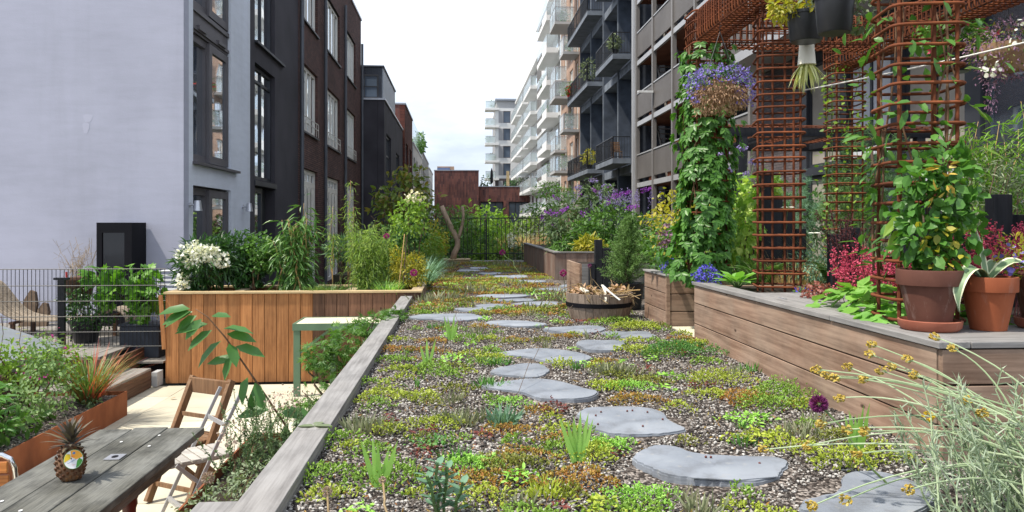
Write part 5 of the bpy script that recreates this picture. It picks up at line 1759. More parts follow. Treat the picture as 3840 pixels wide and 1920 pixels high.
def card(pts, lift, name, mat):
    g = Geo()
    k = len(pts)
    A = [cc + rt * x + upv * y + nrm_ * lift for x, y in pts]
    B = [p - nrm_ * .0006 for p in A]
    g.add(A + B, [tuple(range(k)), tuple(range(2 * k - 1, k - 1, -1))] + [(i, i + k, (i + 1) % k + k, (i + 1) % k) for i in range(k)])
    part(name, g, mat, PA)
ell = lambda a0, a1, rx, ry, k: [(rx * math.cos(q), ry * math.sin(q)) for q in np.linspace(R(a0), R(a1), k)]
card(ell(0, 345, .0435, .0475, 24), .0000, 'label_card', 'card_green')
card(ell(0, 345, .0415, .0455, 24), .0008, 'label_card', 'card_white')
card(ell(10, 108, .0405, .0445, 10) + [(-.010, .012), (.012, -.002)], .0016, 'label_print', 'card_orange')
card(ell(140, 195, .0405, .0445, 7) + [(-.012, .004), (-.013, .026)], .0016, 'label_print', 'card_yellow')
card(ell(285, 350, .0400, .0440, 8) + [(.026, .004), (.016, -.008)], .0016, 'label_print', 'card_green')
card([(.002 + .0065 * math.cos(q), .030 + .0065 * math.sin(q)) for q in np.linspace(0, 5.7, 10)], .0024, 'label_print', 'card_blue')
card(ell(60, 130, .016, .018, 7) + ell(130, 60, .013, .0145, 7), .0024, 'label_print', 'card_red')
card([(x * 1, y - .022) for x, y in ell(240, 310, .016, .006, 6)] + [(.004, -.0265), (-.004, -.0265)], .0024, 'label_print', 'card_red')
# the word on the card
def text_mesh(s, size):
    cu = bpy.data.curves.new('lettering', 'FONT')
    cu.body = s
    cu.size = size
    cu.align_x = 'CENTER'
    cu.extrude = .0003
    return cu
cu = text_mesh('PINEAPPLE', .0085)
cu.materials.append(MATS['card_blue'])
tmp = bpy.data.objects.new('lettering_curve', cu)
lme = bpy.data.meshes.new_from_object(tmp)
bpy.data.objects.remove(tmp)
lt = bpy.data.objects.new('label_lettering', lme)
COL.objects.link(lt)
lt.parent = PA
import mathutils
ca, sa = math.cos(.45), math.sin(.45)
ex = rt * ca + upv * sa
ey = -rt * sa + upv * ca
M = mathutils.Matrix(((ex[0], ey[0], nrm_[0]), (ex[1], ey[1], nrm_[1]), (ex[2], ey[2], nrm_[2])))
lt.rotation_euler = M.to_euler()
lt.location = cc + nrm_ * .0032 + rt * -.006 + upv * -.012 - np.array(PA.location)

# ================================================================== folding chairs
def frame_pts(o, f):
    f = np.array([f[0], f[1], 0.0]); f /= np.linalg.norm(f)
    s = np.array([-f[1], f[0], 0.0])
    return lambda fwd, side, z: np.array([o[0], o[1], 0]) + f * fwd + s * side + np.array([0, 0, z])
def folding_chair(name, label, o, f, wood, slat, w=.40, th=.028, tw=.05, top_rail=True):
    q = frame_pts(o, f)
    c = thing(name, label, 'chair', (o[0], o[1], PATIO))
    h = w / 2
    for s in (-1, 1):
        part('back_post', Geo().bar(q(.20, s * h, PATIO + .01), q(-.22, s * h, PATIO + .86), th, tw, (0, 0, 1)), wood, c, bevel=.003)
        part('rear_leg', Geo().bar(q(.20, s * (h - th - .004), PATIO + .45), q(-.26, s * (h - th - .004), PATIO + .01), th * .9, tw, (0, 0, 1)), wood, c, bevel=.003)
    if top_rail:
        part('top_rail', Geo().bar(q(-.195, -h - .01, PATIO + .80), q(-.195, h + .01, PATIO + .80), .03, .115, (0, 0, 1)), wood, c, bevel=.006)
        part('top_rail', Geo().bar(q(-.09, -h, PATIO + .60), q(-.09, h, PATIO + .60), .012, .03, (0, 0, 1)), wood, c)
    else:
        part('back_slat', Geo().bar(q(-.13, -h, PATIO + .66), q(-.13, h, PATIO + .66), .010, .03, (0, 0, 1)), wood, c)
    for k in range(6):
        fw = -.14 + k * .068
        part('seat_slat', Geo().bar(q(fw, -h + .02, PATIO + .455), q(fw, h - .02, PATIO + .455), .058, .018, (0, 0, 1)), slat, c, bevel=.003)
    for s in (-1, 1):
        part('seat_rail', Geo().bar(q(-.17, s * (h - .06), PATIO + .435), q(.24, s * (h - .06), PATIO + .435), .02, .02), wood, c)
    part('stretcher', Geo().bar(q(.14, -h, PATIO + .13), q(.14, h, PATIO + .13), .02, .03), wood, c)
    part('stretcher', Geo().bar(q(-.18, -h + .03, PATIO + .10), q(-.18, h - .03, PATIO + .10), .02, .03), wood, c)
    return c
folding_chair('folding_chair', 'brown wooden folding chair with a wide top rail behind the table end', (-2.00, 5.88), (-.50, -.87), 'chair_wood', 'chair_wood', .40, .035, .055)
folding_chair('folding_chair', 'white metal folding chair with pale slats in front of the brown chair', (-1.80, 5.47), (-.80, -.60), 'steel_pale', 'chair_slat_wood', .36, .012, .026, top_rail=False)

# chrome chair with orange slats at the left edge
OC = thing('cafe_chair', 'chrome tube cafe chair with orange timber slats left of the table', 'chair', (-2.635, 4.35, PATIO))
arch = []
for (x, z) in ((-2.415, -.66), (-2.405, -.45), (-2.405, -.32), (-2.420, -.275), (-2.460, -.25), (-2.635, -.243), (-2.805, -.25), (-2.840, -.275), (-2.855, -.32), (-2.855, -.45), (-2.845, -.66)):
    arch.append((x, 4.36 - (z + .66) * .18 + .05, z))
part('back_frame', Geo().tube(arch, .0135, 10), 'chrome', OC, smooth=True)
for k in range(5):
    z = -.31 - k * .075
    part('back_slat', Geo().box(-2.840, -2.420, 4.37 - (z + .66) * .18, 4.385 - (z + .66) * .18, z - .030, z + .030), 'orange_wood', OC, bevel=.004)
for k in range(6):
    part('seat_slat', Geo().box(-2.845, -2.415, 4.42 + k * .068, 4.48 + k * .068, -.62, -.605), 'orange_wood', OC, bevel=.004)
for (x, y0, y1) in ((-2.415, 4.38, 4.30), (-2.855, 4.38, 4.30), (-2.415, 4.82, 4.86), (-2.855, 4.82, 4.86)):
    part('leg', Geo().tube([(x, y0, -.61), (x, y1, PATIO)], .0125, 8), 'chrome', OC, smooth=True)

# ================================================================== green work table against the planter
GT = thing('green_work_table', 'narrow green framed work table with cream top against the timber planter', 'table', (-1.4, 9.6, PATIO))
for (x0, x1) in ((-1.93, -1.33), (-1.325, -.80)):
    part('table_top', Geo().box(x0, x1, 9.28, 9.90, -.205, -.19), 'cream_top', GT)
part('frame', Geo().box(-1.96, -.78, 9.25, 9.275, -.265, -.185), 'green_paint', GT)
part('frame', Geo().box(-1.96, -1.935, 9.276, 9.93, -.265, -.185), 'green_paint', GT)
part('frame', Geo().box(-1.935, -.80, 9.905, 9.93, -.265, -.185), 'green_paint', GT)
for (x, y) in ((-1.95, 9.26), (-.84, 9.26), (-1.62, 9.86), (-.84, 9.86)):
    part('leg', Geo().box(x, x + .075, y, y + .05, PATIO, -.267), 'green_paint', GT)
part('brace', Geo().bar((-1.90, 9.3, -.55), (-1.55, 9.3, -.28), .03, .05, (0, 1, 0)), 'green_paint', GT)

# ================================================================== things on the deck
VB = solo('dark_planter_box', Geo().box(-4.46, -3.95, 10.46, 10.92, -.772, -.36).box(-4.475, -3.935, 10.445, 10.935, -.358, -.325), 'planter_blue_black', 'square blue black planter box holding the vine beside the timber planter', 'planter', bevel=.01)
PX, PY = -5.02, 10.75
solo('black_pot', Geo().lathe((PX, PY, DECK), [(.14, 0), (.20, .26), (.215, .27), (.215, .30), (.19, .30), (.18, .26)], 20), 'black_plastic', 'round black pot on a dark saucer with a dense green shrub on the deck', 'pot', smooth=True, auto=40)
# wave lounger of bent slats
WL = thing('wave_lounger', 'wavy slatted bamboo lounger on the deck behind the mesh fence', 'lounger', (-5.9, 11.6, DECK))
prof = [(-6.95, .16), (-6.85, .20), (-6.72, .12), (-6.58, -.08), (-6.42, -.27), (-6.2, -.36), (-5.9, -.37), (-5.6, -.36), (-5.35, -.36), (-5.15, -.28), (-4.98, -.20), (-4.82, -.22), (-4.72, -.34), (-4.74, -.48), (-4.85, -.56)]
pf = np.array(prof)
tt = np.linspace(0, len(pf) - 1, 46)
px_ = np.interp(tt, np.arange(len(pf)), pf[:, 0]); pz_ = np.interp(tt, np.arange(len(pf)), pf[:, 1])
for _ in range(2):
    px_[1:-1] = (px_[:-2] + px_[1:-1] * 2 + px_[2:]) / 4
    pz_[1:-1] = (pz_[:-2] + pz_[1:-1] * 2 + pz_[2:]) / 4
for k in range(11):
    y0 = 11.30 + k * .058
    g = Geo()
    v = []
    for x_, z_ in zip(px_, pz_):
        v += [(x_, y0, z_), (x_, y0 + .045, z_), (x_, y0 + .045, z_ - .02), (x_, y0, z_ - .02)]
    F = []
    for i in range(len(px_) - 1):
        for q in range(4):
            r = (q + 1) % 4
            F.append((i * 4 + q, i * 4 + r, (i + 1) * 4 + r, (i + 1) * 4 + q))
    g.add_arr(v, F)
    part('slat', g, 'bamboo_slat', WL)
for x_, zt in ((-6.3, -.37), (-5.45, -.39), (-4.9, -.27)):
    part('cross_bearer', Geo().box(x_ - .03, x_ + .03, 11.3, 11.93, zt - .05, zt - .02), 'step_wood', WL)
    for yy in (11.33, 11.85):
        part('foot', Geo().box(x_ - .025, x_ + .025, yy, yy + .05, DECK, zt - .05), 'step_wood', WL)
# bark slabs leaning at the wall
lg = Geo()
for (x_, w_, h_) in ((-6.72, .11, .55), (-6.50, .09, .36)):
    o = [(x_ - w_, DECK), (x_ + w_, DECK), (x_ + w_ * 1.05, DECK + h_ * .6), (x_ + w_ * .5, DECK + h_ * .95), (x_ - w_ * .2, DECK + h_), (x_ - w_ * .9, DECK + h_ * .7)]
    k = len(o)
    lg.add([(a, 12.45 + (z - DECK) * .3, z) for a, z in o] + [(a, 12.52 + (z - DECK) * .3, z) for a, z in o], [tuple(range(k)), tuple(range(2 * k - 1, k - 1, -1))] + [(i, i + k, (i + 1) % k + k, (i + 1) % k) for i in range(k)])
    solo('bark_slab', lg, 'bark', 'tall brown bark slab leaning on the wall behind the lounger' if h_ > .45 else 'short brown bark slab leaning on the wall behind the lounger', 'bark slab')
    lg = Geo()
# fire basket
FB = thing('fire_basket', 'tapered rusty metal fire basket on thin legs beside the fence post', 'fire basket', (-5.25, 11.0, DECK))
part('basket', Geo().lathe((-5.22, 11.0, -.13), [(.12, 0), (.2, .36), (.21, .37), (.185, .37), (.11, .02)], 18), 'step_wood', FB, smooth=True, auto=40)
for a in (0.3, 2.4, 4.5):
    part('leg', Geo().tube([(-5.22 + .1 * math.cos(a), 11 + .1 * math.sin(a), -.12), (-5.22 + .17 * math.cos(a), 11 + .17 * math.sin(a), DECK)], .011, 6), 'black_metal', FB)
part('handle', Geo().tube([(-5.42, 11, .22), (-5.46, 11, .17), (-5.45, 11, .1), (-5.38, 11, .09)], .008, 6), 'black_metal', FB)
part('grill_plate', Geo().box(-5.28, -5.0, 10.86, 11.14, .243, .27), 'step_wood', FB)
part('red_tongs', Geo().tube([(-5.36, 10.95, .10), (-5.37, 10.95, .34)], .014, 8), 'red_plastic', FB)
# white garden chair behind the vine
WC = thing('white_garden_chair', 'white metal garden chair partly hidden behind the vine', 'chair', (-4.35, 12.1, DECK))
ar = [(-4.12, 12.0, -.2), (-4.10, 12.05, .22), (-4.13, 12.06, .27), (-4.2, 12.06, .285), (-4.48, 12.06, .285), (-4.55, 12.06, .27), (-4.57, 12.05, .22), (-4.55, 12.0, -.2)]
part('back_frame', Geo().tube(ar, .013, 8), 'white_paint', WC, smooth=True)
for k in range(5):
    part('back_slat', Geo().box(-4.55, -4.12, 12.04, 12.05, .20 - k * .07, .23 - k * .07), 'white_paint', WC)
part('seat', Geo().box(-4.57, -4.10, 11.58, 12.0, -.20, -.175), 'white_paint', WC, bevel=.006)
for (x_, y_) in ((-4.55, 11.6), (-4.12, 11.6), (-4.55, 11.98), (-4.12, 11.98)):
    part('leg', Geo().tube([(x_, y_, -.2), (x_, y_, DECK)], .012, 8), 'white_paint', WC)
# coiled garden hose by the black house door
g = Geo()
for k in range(5):
    r_ = .30 + .02 * k
    g.tube([(-4.2 + .02 * k, 16.4 + r_ * math.cos(a), .35 + r_ * math.sin(a)) for a in np.linspace(0, 6.283, 25)[:-1]], .012, 5, closed=True)
solo('garden_hose', g, 'hose_grey', 'coiled grey garden hose hanging by the black house door', 'hose', smooth=True)

# ================================================================== black railing across the far end
RF = thing('roof_railing', 'black steel bar railing across the far end of the gravel roof', 'railing', (.6, 20.35, 0))
part('top_rail', Geo().box(-1.15, 4.2, 20.33, 20.37, 1.14, 1.165), 'black_metal', RF)
part('bottom_rail', Geo().box(-1.15, 4.2, 20.335, 20.365, .20, .222), 'black_metal', RF)
bm = mesh_of(Geo().box(-.008, .008, -.008, .008, .05, 1.138), 'black_metal')
x = -1.1
while x < 4.2:
    inst('bar', bm, RF, (x, 20.35, 0))
    x += .112
for x in (-1.1, .7, 2.5, 4.1):
    part('post', Geo().box(x + .02, x + .06, 20.375, 20.415, -.05, 1.13), 'black_metal', RF)
solo('end_sill', Geo().box(-.5, 3.9, 20.15, 20.30, -.01, .035), 'concrete_soffit', 'low grey concrete sill below the black railing', 'sill')
solo('tree_box', Geo().box(-.42, .28, 19.55, 20.12, -.01, .07).box(-.45, .31, 19.52, 20.15, .072, .10), 'wood_rim', 'low pale timber box at the foot of the pruned tree', 'planter', bevel=.004)
solo('white_tray', Geo().box(2.05, 2.45, 19.9, 20.1, -.01, .06), 'white_paint', 'small white tray lying before the black railing', 'tray', bevel=.01)

# ================================================================== rebar pergola
def ring_mesh(hw, rc, r, plane):
    pts = []
    for (cx, cy, a0) in ((hw - rc, hw - rc, 0), (-hw + rc, hw - rc, 90), (-hw + rc, -hw + rc, 180), (hw - rc, -hw + rc, 270)):
        for k in range(4):
            a = R(a0 + 30 * k)
            pts.append((cx + rc * math.cos(a), cy + rc * math.sin(a)))
    if plane == 'XY':
        p3 = [(a, b, 0) for a, b in pts]
    elif plane == 'XZ':
        p3 = [(a, 0, b) for a, b in pts]
    else:
        p3 = [(0, a, b) for a, b in pts]
    return mesh_of(Geo().tube(p3, r, 5, closed=True), 'rebar', 'ring', True)
RH = ring_mesh(.176, .055, .0088, 'XY')
RXZ = ring_mesh(.145, .04, .0075, 'XZ')
RYZ = ring_mesh(.145, .04, .0075, 'YZ')
TOPZ = 2.97
def cage_column(label, x, y, z0, gap=.098, rot=0.0):
    t = thing('rebar_column', label, 'column', (x, y, z0), 'rusty rebar columns of the pergola')
    z = z0 + .06
    while z < TOPZ:
        inst('ring', RH, t, (x, y, z + random.uniform(-.004, .004)), (random.uniform(-.012, .012), random.uniform(-.012, .012), rot))
        z += gap
    bar = mesh_of(Geo().tube([(0, 0, 0), (0, 0, TOPZ - z0)], .0095, 6), 'rebar', 'bar')
    ca, sa = math.cos(rot), math.sin(rot)
    for (a, b) in ((-.138, -.138), (.02, -.16), (.138, -.138), (.138, .138), (-.02, .16), (-.138, .138)):
        inst('bar', bar, t, (x + a * ca - b * sa, y + a * sa + b * ca, z0))
    return t
cage_column('rusty rebar column wrapped from top to bottom in virginia creeper', 2.34, 7.10, .46)
cage_column('bare rusty rebar column standing behind the timber deck lid', 2.50, 5.85, .46, rot=R(-14))
cage_column('rusty rebar column nearest the camera with ivy rising from the pot', 2.36, 3.81, .46, rot=R(-10))
cage_column('slim looking rusty rebar column furthest back on the right', 4.20, 8.10, .0, rot=R(-6))
def cage_beam(label, a, b):
    a, b = np.array(a, float), np.array(b, float)
    alongY = abs(b[1] - a[1]) > abs(b[0] - a[0])
    t = thing('rebar_beam', label, 'beam', tuple(a), 'rusty rebar beams of the pergola')
    L = np.linalg.norm(b - a)
    n = int(L / .062)
    for i in range(n + 1):
        inst('ring', RXZ if alongY else RYZ, t, a + (b - a) * i / n, (random.uniform(-.01, .01), 0, 0))
    d = (b - a)
    bar = mesh_of(Geo().tube([(0, 0, 0), tuple(d)], .0075, 5), 'rebar', 'bar')
    for (u, v) in ((-.13, -.13), (-.045, -.136), (.045, -.136), (.13, -.13), (.136, -.045), (.136, .045), (.13, .13), (.045, .136), (-.045, .136), (-.13, .13), (-.136, .045), (-.136, -.045)):
        off = np.array([u, 0, v]) if alongY else np.array([0, u, v])
        inst('bar', bar, t, a + off)
BZ = 2.84
cage_beam('rusty rebar beam running overhead above the left columns', (2.34, 1.9, BZ), (2.34, 7.28, BZ))
cage_beam('rusty rebar cross beam joining the two long beams', (2.52, 7.20, BZ), (4.02, 7.20, BZ))
cage_beam('rusty rebar beam on the right above the furthest column', (4.20, 3.4, BZ), (4.20, 8.28, BZ))

# white line strung from the middle column
a, b = np.array([2.66, 5.75, 2.03]), np.array([3.55, 2.9, 2.06])
g = Geo().tube([a + (b - a) * t - np.array([0, 0, .03 * math.sin(math.pi * t)]) for t in np.linspace(0, 1, 14)], .0055, 6)
g.tube([a + np.array([-.005, 0, .0]), a + np.array([.0, .0, .05]), a + np.array([.02, .01, .09])], .004, 5)
solo('washing_line', g, 'rope', 'taut white line tied to the bare rebar column', 'line', smooth=True)

# ================================================================== terracotta pots
def flower_pot(x, y, z, rt_, rb, h, mat, label):
    p = [(rb, 0), (rb + (rt_ - rb) * .70, h * .72), (rt_ * .985, h * .725), (rt_ * .99, h * .74), (rt_, h * .98), (rt_ * .985, h), (rt_ * .90, h), (rt_ * .88, h * .97), (rt_ * .84, h * .88), (0.001, h * .88)]
    t = thing('terracotta_pot', label, 'pot', (x, y, z), 'terracotta pots on the deck planter')
    part('pot', Geo().lathe((x, y, z), p[:8] + [(rt_ * .85, h * .80)], 40), mat, t, smooth=True, auto=35)
    part('soil', Geo().lathe((x, y, z + h * .86), [(rt_ * .86, 0), (rt_ * .5, .008), (.002, .012)], 20), 'soil', t, smooth=True)
    return t
def saucer(x, y, z, r, label):
    return solo('pot_saucer', Geo().lathe((x, y, z), [(r * .86, 0), (r * .97, .015), (r, .045), (r * .94, .048), (r * .88, .02), (.001, .018)], 40), 'terracotta_saucer', label, 'saucer', 'terracotta saucers', smooth=True, auto=40)
saucer(2.217, 3.474, .503, .138, 'terracotta saucer under the large dark terracotta pot')
POT1 = flower_pot(2.217, 3.474, .524, .146, .088, .262, 'terracotta_old', 'large dark weathered terracotta pot with the climbing ivy')
POT2 = flower_pot(2.492, 3.455, .503, .124, .076, .250, 'terracotta', 'bright orange terracotta pot with the striped agave')
saucer(2.80, 3.50, .503, .12, 'terracotta saucer at the right edge of the picture')
POT3 = flower_pot(2.80, 3.50, .523, .13, .08, .24, 'terracotta_old', 'dark terracotta pot at the right edge with blue violas')

# ================================================================== half barrel
HBX, HBY = 1.50, 8.12
BR = thing('half_barrel', 'weathered oak half barrel filled with dead plant stalks', 'barrel', (HBX, HBY, 0))
nst = 26
for i in range(nst):
    a0, a1 = 2 * math.pi * i / nst + .006, 2 * math.pi * (i + 1) / nst - .006
    g = Geo()
    v = []
    for (r_, z_) in ((.315, 0), (.345, .12), (.358, .27 + random.uniform(-.004, .006))):
        for rr in (r_, r_ - .03):
            for a in (a0, a1):
                v.append((HBX + rr * math.cos(a), HBY + rr * math.sin(a), z_))
    F = []
    for k in (0, 4):
        F += [(k, k + 1, k + 5, k + 4), (k + 3, k + 2, k + 6, k + 7), (k + 1, k + 3, k + 7, k + 5), (k + 2, k, k + 4, k + 6)]
    F += [(8, 9, 11, 10), (0, 2, 3, 1)]
    g.add(v, F)
    part('stave', g, 'barrel_wood', BR)
for (z0, z1) in ((.13, .175),):
    r_ = .350
    part('hoop', Geo().lathe((HBX, HBY, 0), [(r_ - .004, z0), (r_ + .004, z0), (r_ + .009, z1), (r_ + .003, z1)], 48), 'black_matt', BR, smooth=True, auto=30)
part('fill', Geo().lathe((HBX, HBY, 0), [(.31, .2), (.2, .235), (.001, .25)], 24), 'soil', BR, smooth=True)
g = foliage(420, [(HBX - .16, HBY, .25, .16, .2, .05), (HBX + .18, HBY - .05, .25, .14, .22, .04), (HBX + .28, HBY - .1, .22, .06, .1, .12)], .07, .012, 'blade', droop=.2)
dead = thing('dead_stalks', 'heap of dead brown stalks and pale roots in the half barrel', 'plant debris', (HBX, HBY, .25))
part('stalks', g, 'straw', dead)
part('dry_leaves', foliage(260, [(HBX - .18, HBY - .05, .28, .12, .15, .06), (HBX + .2, HBY, .27, .12, .15, .05)], .06, .04, 'oval'), 'lf_dead', dead)
def ribbon(pts, w, G=None):
    G = G or Geo()
    for a, b in zip(pts[:-1], pts[1:]):
        G.bar(a, b, w, w * .4)
    return G
part('pale_root', ribbon([(1.50, 7.95, .36), (1.54, 7.80, .31), (1.64, 7.71, .225)], .022), 'white_paint', dead)
part('pale_root', ribbon([(1.50, 7.94, .36), (1.505, 7.80, .30), (1.50, 7.74, .20)], .020), 'cream_pot', dead)
part('pale_root', ribbon([(1.66, 7.98, .285), (1.80, 7.95, .30), (1.90, 7.93, .31)], .022), 'cane', dead)
part('pale_root', ribbon([(1.28, 7.93, .33), (1.33, 7.86, .295)], .05), 'cream_pot', dead)
for k in range(16):
    a = rng.random() * 6.28
    q = np.array([HBX + .28 * math.cos(a), HBY + .28 * math.sin(a), .27])
    e = q + np.array([.22 * math.cos(a + .6), .22 * math.sin(a + .6), rng.random() * .1 - .06])
    part('stalk', Geo().tube(wobble(q - (e - q), e, 6, .12), .004, 4), 'straw', dead)

# ================================================================== black timber palisades
def palisade(label, posts):
    xs_ = [p[0] for p in posts]
    t = thing('black_palisade', label, 'palisade', (sum(xs_) / len(xs_), posts[0][2], 0), 'black timber palisades')
    for (x0, x1, y_, zb, zt) in posts:
        part('sleeper', Geo().box(x0, x1 - .004, y_, y_ + .09, zb, zt), 'black_timber', t, bevel=.004)
palisade('black stepped palisade behind the half barrel', [(1.72, 1.80, 10.0, -.02, .48), (1.80, 1.90, 10.01, -.02, .79), (1.90, 2.00, 10.0, -.02, .68), (2.00, 2.08, 10.01, -.02, .63), (2.08, 2.17, 10.0, -.02, .72), (2.17, 2.28, 10.01, -.02, .86)])
palisade('black stepped palisade behind the terracotta pots at the right edge', [(2.95, 3.06, 4.95, .3, 1.0), (3.07, 3.19, 4.9, .3, 1.235), (3.20, 3.33, 4.95, .3, .98), (3.34, 3.45, 4.9, .3, .93), (3.43, 3.56, 4.7, .3, 1.19), (3.57, 3.66, 4.72, .3, 1.06), (3.60, 3.78, 4.55, .3, 1.50)])
palisade('black stepped palisade beyond the middle rebar column', [(3.0, 3.11, 7.4, 0, 1.52), (3.12, 3.22, 7.42, 0, 1.28), (3.23, 3.34, 7.4, 0, 1.12), (3.35, 3.46, 7.42, 0, .95)])
palisade('two short black sleepers behind the pink flowers', [(2.86, 2.97, 5.7, .3, .92), (2.98, 3.10, 5.72, .3, .97)])

# ================================================================== hanging pots
def chains(t, c, r, ztop, zhook, k=3):
    g = Geo()
    for i in range(k):
        a = 2 * math.pi * i / k + .5
        g.tube([(c[0] + r * math.cos(a), c[1] + r * math.sin(a), ztop), (c[0], c[1], zhook - .05)], .003, 4)
    g.tube([(c[0], c[1], zhook - .06), (c[0], c[1], zhook)], .004, 5)
    part('hanger', g, 'black_metal', t)
def hanging_pot(x, y, z, r, h, label):
    t = thing('hanging_pot', label, 'hanging pot', (x, y, z), 'pots hanging from the rebar pergola')
    part('pot', Geo().lathe((x, y, z), [(r * .74, 0), (r * .80, .01), (r * .95, h * .9), (r * 1.04, h * .9), (r * 1.05, h), (r * .96, h), (r * .9, h * .8), (.001, h * .78)], 28), 'black_plastic', t, smooth=True, auto=35)
    chains(t, (x, y), r * .95, z + h, 2.70)
    return t
HP1 = hanging_pot(2.27, 4.88, 2.19, .125, .19, 'black plastic pot hanging left, with yellowing foliage')
HP2 = hanging_pot(2.15, 4.26, 2.09, .115, .22, 'black plastic pot hanging highest, cut by the top of the picture')
HP3 = hanging_pot(4.20, 6.22, 2.28, .13, .24, 'black plastic pot of pink fuchsias hanging behind the near column')
wp = thing('upside_down_pot', 'cream cone pot hanging upside down with a spider plant below', 'hanging pot', (2.34, 5.02, 2.07))
part('pot', Geo().lathe((2.34, 5.02, 2.07), [(.062, 0), (.058, .006), (.044, .18), (.040, .186), (.002, .187)], 28), 'cream_pot', wp, smooth=True, auto=35)
part('hanger', Geo().tube([(2.34, 5.02, 2.257), (2.34, 5.02, 2.70)], .003, 4), 'black_metal', wp)
# ================================================================== sedum and small plants on the gravel
def on_stone(x, y, m=.5, r=0.0):
    return any(((x - cx) / (w * m + r)) ** 2 + ((y - cy) / (d * m + r)) ** 2 < 1 for cx, cy, w, d in STONES)
def gz(x, y):
    return 0.012 * math.sin(x * 2.3 + 1) * math.sin(y * 1.7) + 0.008 * math.sin(x * 5.1) * math.cos(y * 4.3)

def sedum_patch(G, x, y, rx, ry, h, dens, leaf, kind):
    """low mat: short leafy shoots over an uneven patch"""
    n = max(12, int(dens * rx * ry * math.pi))
    a = rng.random(n) * 6.283
    q = np.sqrt(rng.random(n))
    ed = 1 + .28 * np.sin(a * 3 + x * 9) + .16 * np.sin(a * 5 + y * 7)
    px, py = x + np.cos(a) * q * rx * ed, y + np.sin(a) * q * ry * ed
    lump = .55 + .45 * np.sin(px * 47 + y) * np.sin(py * 41 + x)
    top = h * np.sqrt(np.maximum(0, 1 - q ** 2.6)) * (.60 + .40 * lump) + .004
    pz = gz(x, y) + top * (.45 + .55 * rng.random(n))
    P = np.stack([px, py, pz], 1)
    out = np.stack([np.cos(a) * q * .7, np.sin(a) * q * .7, np.full(n, .55)], 1)
    if kind == 'mat':
        D = unit(out + rng.normal(size=(n, 3)) * .55)
        leaves(G, P, D, rdirs(n) + np.array([0, 0, .6]), leaf * (.6 + .8 * rng.random(n)), leaf * .42, 'bead', -.1)
    elif kind == 'ros':
        D = unit(out * .5 + rng.normal(size=(n, 3)) * np.array([.9, .9, .25]))
        leaves(G, P, D, np.tile([0, 0, 1.0], (n, 1)) + rng.normal(size=(n, 3)) * .3, leaf * (.7 + .7 * rng.random(n)), leaf * .6, 'oval', .1)
    elif kind == 'spike':
        D = unit(np.stack([np.cos(a) * q * .5, np.sin(a) * q * .5, np.ones(n)], 1) + rng.normal(size=(n, 3)) * .3)
        P[:, 2] = gz(x, y) + top * .25 * rng.random(n)
        leaves(G, P, D, rdirs(n), leaf * 2.2 * (.5 + .8 * rng.random(n)), leaf * .3, 'blade', .15)
    return G

KINDS_ = [('sd_yellow', .25, 'mat', .012, .046), ('sd_green', .22, 'mat', .012, .050), ('sd_rust', .13, 'mat', .011, .030), ('sd_olive', .11, 'mat', .012, .036),
          ('sd_red', .08, 'ros', .016, .045), ('sd_grey', .06, 'spike', .024, .05), ('sd_deep', .07, 'spike', .018, .04), ('sd_lime', .09, 'ros', .022, .042)]
BANKS = {k[0]: Geo() for k in KINDS_}
wts = np.array([k[1] for k in KINDS_]); wts /= wts.sum()
# near field, placed patch by patch with rejection so stones stay clear
tries = 0
placed = []
while len(placed) < 222 and tries < 12000:
    tries += 1
    u = rng.random()
    y = 2.15 * (9.5 / 2.15) ** u
    xr = min(2.0, 1.5 + y * .1) if y < 7.0 else 1.95
    x = -.55 + (xr + .55) * rng.random()
    s = .05 + .10 * rng.random() ** 1.4
    if on_stone(x, y, .52, s * .75):
        continue
    if any((x - a) ** 2 + (y - b) ** 2 < ((s + c) * .66) ** 2 for a, b, c in placed):
        continue
    placed.append((x, y, s))
    k = KINDS_[rng.choice(len(KINDS_), p=wts)]
    f = 1 if y < 4.5 else .6
    dens = {'mat': 6800, 'ros': 3600, 'spike': 4200}[k[2]] * f
    ss = s if k[2] == 'mat' else s * .62
    sedum_patch(BANKS[k[0]], x, y, ss * (1 + .4 * rng.random()), ss, k[4] * (.8 + 1.0 * rng.random()), dens, k[3] * (1.15 if y < 4.5 else 1.4), k[2])
# far field: denser and rustier
for i in range(560):
    u = rng.random()
    y = 8.3 * (20.0 / 8.3) ** u
    x = -.42 + 2.05 * rng.random()
    s = .06 + .13 * rng.random()
    if on_stone(x, y, .5, s):
        continue
    p2 = np.array([.12, .07, .42, .22, .08, .05, .02, .02]); p2 /= p2.sum()
    k = KINDS_[rng.choice(len(KINDS_), p=p2)]
    sedum_patch(BANKS[k[0]], x, y, s * 1.3, s, k[4] * .8, 700 if k[2] == 'mat' else 500, k[3] * 2.4, k[2])
SD_LABEL = {'sd_yellow': 'yellow green stonecrop mats spread over the gravel', 'sd_green': 'fresh green stonecrop mats spread over the gravel', 'sd_rust': 'rust orange stonecrop mats spread over the gravel',
            'sd_olive': 'olive brown stonecrop mats spread over the gravel', 'sd_red': 'dark red leaved stonecrop sprigs across the gravel', 'sd_grey': 'grey green spiky stonecrop across the gravel',
            'sd_deep': 'deep green upright stonecrop sprigs across the gravel', 'sd_lime': 'lime green rosette stonecrop across the gravel'}
for k, g in BANKS.items():
    tag(part('sedum_ground_cover', g, k), SD_LABEL[k], 'ground cover', kind='stuff')
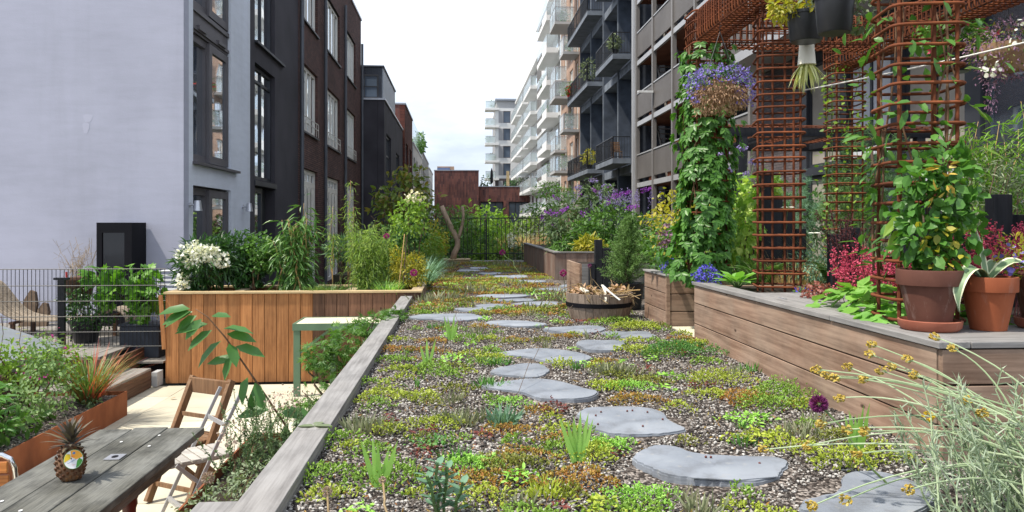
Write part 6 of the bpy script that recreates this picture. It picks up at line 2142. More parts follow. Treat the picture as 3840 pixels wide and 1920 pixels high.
# thin seedlings and litter between
n = 2600
y = 2.1 * (10 / 2.1) ** rng.random(n)
x = -.55 + 2.5 * rng.random(n)
ok_ = np.array([not on_stone(a, b, .62) for a, b in zip(x, y)])
x, y = x[ok_], y[ok_]
n = len(x)
P = np.stack([x, y, np.full(n, .006)], 1)
g = leaves(Geo(), P, rdirs(n) + np.array([0, 0, .7]), rdirs(n), .022 * (.5 + rng.random(n)), .007, 'simple', .1)
tag(part('seedlings', g, 'sd_rust'), 'tiny rusty seedlings scattered between the pebbles', 'ground cover', kind='stuff')

# single plants one can point at
def clump(name, label, x, y, rx, ry, h, dens, leaf, kind, mat, grp='stonecrop cushions near the camera'):
    t = thing(name, label, 'plant', (x, y, 0), grp)
    part('foliage', sedum_patch(Geo(), x, y, rx, ry, h, dens, leaf, kind), mat, t)
    return t
clump('stonecrop_cushion', 'bright green domed stonecrop cushion left of the cracked slate stone, lowest in view', .66, 2.72, .13, .10, .075, 16000, .010, 'mat', 'sd_lime')
clump('stonecrop_cushion', 'bright green stonecrop cushion behind the iris blades near the pipped stone', .66, 3.36, .12, .09, .065, 13000, .011, 'mat', 'sd_lime')
clump('stonecrop_cushion', 'pale green beaded stonecrop cushion in the middle foreground', .05, 3.14, .13, .10, .065, 9000, .013, 'mat', 'sd_lime')
clump('stonecrop_cushion', 'small green stonecrop cushion in front of the layered slate stone', .28, 4.15, .10, .08, .06, 11000, .011, 'mat', 'sd_lime')
clump('stonecrop_cushion', 'green stonecrop cushion right of the layered slate stone', 1.03, 4.62, .17, .10, .05, 9000, .012, 'mat', 'sd_lime')
clump('thyme_cushion', 'large dense dark green thyme cushion by the corner of the deck planter', 1.66, 5.72, .27, .22, .11, 8000, .014, 'mat', 'sd_deep')
clump('stonecrop_mound', 'yellow green stonecrop mound with red tips against the deck planter', 1.62, 4.72, .20, .15, .11, 8000, .013, 'mat', 'sd_yellow')
clump('stonecrop_mound', 'tall green stonecrop mound against the deck planter boards', 1.83, 4.25, .17, .18, .14, 8000, .013, 'mat', 'sd_green')
clump('stonecrop_mound', 'green stonecrop mound in front of the half barrel', 1.62, 7.10, .24, .15, .09, 5000, .018, 'mat', 'sd_yellow')
clump('grey_stonecrop', 'grey mauve spiky stonecrop tuft left of the blue green grass tuft', .02, 3.86, .12, .09, .10, 5200, .030, 'spike', 'sd_grey')
clump('grey_stonecrop', 'grey spiky stonecrop tuft close to the timber edging', -.42, 3.70, .15, .10, .10, 4600, .030, 'spike', 'sd_grey')
clump('grey_stonecrop', 'grey mauve spiky stonecrop tuft right of the layered slate stone', 1.06, 5.02, .16, .10, .11, 5000, .030, 'spike', 'sd_grey')
clump('grass_tuft', 'blue green grassy tuft in the middle of the gravel', .22, 3.82, .06, .05, .08, 9000, .040, 'spike', 'lf_bluegrass')
clump('red_sprig', 'dark red leafy sprig beside the timber edging', -.34, 3.72, .06, .05, .09, 6500, .020, 'ros', 'sd_red')
clump('red_sprig', 'dark red leafy sprig left of the pipped slate stone', .50, 3.98, .09, .06, .09, 5000, .020, 'ros', 'sd_red')
clump('yellow_stonecrop', 'stonecrop with bright yellow tips in the front row', .34, 2.82, .09, .07, .11, 7500, .020, 'spike', 'sd_yellow')
clump('leafy_clump', 'round leaved bright green clump in the front row', .50, 2.66, .08, .06, .06, 4500, .026, 'ros', 'sd_yellow')
clump('leafy_clump', 'round leaved green clump below the grey stonecrop', -.12, 3.45, .09, .07, .06, 4200, .024, 'ros', 'sd_deep')
clump('leafy_clump', 'yellow green leafy clump right of the pipped slate stone', 1.36, 3.42, .13, .09, .06, 4200, .024, 'ros', 'sd_yellow')
clump('leafy_clump', 'lime leafy clump below the purple allium head', 1.46, 3.78, .12, .10, .06, 4200, .024, 'ros', 'sd_lime')

def iris(label, x, y, n, h, grp='iris fans in the gravel'):
    t = thing('iris_fan', label, 'plant', (x, y, 0), grp)
    for i in range(n):
        a = (i / max(1, n - 1) - .5)
        D = np.array([[a * .55 + random.uniform(-.06, .06), random.uniform(-.12, .12), 1.0]])
        g = leaves(Geo(), np.array([[x + a * .03, y + random.uniform(-.012, .012), 0]]), D, np.array([[0, -1, 0.1]]), h * random.uniform(.7, 1.05), .022, 'blade', random.uniform(-.04, .04))
        part('leaf', g, 'lf_iris', t)
iris('iris fan with one orange edged blade left in the foreground', -.30, 2.95, 5, .20)
iris('iris fan beside the bright cushion in the foreground centre', .50, 3.20, 6, .21)
iris('iris fan behind the silver plant near the deck planter', 1.73, 3.23, 8, .24)
iris('small iris fan near the middle stepping stones', -.06, 6.62, 4, .22)
iris('small iris fan left of the round slate stone', -.22, 5.5, 3, .20)

# fleshy ice plant at the bottom edge
t = thing('ice_plant', 'upright fleshy blue green stonecrop at the bottom edge', 'plant', (-.06, 2.62, 0))
for k in range(4):
    bx, by = -.06 + random.uniform(-.03, .06), 2.60 + random.uniform(-.03, .03)
    tip = np.array([bx + random.uniform(-.05, .05), by + random.uniform(-.04, .04), .13 + .05 * k / 3])
    part('stem', Geo().tube(wobble((bx, by, 0), tip, 5, .03), .006, 6), 'stem_green', t)
    m = 13
    tt = np.linspace(.2, 1, m)[:, None]
    P = np.array([bx, by, 0]) + (tip - np.array([bx, by, 0])) * tt
    a = np.arange(m) * 2.4
    D = np.stack([np.cos(a), np.sin(a), np.full(m, .45)], 1)
    part('leaves', leaves(Geo(), P, D, np.tile([0, 0, 1.0], (m, 1)), .055, .03, 'oval', .05), 'lf_bluegrass', t)

# ================================================================== alliums and thin stems
def allium(label, base, head, r, mat='fl_allium', stem_r=.004, n=140):
    t = thing('allium', label, 'flower', base, 'alliums')
    part('stem', Geo().tube(wobble(base, head, 9, .012), stem_r, 6), 'straw' if r < .03 else 'stem_green', t, smooth=True)
    d = rdirs(n)
    P = np.asarray(head) + d * r * .45
    part('flower_head', leaves(Geo(), P, d, rdirs(n), r * .62, r * .28, 'simple', 0), mat, t)
allium('big purple drumstick allium head over the gravel by the silver plant', (1.62, 2.75, 0), (1.40, 2.90, .30), .036, n=320)
allium('purple allium beside the far timber planter corner', (1.55, 11.1, 0), (1.51, 11.0, .29), .055, 'fl_magenta')
allium('tiny purple allium near the grey box planter', (1.75, 9.9, 0), (1.69, 9.8, .46), .028, 'fl_allium')
allium('purple allium leaning on a long pale stem before the railing', (1.35, 9.2, 0), (.86, 15.0, .44), .065, 'fl_magenta')
allium('purple allium at the right end of the timber planter', (-.40, 10.6, .1), (-.60, 10.45, .34), .052, 'fl_magenta')
allium('purple allium among the bamboo leaves in the timber planter', (-.95, 10.7, .1), (-.98, 10.6, .83), .045, 'fl_magenta')
allium('dry seed head of an allium over the herb bed', (-1.20, 3.70, -.45), (-1.18, 3.72, -.20), .032, 'fl_dry')
allium('dry seed head leaning at the bottom edge, left', (-.42, 2.55, 0), (-.44, 2.62, .10), .018, 'fl_dry')
allium('dry seed pod on a bent stem at the bottom edge', (-.22, 2.5, 0), (-.26, 2.66, .12), .014, 'fl_dry')
for (lab, a, b) in (('long arching dry grass stem crossing the layered slate stone', (.25, 4.2, 0), (.90, 6.0, .36)), ('fallen pale stem lying over the middle stepping stones', (.5, 8.6, .1), (.9, 11.0, .42)), ('thin dry stem standing near the timber edging', (.1, 5.4, 0), (-.05, 6.9, .34))):
    solo('dry_grass', Geo().tube(wobble(a, b, 8, .03), .0018, 5), 'bark', lab, 'grass')

# leaf fallen on the edging
g = leaves(Geo(), np.array([[-.66, 3.60, .066], [-.66, 3.60, .067], [-.66, 3.6, .068]]), np.array([[-.8, .1, .02], [.9, -.1, .05], [.2, .9, .02]]), np.tile([0, 0, 1.0], (3, 1)), .085, .05, 'oval', .05)
solo('fallen_leaf', g, 'lf_olive', 'pale green fallen leaf lying on the timber edging', 'leaf')

# ================================================================== silver curry plant, right foreground
CX, CY = 1.93, 2.38
t = thing('curry_plant', 'silver grey curry plant with mustard flower heads in the right foreground', 'plant', (CX, CY, 0))
tips = []
G_ = Geo()
for i in range(100):
    bx, by = CX + rng.normal() * .15, CY + rng.normal() * .12
    lean = np.array([-.30 + rng.normal() * .30, rng.normal() * .16 + .10, 1.0])
    L_ = .26 + .26 * rng.random()
    p1 = np.array([bx, by, 0]) + lean / np.linalg.norm(lean) * L_
    pts = wobble((bx, by, 0), p1, 6, .03)
    G_.tube(pts, np.linspace(.004, .002, 6), 4)
    tips.append(pts)
part('stems', G_, 'lf_silver_green', t)
P, D = [], []
for pts in tips:
    for _ in range(46):
        u = rng.random() ** .8 * 4.99
        k = int(u)
        P.append(pts[k] + (pts[k + 1] - pts[k]) * (u - k))
        D.append(unit(pts[k + 1] - pts[k]) + rng.normal(size=3) * .75)
P, D = np.array(P), np.array(D)
part('leaves', leaves(Geo(), P, D, rdirs(len(P)), .045 * (.6 + .8 * rng.random(len(P))), .0042, 'blade', .15), 'lf_silver', t)
HEADS = [(2062, 2.70, 930), (2110, 2.75, 950), (2195, 2.9, 893), (2200, 2.85, 868), (2250, 2.8, 925), (2360, 2.75, 850), (2405, 2.7, 880), (2290, 2.75, 905), (2345, 2.5, 1045), (2310, 2.6, 945), (2140, 2.75, 925), (2085, 2.8, 945), (2225, 2.7, 935),
         (1930, 2.75, 1130), (2040, 2.6, 1120), (2075, 2.62, 1065), (2140, 2.55, 1080), (2185, 2.5, 1085), (2135, 2.35, 1255), (2050, 2.35, 1270), (2295, 2.25, 1230), (2440, 2.5, 1010), (2480, 2.45, 1040), (2165, 2.55, 1140), (2120, 2.6, 1000), (2180, 2.65, 955)]
st, fl, fl2 = Geo(), Geo(), Geo()
for i, (u_, Y_, v_) in enumerate(HEADS):
    dd = Y_ / (.9976 - .0698 * (u_ - 1288) / 1932)
    h_ = np.array([.9976 * dd * (u_ - 1154) / 1932, Y_, 1 + (563 - v_) * dd / 1932])
    b_ = np.array([CX + rng.normal() * .12, CY + rng.normal() * .08, .12 + .2 * rng.random()])
    mid = (b_ + h_) / 2 + np.array([.03, 0, .09])
    tt = np.linspace(0, 1, 9)[:, None]
    pts = b_ * (1 - tt) ** 2 + 2 * mid * tt * (1 - tt) + h_ * tt ** 2
    st.tube(pts, np.linspace(.0034, .0022, 9), 5)
    d_ = unit(pts[-1] - pts[-2])
    n_ = 26
    off = rdirs(n_) * np.array([.016, .016, .012])
    P = h_ + off + d_ * .006
    part('flower_head', leaves(Geo(), P, d_ * .8 + rdirs(n_) * .5, rdirs(n_), .012, .009, 'bead', 0), 'fl_yellow' if i == 8 else 'fl_mustard', t)
    leaves(st, np.tile(h_ - d_ * .012, (8, 1)), d_ + rdirs(8) * .6, rdirs(8), .024, .003, 'blade', 0)
part('flower_stalks', st, 'lf_silver_green', t)

# ================================================================== planting in the left timber planter
SZ = .05
def bush(name, label, base, blobs, n, L, W, tpl, mat, stemmat='bark', nst=6, group=None, cat='shrub', r0=.012, droop=.3, shell=.45, up=.6, flowers=(), out=.7, curl=.15):
    tp = [np.array(b[:3]) + rng.normal(size=3) * np.array(b[3:]) * .35 for b in (blobs * 8)[:nst]]
    return plant(name, label, cat, base, foliage(n, blobs, L, W, tpl, shell, droop, up, out, curl), mat, stems(base, tp, r0, r0 * .35), stemmat, flowers, group)

bl = [(-3.38, 10.55, .46, .38, .32, .34), (-3.15, 10.65, .60, .22, .22, .22), (-3.55, 10.5, .35, .2, .2, .22)]
fw = foliage(820, [(-3.52, 10.36, .58, .17, .12, .17), (-3.10, 10.32, .52, .10, .08, .1), (-3.36, 10.30, .62, .14, .1, .13), (-3.20, 10.3, .60, .10, .08, .12), (-3.58, 10.3, .26, .09, .07, .1)], .045, .04, 'oval', .3, 0, .2)
bush('oleander', 'oleander with white flower clusters at the left end of the timber planter', (-3.4, 10.55, SZ), bl, 1500, .13, .024, 'oval', 'lf_dark', flowers=((fw, 'fl_white'),), out=1.0)
bush('laurel_shrub', 'dense dark green shrub right of the white oleander', (-3.02, 10.75, SZ), [(-3.02, 10.8, .52, .27, .25, .36), (-2.85, 10.7, .35, .2, .2, .25)], 1500, .075, .035, 'oval', 'lf_dark')
bush('standard_shrub', 'small round leaved shrub on a thin staked stem in the timber planter', (-2.76, 10.6, SZ), [(-2.72, 10.7, .62, .22, .22, .24), (-2.6, 10.65, .5, .18, .18, .16)], 1500, .05, .032, 'oval', 'lf_mid', 'stem_brown', 3)

# broad leaved bamboo
def culms(c, n, h, spread, lean=(0, 0)):
    T = []
    for i in range(n):
        a = rng.random() * 6.28
        r = spread * rng.random()
        T.append(np.array([c[0] + r * math.cos(a) + lean[0], c[1] + r * math.sin(a) + lean[1], c[2] + h * (.6 + .4 * rng.random())]))
    return T
def bamboo(name, label, c, n, h, spread, L, W, leafmat, per, caneM='cane', lean=(0, 0), group=None, r0=.007, lo=.3, droop=.5):
    T = culms(c, n, h, spread, lean)
    S, F = Geo(), Geo()
    for tp in T:
        b = np.array(c) + np.array([rng.normal() * spread * .3, rng.normal() * spread * .3, 0])
        pts = wobble(b, tp, 7, .02)
        S.tube(pts, np.linspace(r0, r0 * .3, 7), 5)
        u = (lo + (1 - lo) * rng.random(per)) * 5.99
        k = u.astype(int)
        P = pts[k] + (pts[k + 1] - pts[k]) * (u - k)[:, None]
        side = rng.normal(size=(per, 3)) * np.array([1, 1, .3])
        P2 = P + unit(side) * (rng.random(per) * L * .9)[:, None]
        D = unit(side + np.array([0, 0, -droop]) + rng.normal(size=(per, 3)) * .3)
        l = L * (.5 + .7 * rng.random(per))
        leaves(F, P2, D, rdirs(per) * .5 + np.array([0, 0, 1]), l, l * (W / L), 'oval', .25)
    return plant(name, label, 'bamboo', c, F, leafmat, S, caneM, (), group, sname='canes')
bamboo('broadleaf_bamboo', 'broad leaved dark green bamboo clump in the middle of the timber planter', (-2.20, 10.6, SZ), 26, 1.05, .34, .17, .034, 'lf_fargesia', 46, lo=.12)
bamboo('tall_bamboo_cane', 'tallest bamboo canes with big leaves above the clump', (-2.12, 10.7, SZ), 4, 1.32, .14, .18, .036, 'lf_fargesia', 26, lo=.5)
bamboo('fine_bamboo', 'fine leaved yellow green bamboo thicket in the timber planter', (-1.25, 10.75, SZ), 48, 1.02, .42, .085, .013, 'lf_bamboo', 74, lo=.05, caneM='stem_green')
bamboo('bamboo_spire', 'slender tall bamboo spire leaning before the brown brick house', (-1.62, 11.6, SZ), 3, 1.85, .05, .10, .016, 'lf_bamboo', 120, lo=.25, lean=(.06, 0))
bamboo('fine_bamboo', 'second fine leaved bamboo behind the rose, toward the railing', (-1.15, 12.4, SZ), 40, 1.0, .5, .095, .015, 'lf_bamboo', 60, lo=.05, caneM='stem_green')
bamboo('thin_bamboo_cane', 'thin bamboo canes with drooping leaves left of the spire', (-1.85, 11.5, SZ), 3, 1.30, .06, .10, .016, 'lf_bamboo', 60, lo=.4)
# standard rose
rc = (-.70, 10.9, 1.08)
G_ = foliage(520, [(rc[0], rc[1], rc[2], .26, .24, .26), (rc[0] + .1, rc[1], rc[2] + .2, .16, .15, .12)], .055, .036, 'oval', .4)
t = plant('standard_rose', 'standard rose with cream blooms and glossy leaves tied to a cane', 'rose', (-.78, 10.6, SZ), G_, 'lf_lime', stems((-.76, 10.62, SZ), [(rc[0], rc[1], rc[2])], .012, .009, amt=.01), 'bark', ((foliage(80, [(-.60, 10.8, 1.38, .14, .1, .07)], .04, .036, 'oval', .2), 'fl_cream'),))
part('support_cane', Geo().tube([(-.82, 10.58, SZ), (-.74, 10.7, .86)], .008, 6), 'cane', t)
bush('rose_understory', 'darker lower foliage of the rose near the planter end', (-.62, 11.2, SZ), [(-.66, 11.25, .95, .24, .2, .22), (-.75, 11.3, .75, .2, .2, .2)], 420, .06, .04, 'oval', 'lf_dark')
# auburn tinted tree
bl = [(-1.12, 16, 1.6, .55, .5, .42), (-1.3, 16, 1.25, .5, .5, .3), (-.95, 16, 1.95, .28, .28, .3), (-1.5, 16.2, 1.55, .3, .3, .25), (-.7, 16, 1.45, .3, .3, .25)]
bush('copper_tinted_tree', 'small tree with copper tinted green leaves beyond the bamboo', (-1.1, 16, SZ), bl, 850, .14, .065, 'oval', 'lf_autumn', nst=9, cat='tree', r0=.035)
# golden shrub, lavender like grasses
bush('golden_spirea', 'golden yellow feathery shrub at the right end of the timber planter', (-.72, 10.85, SZ), [(-.70, 10.85, .32, .27, .25, .24), (-.60, 10.9, .45, .15, .15, .15), (-.85, 10.8, .5, .10, .1, .2)], 2000, .05, .016, 'oval', 'lf_yellowing', 'stem_brown')
for k, (x, y, h, lab) in enumerate(((-.55, 11.8, .45, 'blue green grass tuft behind the golden shrub'), (-.58, 13.2, .55, 'grey green grass tuft beyond the golden shrub'), (-.55, 14.6, .5, 'grey green grass spilling over the side boards'), (-.9, 15.5, .55, 'tall grass tuft near the end of the side planter'), (-.6, 16.8, .5, 'soft grass tuft close to the pruned tree'))):
    t = thing('grass_tuft', lab, 'grass', (x, y, SZ), 'grass tufts along the side planter')
    part('blades', tuft(240, (x, y, SZ), .12, h, .012, .7, .55), 'lf_bluegrass' if k < 3 else 'lf_grass', t)
for (x, y, n, h, mt, lab) in ((-1.9, 10.35, 130, .22, 'lf_grass', 'low green grass along the front rim of the planter'), (-1.72, 10.4, 120, .2, 'lf_grass', 'dark low grass right of the broadleaf bamboo'), (-2.35, 10.35, 60, .14, 'lf_grass', 'sparse low grass below the broadleaf bamboo'), (-.95, 10.4, 100, .28, 'lf_iris', 'strap leaved tuft by the rose cane'), (-1.45, 10.35, 90, .16, 'lf_dark', 'short dark tuft near the cross board of the planter')):
    t = thing('low_grass', lab, 'grass', (x, y, SZ), 'low grasses in the timber planter')
    part('blades', tuft(n, (x, y, SZ), .14, h, .011, .6, .5), mt, t)
bush('dark_box_ball', 'dark needle leaved ball before the pale shutters', (-1.75, 11.9, .05), [(-1.72, 11.9, .62, .3, .25, .17)], 900, .09, .012, 'blade', 'lf_pine', up=0, out=1)
bl = [(-.85, 17.5, .55, .6, .8, .45), (-.75, 18.8, .6, .5, .6, .45), (-1.1, 14.2, .6, .4, .6, .4)]
for i, b in enumerate(bl):
    bush('side_shrub', ('light green shrub beside the railing end', 'yellow green shrub in the corner left of the railing', 'mixed green shrub half way along the side planter')[i], (b[0], b[1], SZ), [b, (b[0] + .2, b[1] + .2, b[2] - .15, b[3] * .6, b[4] * .6, b[5] * .6)], 1200, .09, .035, 'oval', ('lf_lime', 'lf_yellowing', 'lf_mid')[i])
# pruned tree by the railing
t = thing('pruned_tree', 'pale pruned forked trunk in front of the black railing', 'tree', (-.14, 19.8, .05))
g = Geo()
g.tube([(-.14, 19.8, .08), (-.10, 19.8, .25), (-.02, 19.8, .42), (-.02, 19.8, .58), (-.12, 19.8, .78), (-.24, 19.8, 1.02), (-.32, 19.8, 1.2), (-.43, 19.8, 1.46)], [.085, .075, .07, .07, .07, .065, .062, .06], 12)
g.tube([(-.03, 19.8, .56), (.03, 19.78, .72), (.08, 19.76, .9), (.13, 19.75, 1.12), (.13, 19.75, 1.3), (.10, 19.75, 1.45)], [.05, .045, .042, .038, .036, .034], 10)
part('trunk', g, 'bark_pale', t, smooth=True)
part('leaf_sprouts', foliage(60, [(.12, 19.7, 1.05, .22, .12, .12), (-.25, 19.7, .85, .3, .12, .15)], .13, .06, 'oval', .2), 'lf_mid', t)
# beyond the railing
far = [((.35, 22.6, .15), (.75, .6, .75), 'lf_mid', 'broad leafy green shrub behind the middle of the railing', .16), ((-.4, 23.5, .7), (.8, .7, .8), 'lf_salvia', 'grey green shrub behind the pruned tree', .16),
       ((.6, 25.5, .9), (.9, .8, .75), 'lf_bright', 'fresh green shrub rising above the railing', .17), ((1.15, 23.6, .35), (.6, .5, .85), 'lf_bright', 'lime green feathery shrub behind the railing', .12),
       ((2.6, 27, .3), (1.0, .9, 1.0), 'lf_olive', 'olive brown shrub behind the tan grasses', .18), ((-1.6, 24, .3), (.9, .8, .85), 'lf_mid', 'green shrub left of the pruned tree beyond the railing', .17),
       ((-1.5, 27, .5), (1.2, 1, .8), 'lf_bronze', 'brown leaved shrub far left beyond the railing', .18), ((3.7, 24, .2), (1.0, .9, .9), 'lf_mid', 'green shrub beyond the railing at the right', .17),
       ((.9, 22, -.05), (.5, .4, .4), 'lf_lime', 'low bright green leaves at the foot of the railing', .15), ((2.0, 22.2, -.05), (.6, .4, .45), 'lf_greygreen', 'low grey green leaves at the foot of the railing', .13),
       ((2.3, 33, .55), (1.6, 1.2, .8), 'lf_lime', 'yellow green bush far beyond the railing', .22), ((.4, 36, .5), (1.9, 1.2, .9), 'lf_mid', 'wide green bush far beyond the railing', .22), ((4.8, 38, .7), (2.0, 1.4, 1.1), 'lf_dark', 'dark bush below the white apartments', .24), ((-1.6, 40, .8), (1.6, 1.4, 1.1), 'lf_mid', 'green bush at the far left of the garden', .24), ((4.9, 28, .2), (1.3, 1, 1.1), 'lf_olive', 'olive green bush right beyond the railing', .2)]
for c, r, m, lab, L_ in far:
    b = [(c[0], c[1], c[2], r[0], r[1], r[2]), (c[0] + r[0] * .5, c[1], c[2] + r[2] * .2, r[0] * .6, r[1] * .6, r[2] * .7), (c[0] - r[0] * .5, c[1], c[2] - r[2] * .1, r[0] * .6, r[1] * .6, r[2] * .7)]
    bush('garden_shrub', lab, (c[0], c[1], -.35), b, 850, L_, L_ * .42, 'simple', m, group='shrubs beyond the railing', nst=5, r0=.03)
for (x, y, z, h, r, m, lab) in ((1.70, 24, -.3, 1.15, .28, 'lf_tan_grass', 'tan feather grass plume beyond the railing'), (2.75, 25.5, -.3, 1.2, .36, 'lf_pink_grass', 'pinkish tan feather grass beyond the railing'), (3.3, 26, -.3, 1.15, .34, 'lf_pink_grass', 'second pinkish feather grass beside the planter'), (1.6, 22.8, -.3, .8, .2, 'lf_tan_grass', 'short tan grass low behind the railing')):
    t = thing('feather_grass', lab, 'grass', (x, y, z), 'feather grasses beyond the railing')
    part('plumes', tuft(520, (x, y, z), r, h, .014, .35, .35), m, t)
    part('blades', tuft(160, (x, y, z), r * .7, h * .7, .016, .5, .4), 'lf_grass', t)
t = thing('hydrangea', 'white hydrangea heads behind the railing bars', 'shrub', (1.55, 22.3, -.3))
part('flower_heads', foliage(260, [(1.52, 22.2, .62, .12, .1, .09), (1.57, 22.2, .42, .13, .1, .1), (1.48, 22.3, .1, .1, .1, .08)], .05, .045, 'oval', .5), 'fl_white', t)
part('foliage', foliage(200, [(1.55, 22.4, .1, .3, .25, .35)], .12, .08, 'oval'), 'lf_mid', t)
for (x0, lab) in ((2.75, 'white garden table far behind the railing'), ):
    t = thing('garden_table', lab, 'table', (x0, 23, -.35))
    part('table_top', Geo().lathe((x0, 23, .27), [(.5, 0), (.5, .03), (.001, .031)], 24), 'white_paint', t)
    part('leg', Geo().tube([(x0, 23, -.35), (x0, 23, .27)], .04, 8), 'white_paint', t)

# ================================================================== right: far planter flowers
PZ = .47
def spikes(n, blob, h, r, mat_name, G=None, k=26):
    """upright flower spikes of many small florets"""
    G = G or Geo()
    for i in range(n):
        b = np.array(blob[:3]) + rng.normal(size=3) * np.array(blob[3:]) * .5
        ax = unit(np.array([rng.normal() * .12, rng.normal() * .12, 1.0]))
        hh = h * (.6 + .6 * rng.random())
        t_ = rng.random(k)
        d = rdirs(k)
        P = b + ax * (t_ * hh)[:, None] + d * (r * (1 - .6 * t_))[:, None]
        leaves(G, P, d + ax * .6, rdirs(k), r * 1.3, r * .9, 'simple', 0)
    return G
bl = [(2.9, 14.3, .95, .6, .4, .42), (2.4, 14.2, .75, .4, .35, .3), (3.4, 14.3, .85, .45, .4, .35)]
bush('giant_hyssop', 'giant hyssop with upright violet blue flower spikes in the far planter', (2.9, 14.3, PZ), bl, 2400, .085, .04, 'oval', 'lf_mid', 'stem_green', 12, flowers=((spikes(54, (3.0, 14.1, 1.36, .62, .3, .13), .22, .016, None), 'fl_violet'),))
bl = [(2.2, 15.2, 1.0, .5, .5, .5), (2.9, 15.5, 1.45, .45, .4, .35), (1.9, 14.5, .85, .25, .3, .35)]
cone = Geo()
for i in range(15):
    b = bl[i % 3]
    p = np.array(b[:3]) + unit(rng.normal(size=3) + np.array([0, -.6, .2])) * np.array(b[3:]) * 1.05
    ax = unit(np.array([rng.normal() * .7 - .2, rng.normal() * .5, .35]))
    k = 46
    t_ = rng.random(k)
    d = rdirs(k)
    leaves(cone, p + ax * (t_ * .19)[:, None] + d * (.034 * (1 - .75 * t_))[:, None], d + ax * .5, rdirs(k), .03, .022, 'simple', 0)
for (u, v, Y) in ((3.42, 1.62, 14.2), (3.0, 1.55, 14.0), (2.85, 1.5, 14.0), (3.1, 1.28, 13.9)):
    k = 70
    t_ = rng.random(k); d = rdirs(k)
    leaves(cone, np.array([u, Y, v]) + np.array([.18, 0, .05]) * t_[:, None] + d * (.035 * (1 - .6 * t_))[:, None], d, rdirs(k), .032, .024, 'simple', 0)
bush('butterfly_bush', 'butterfly bush with purple flower cones and grey green leaves', (2.4, 15.2, PZ), bl, 1700, .13, .034, 'oval', 'lf_herb', nst=10, r0=.018, flowers=((cone, 'fl_purple'),))
bl = [(2.0, 17.0, 1.75, .35, .35, .2), (2.35, 17.0, 1.62, .3, .3, .16), (1.85, 17.0, 1.32, .4, .35, .14), (2.3, 17.0, 1.3, .4, .35, .14)]
bush('robinia_sapling', 'feathery green sapling above the far planter in front of the white apartments', (2.1, 17, PZ), bl, 1700, .06, .026, 'simple', 'lf_mid', nst=6, cat='tree', r0=.018)
bush('golden_nandina', 'yellow orange leaved low shrub at the rim of the far planter', (2.36, 13.75, PZ), [(2.36, 13.75, .60, .26, .2, .16)], 700, .10, .026, 'oval', 'lf_yellowing')
bush('low_filler', 'low green foliage along the rim of the far planter', (2.9, 13.75, PZ), [(3.0, 13.8, .55, .5, .2, .14), (1.95, 14.2, .55, .2, .4, .14)], 900, .07, .035, 'oval', 'lf_mid')
bush('verbena', 'airy verbena stems with small lilac heads above the far planter', (2.75, 15.9, PZ), [(2.75, 15.9, 1.7, .4, .3, .25)], 260, .07, .014, 'oval', 'lf_herb', 'stem_green', 12, flowers=((foliage(320, [(2.5, 15.8, 1.75, .12, .1, .05), (2.8, 15.8, 1.9, .1, .1, .04), (3.1, 15.9, 1.8, .1, .1, .04), (2.65, 15.8, 1.55, .08, .08, .04)], .035, .03, 'simple', .2), 'fl_violet'),))
bl = [(3.6, 12.5, 1.05, .5, .4, .5), (3.4, 11.8, .8, .4, .4, .4), (4.1, 12, 1.0, .45, .4, .5)]
bush('autumnal_shrub', 'yellow green shrub with reddish twigs left of the creeper column', (3.6, 12.3, 0), bl, 1500, .085, .05, 'oval', 'lf_yellowing', nst=9)
bl = [(3.0, 11.0, .6, .45, .4, .4), (2.6, 9.6, .6, .25, .3, .3)]
bush('white_flowered_shrub', 'leafy shrub with small pale flowers between conifer and creeper', (3.0, 11.0, .3), bl, 1100, .075, .04, 'oval', 'lf_mid', flowers=((foliage(110, [(2.55, 9.3, .83, .12, .1, .14)], .05, .04, 'oval', .2), 'fl_mauve'),))

# conifer in a pot
solo('conifer_pot', Geo().lathe((1.99, 9.0, 0), [(.17, 0), (.21, .28), (.22, .30), (.19, .30), (.18, .26)], 20), 'black_plastic', 'dark pot of the small conifer behind the half barrel', 'pot', smooth=True, auto=40)
t = thing('dwarf_conifer', 'small fluffy green conifer standing behind the half barrel', 'conifer', (1.99, 9.0, .28))
part('trunk', Geo().tube([(1.99, 9, .28), (2.0, 9, .6), (2.05, 9, 1.0)], [.025, .018, .006], 8), 'bark', t)
F_, S_ = Geo(), Geo()
for i in range(150):
    z = .30 + .70 * (i / 150)
    r = .31 * (1 - (z - .30) / .76) ** .8 * (.75 + .4 * rng.random())
    a = i * 2.39996 + rng.normal() * .3
    b = np.array([1.99 + .05 * (z - .3), 9.0, z])
    e = b + np.array([r * math.cos(a), r * math.sin(a), .07 + .08 * rng.random()])
    pts = wobble(b, e, 4, .05)
    S_.tube(pts, [.004, .003, .002, .0015], 3, cap=False)
    m = 130
    u = rng.random(m) ** .7 * 2.99
    k = u.astype(int)
    P = pts[k] + (pts[k + 1] - pts[k]) * (u - k)[:, None] + rng.normal(size=(m, 3)) * .013
    D = unit((e - b)) * .7 + rng.normal(size=(m, 3)) * .7
    leaves(F_, P, D, rdirs(m), .028, .0065, 'needle', 0)
part('branches', S_, 'bark', t)
part('needles', F_, 'lf_fir', t)

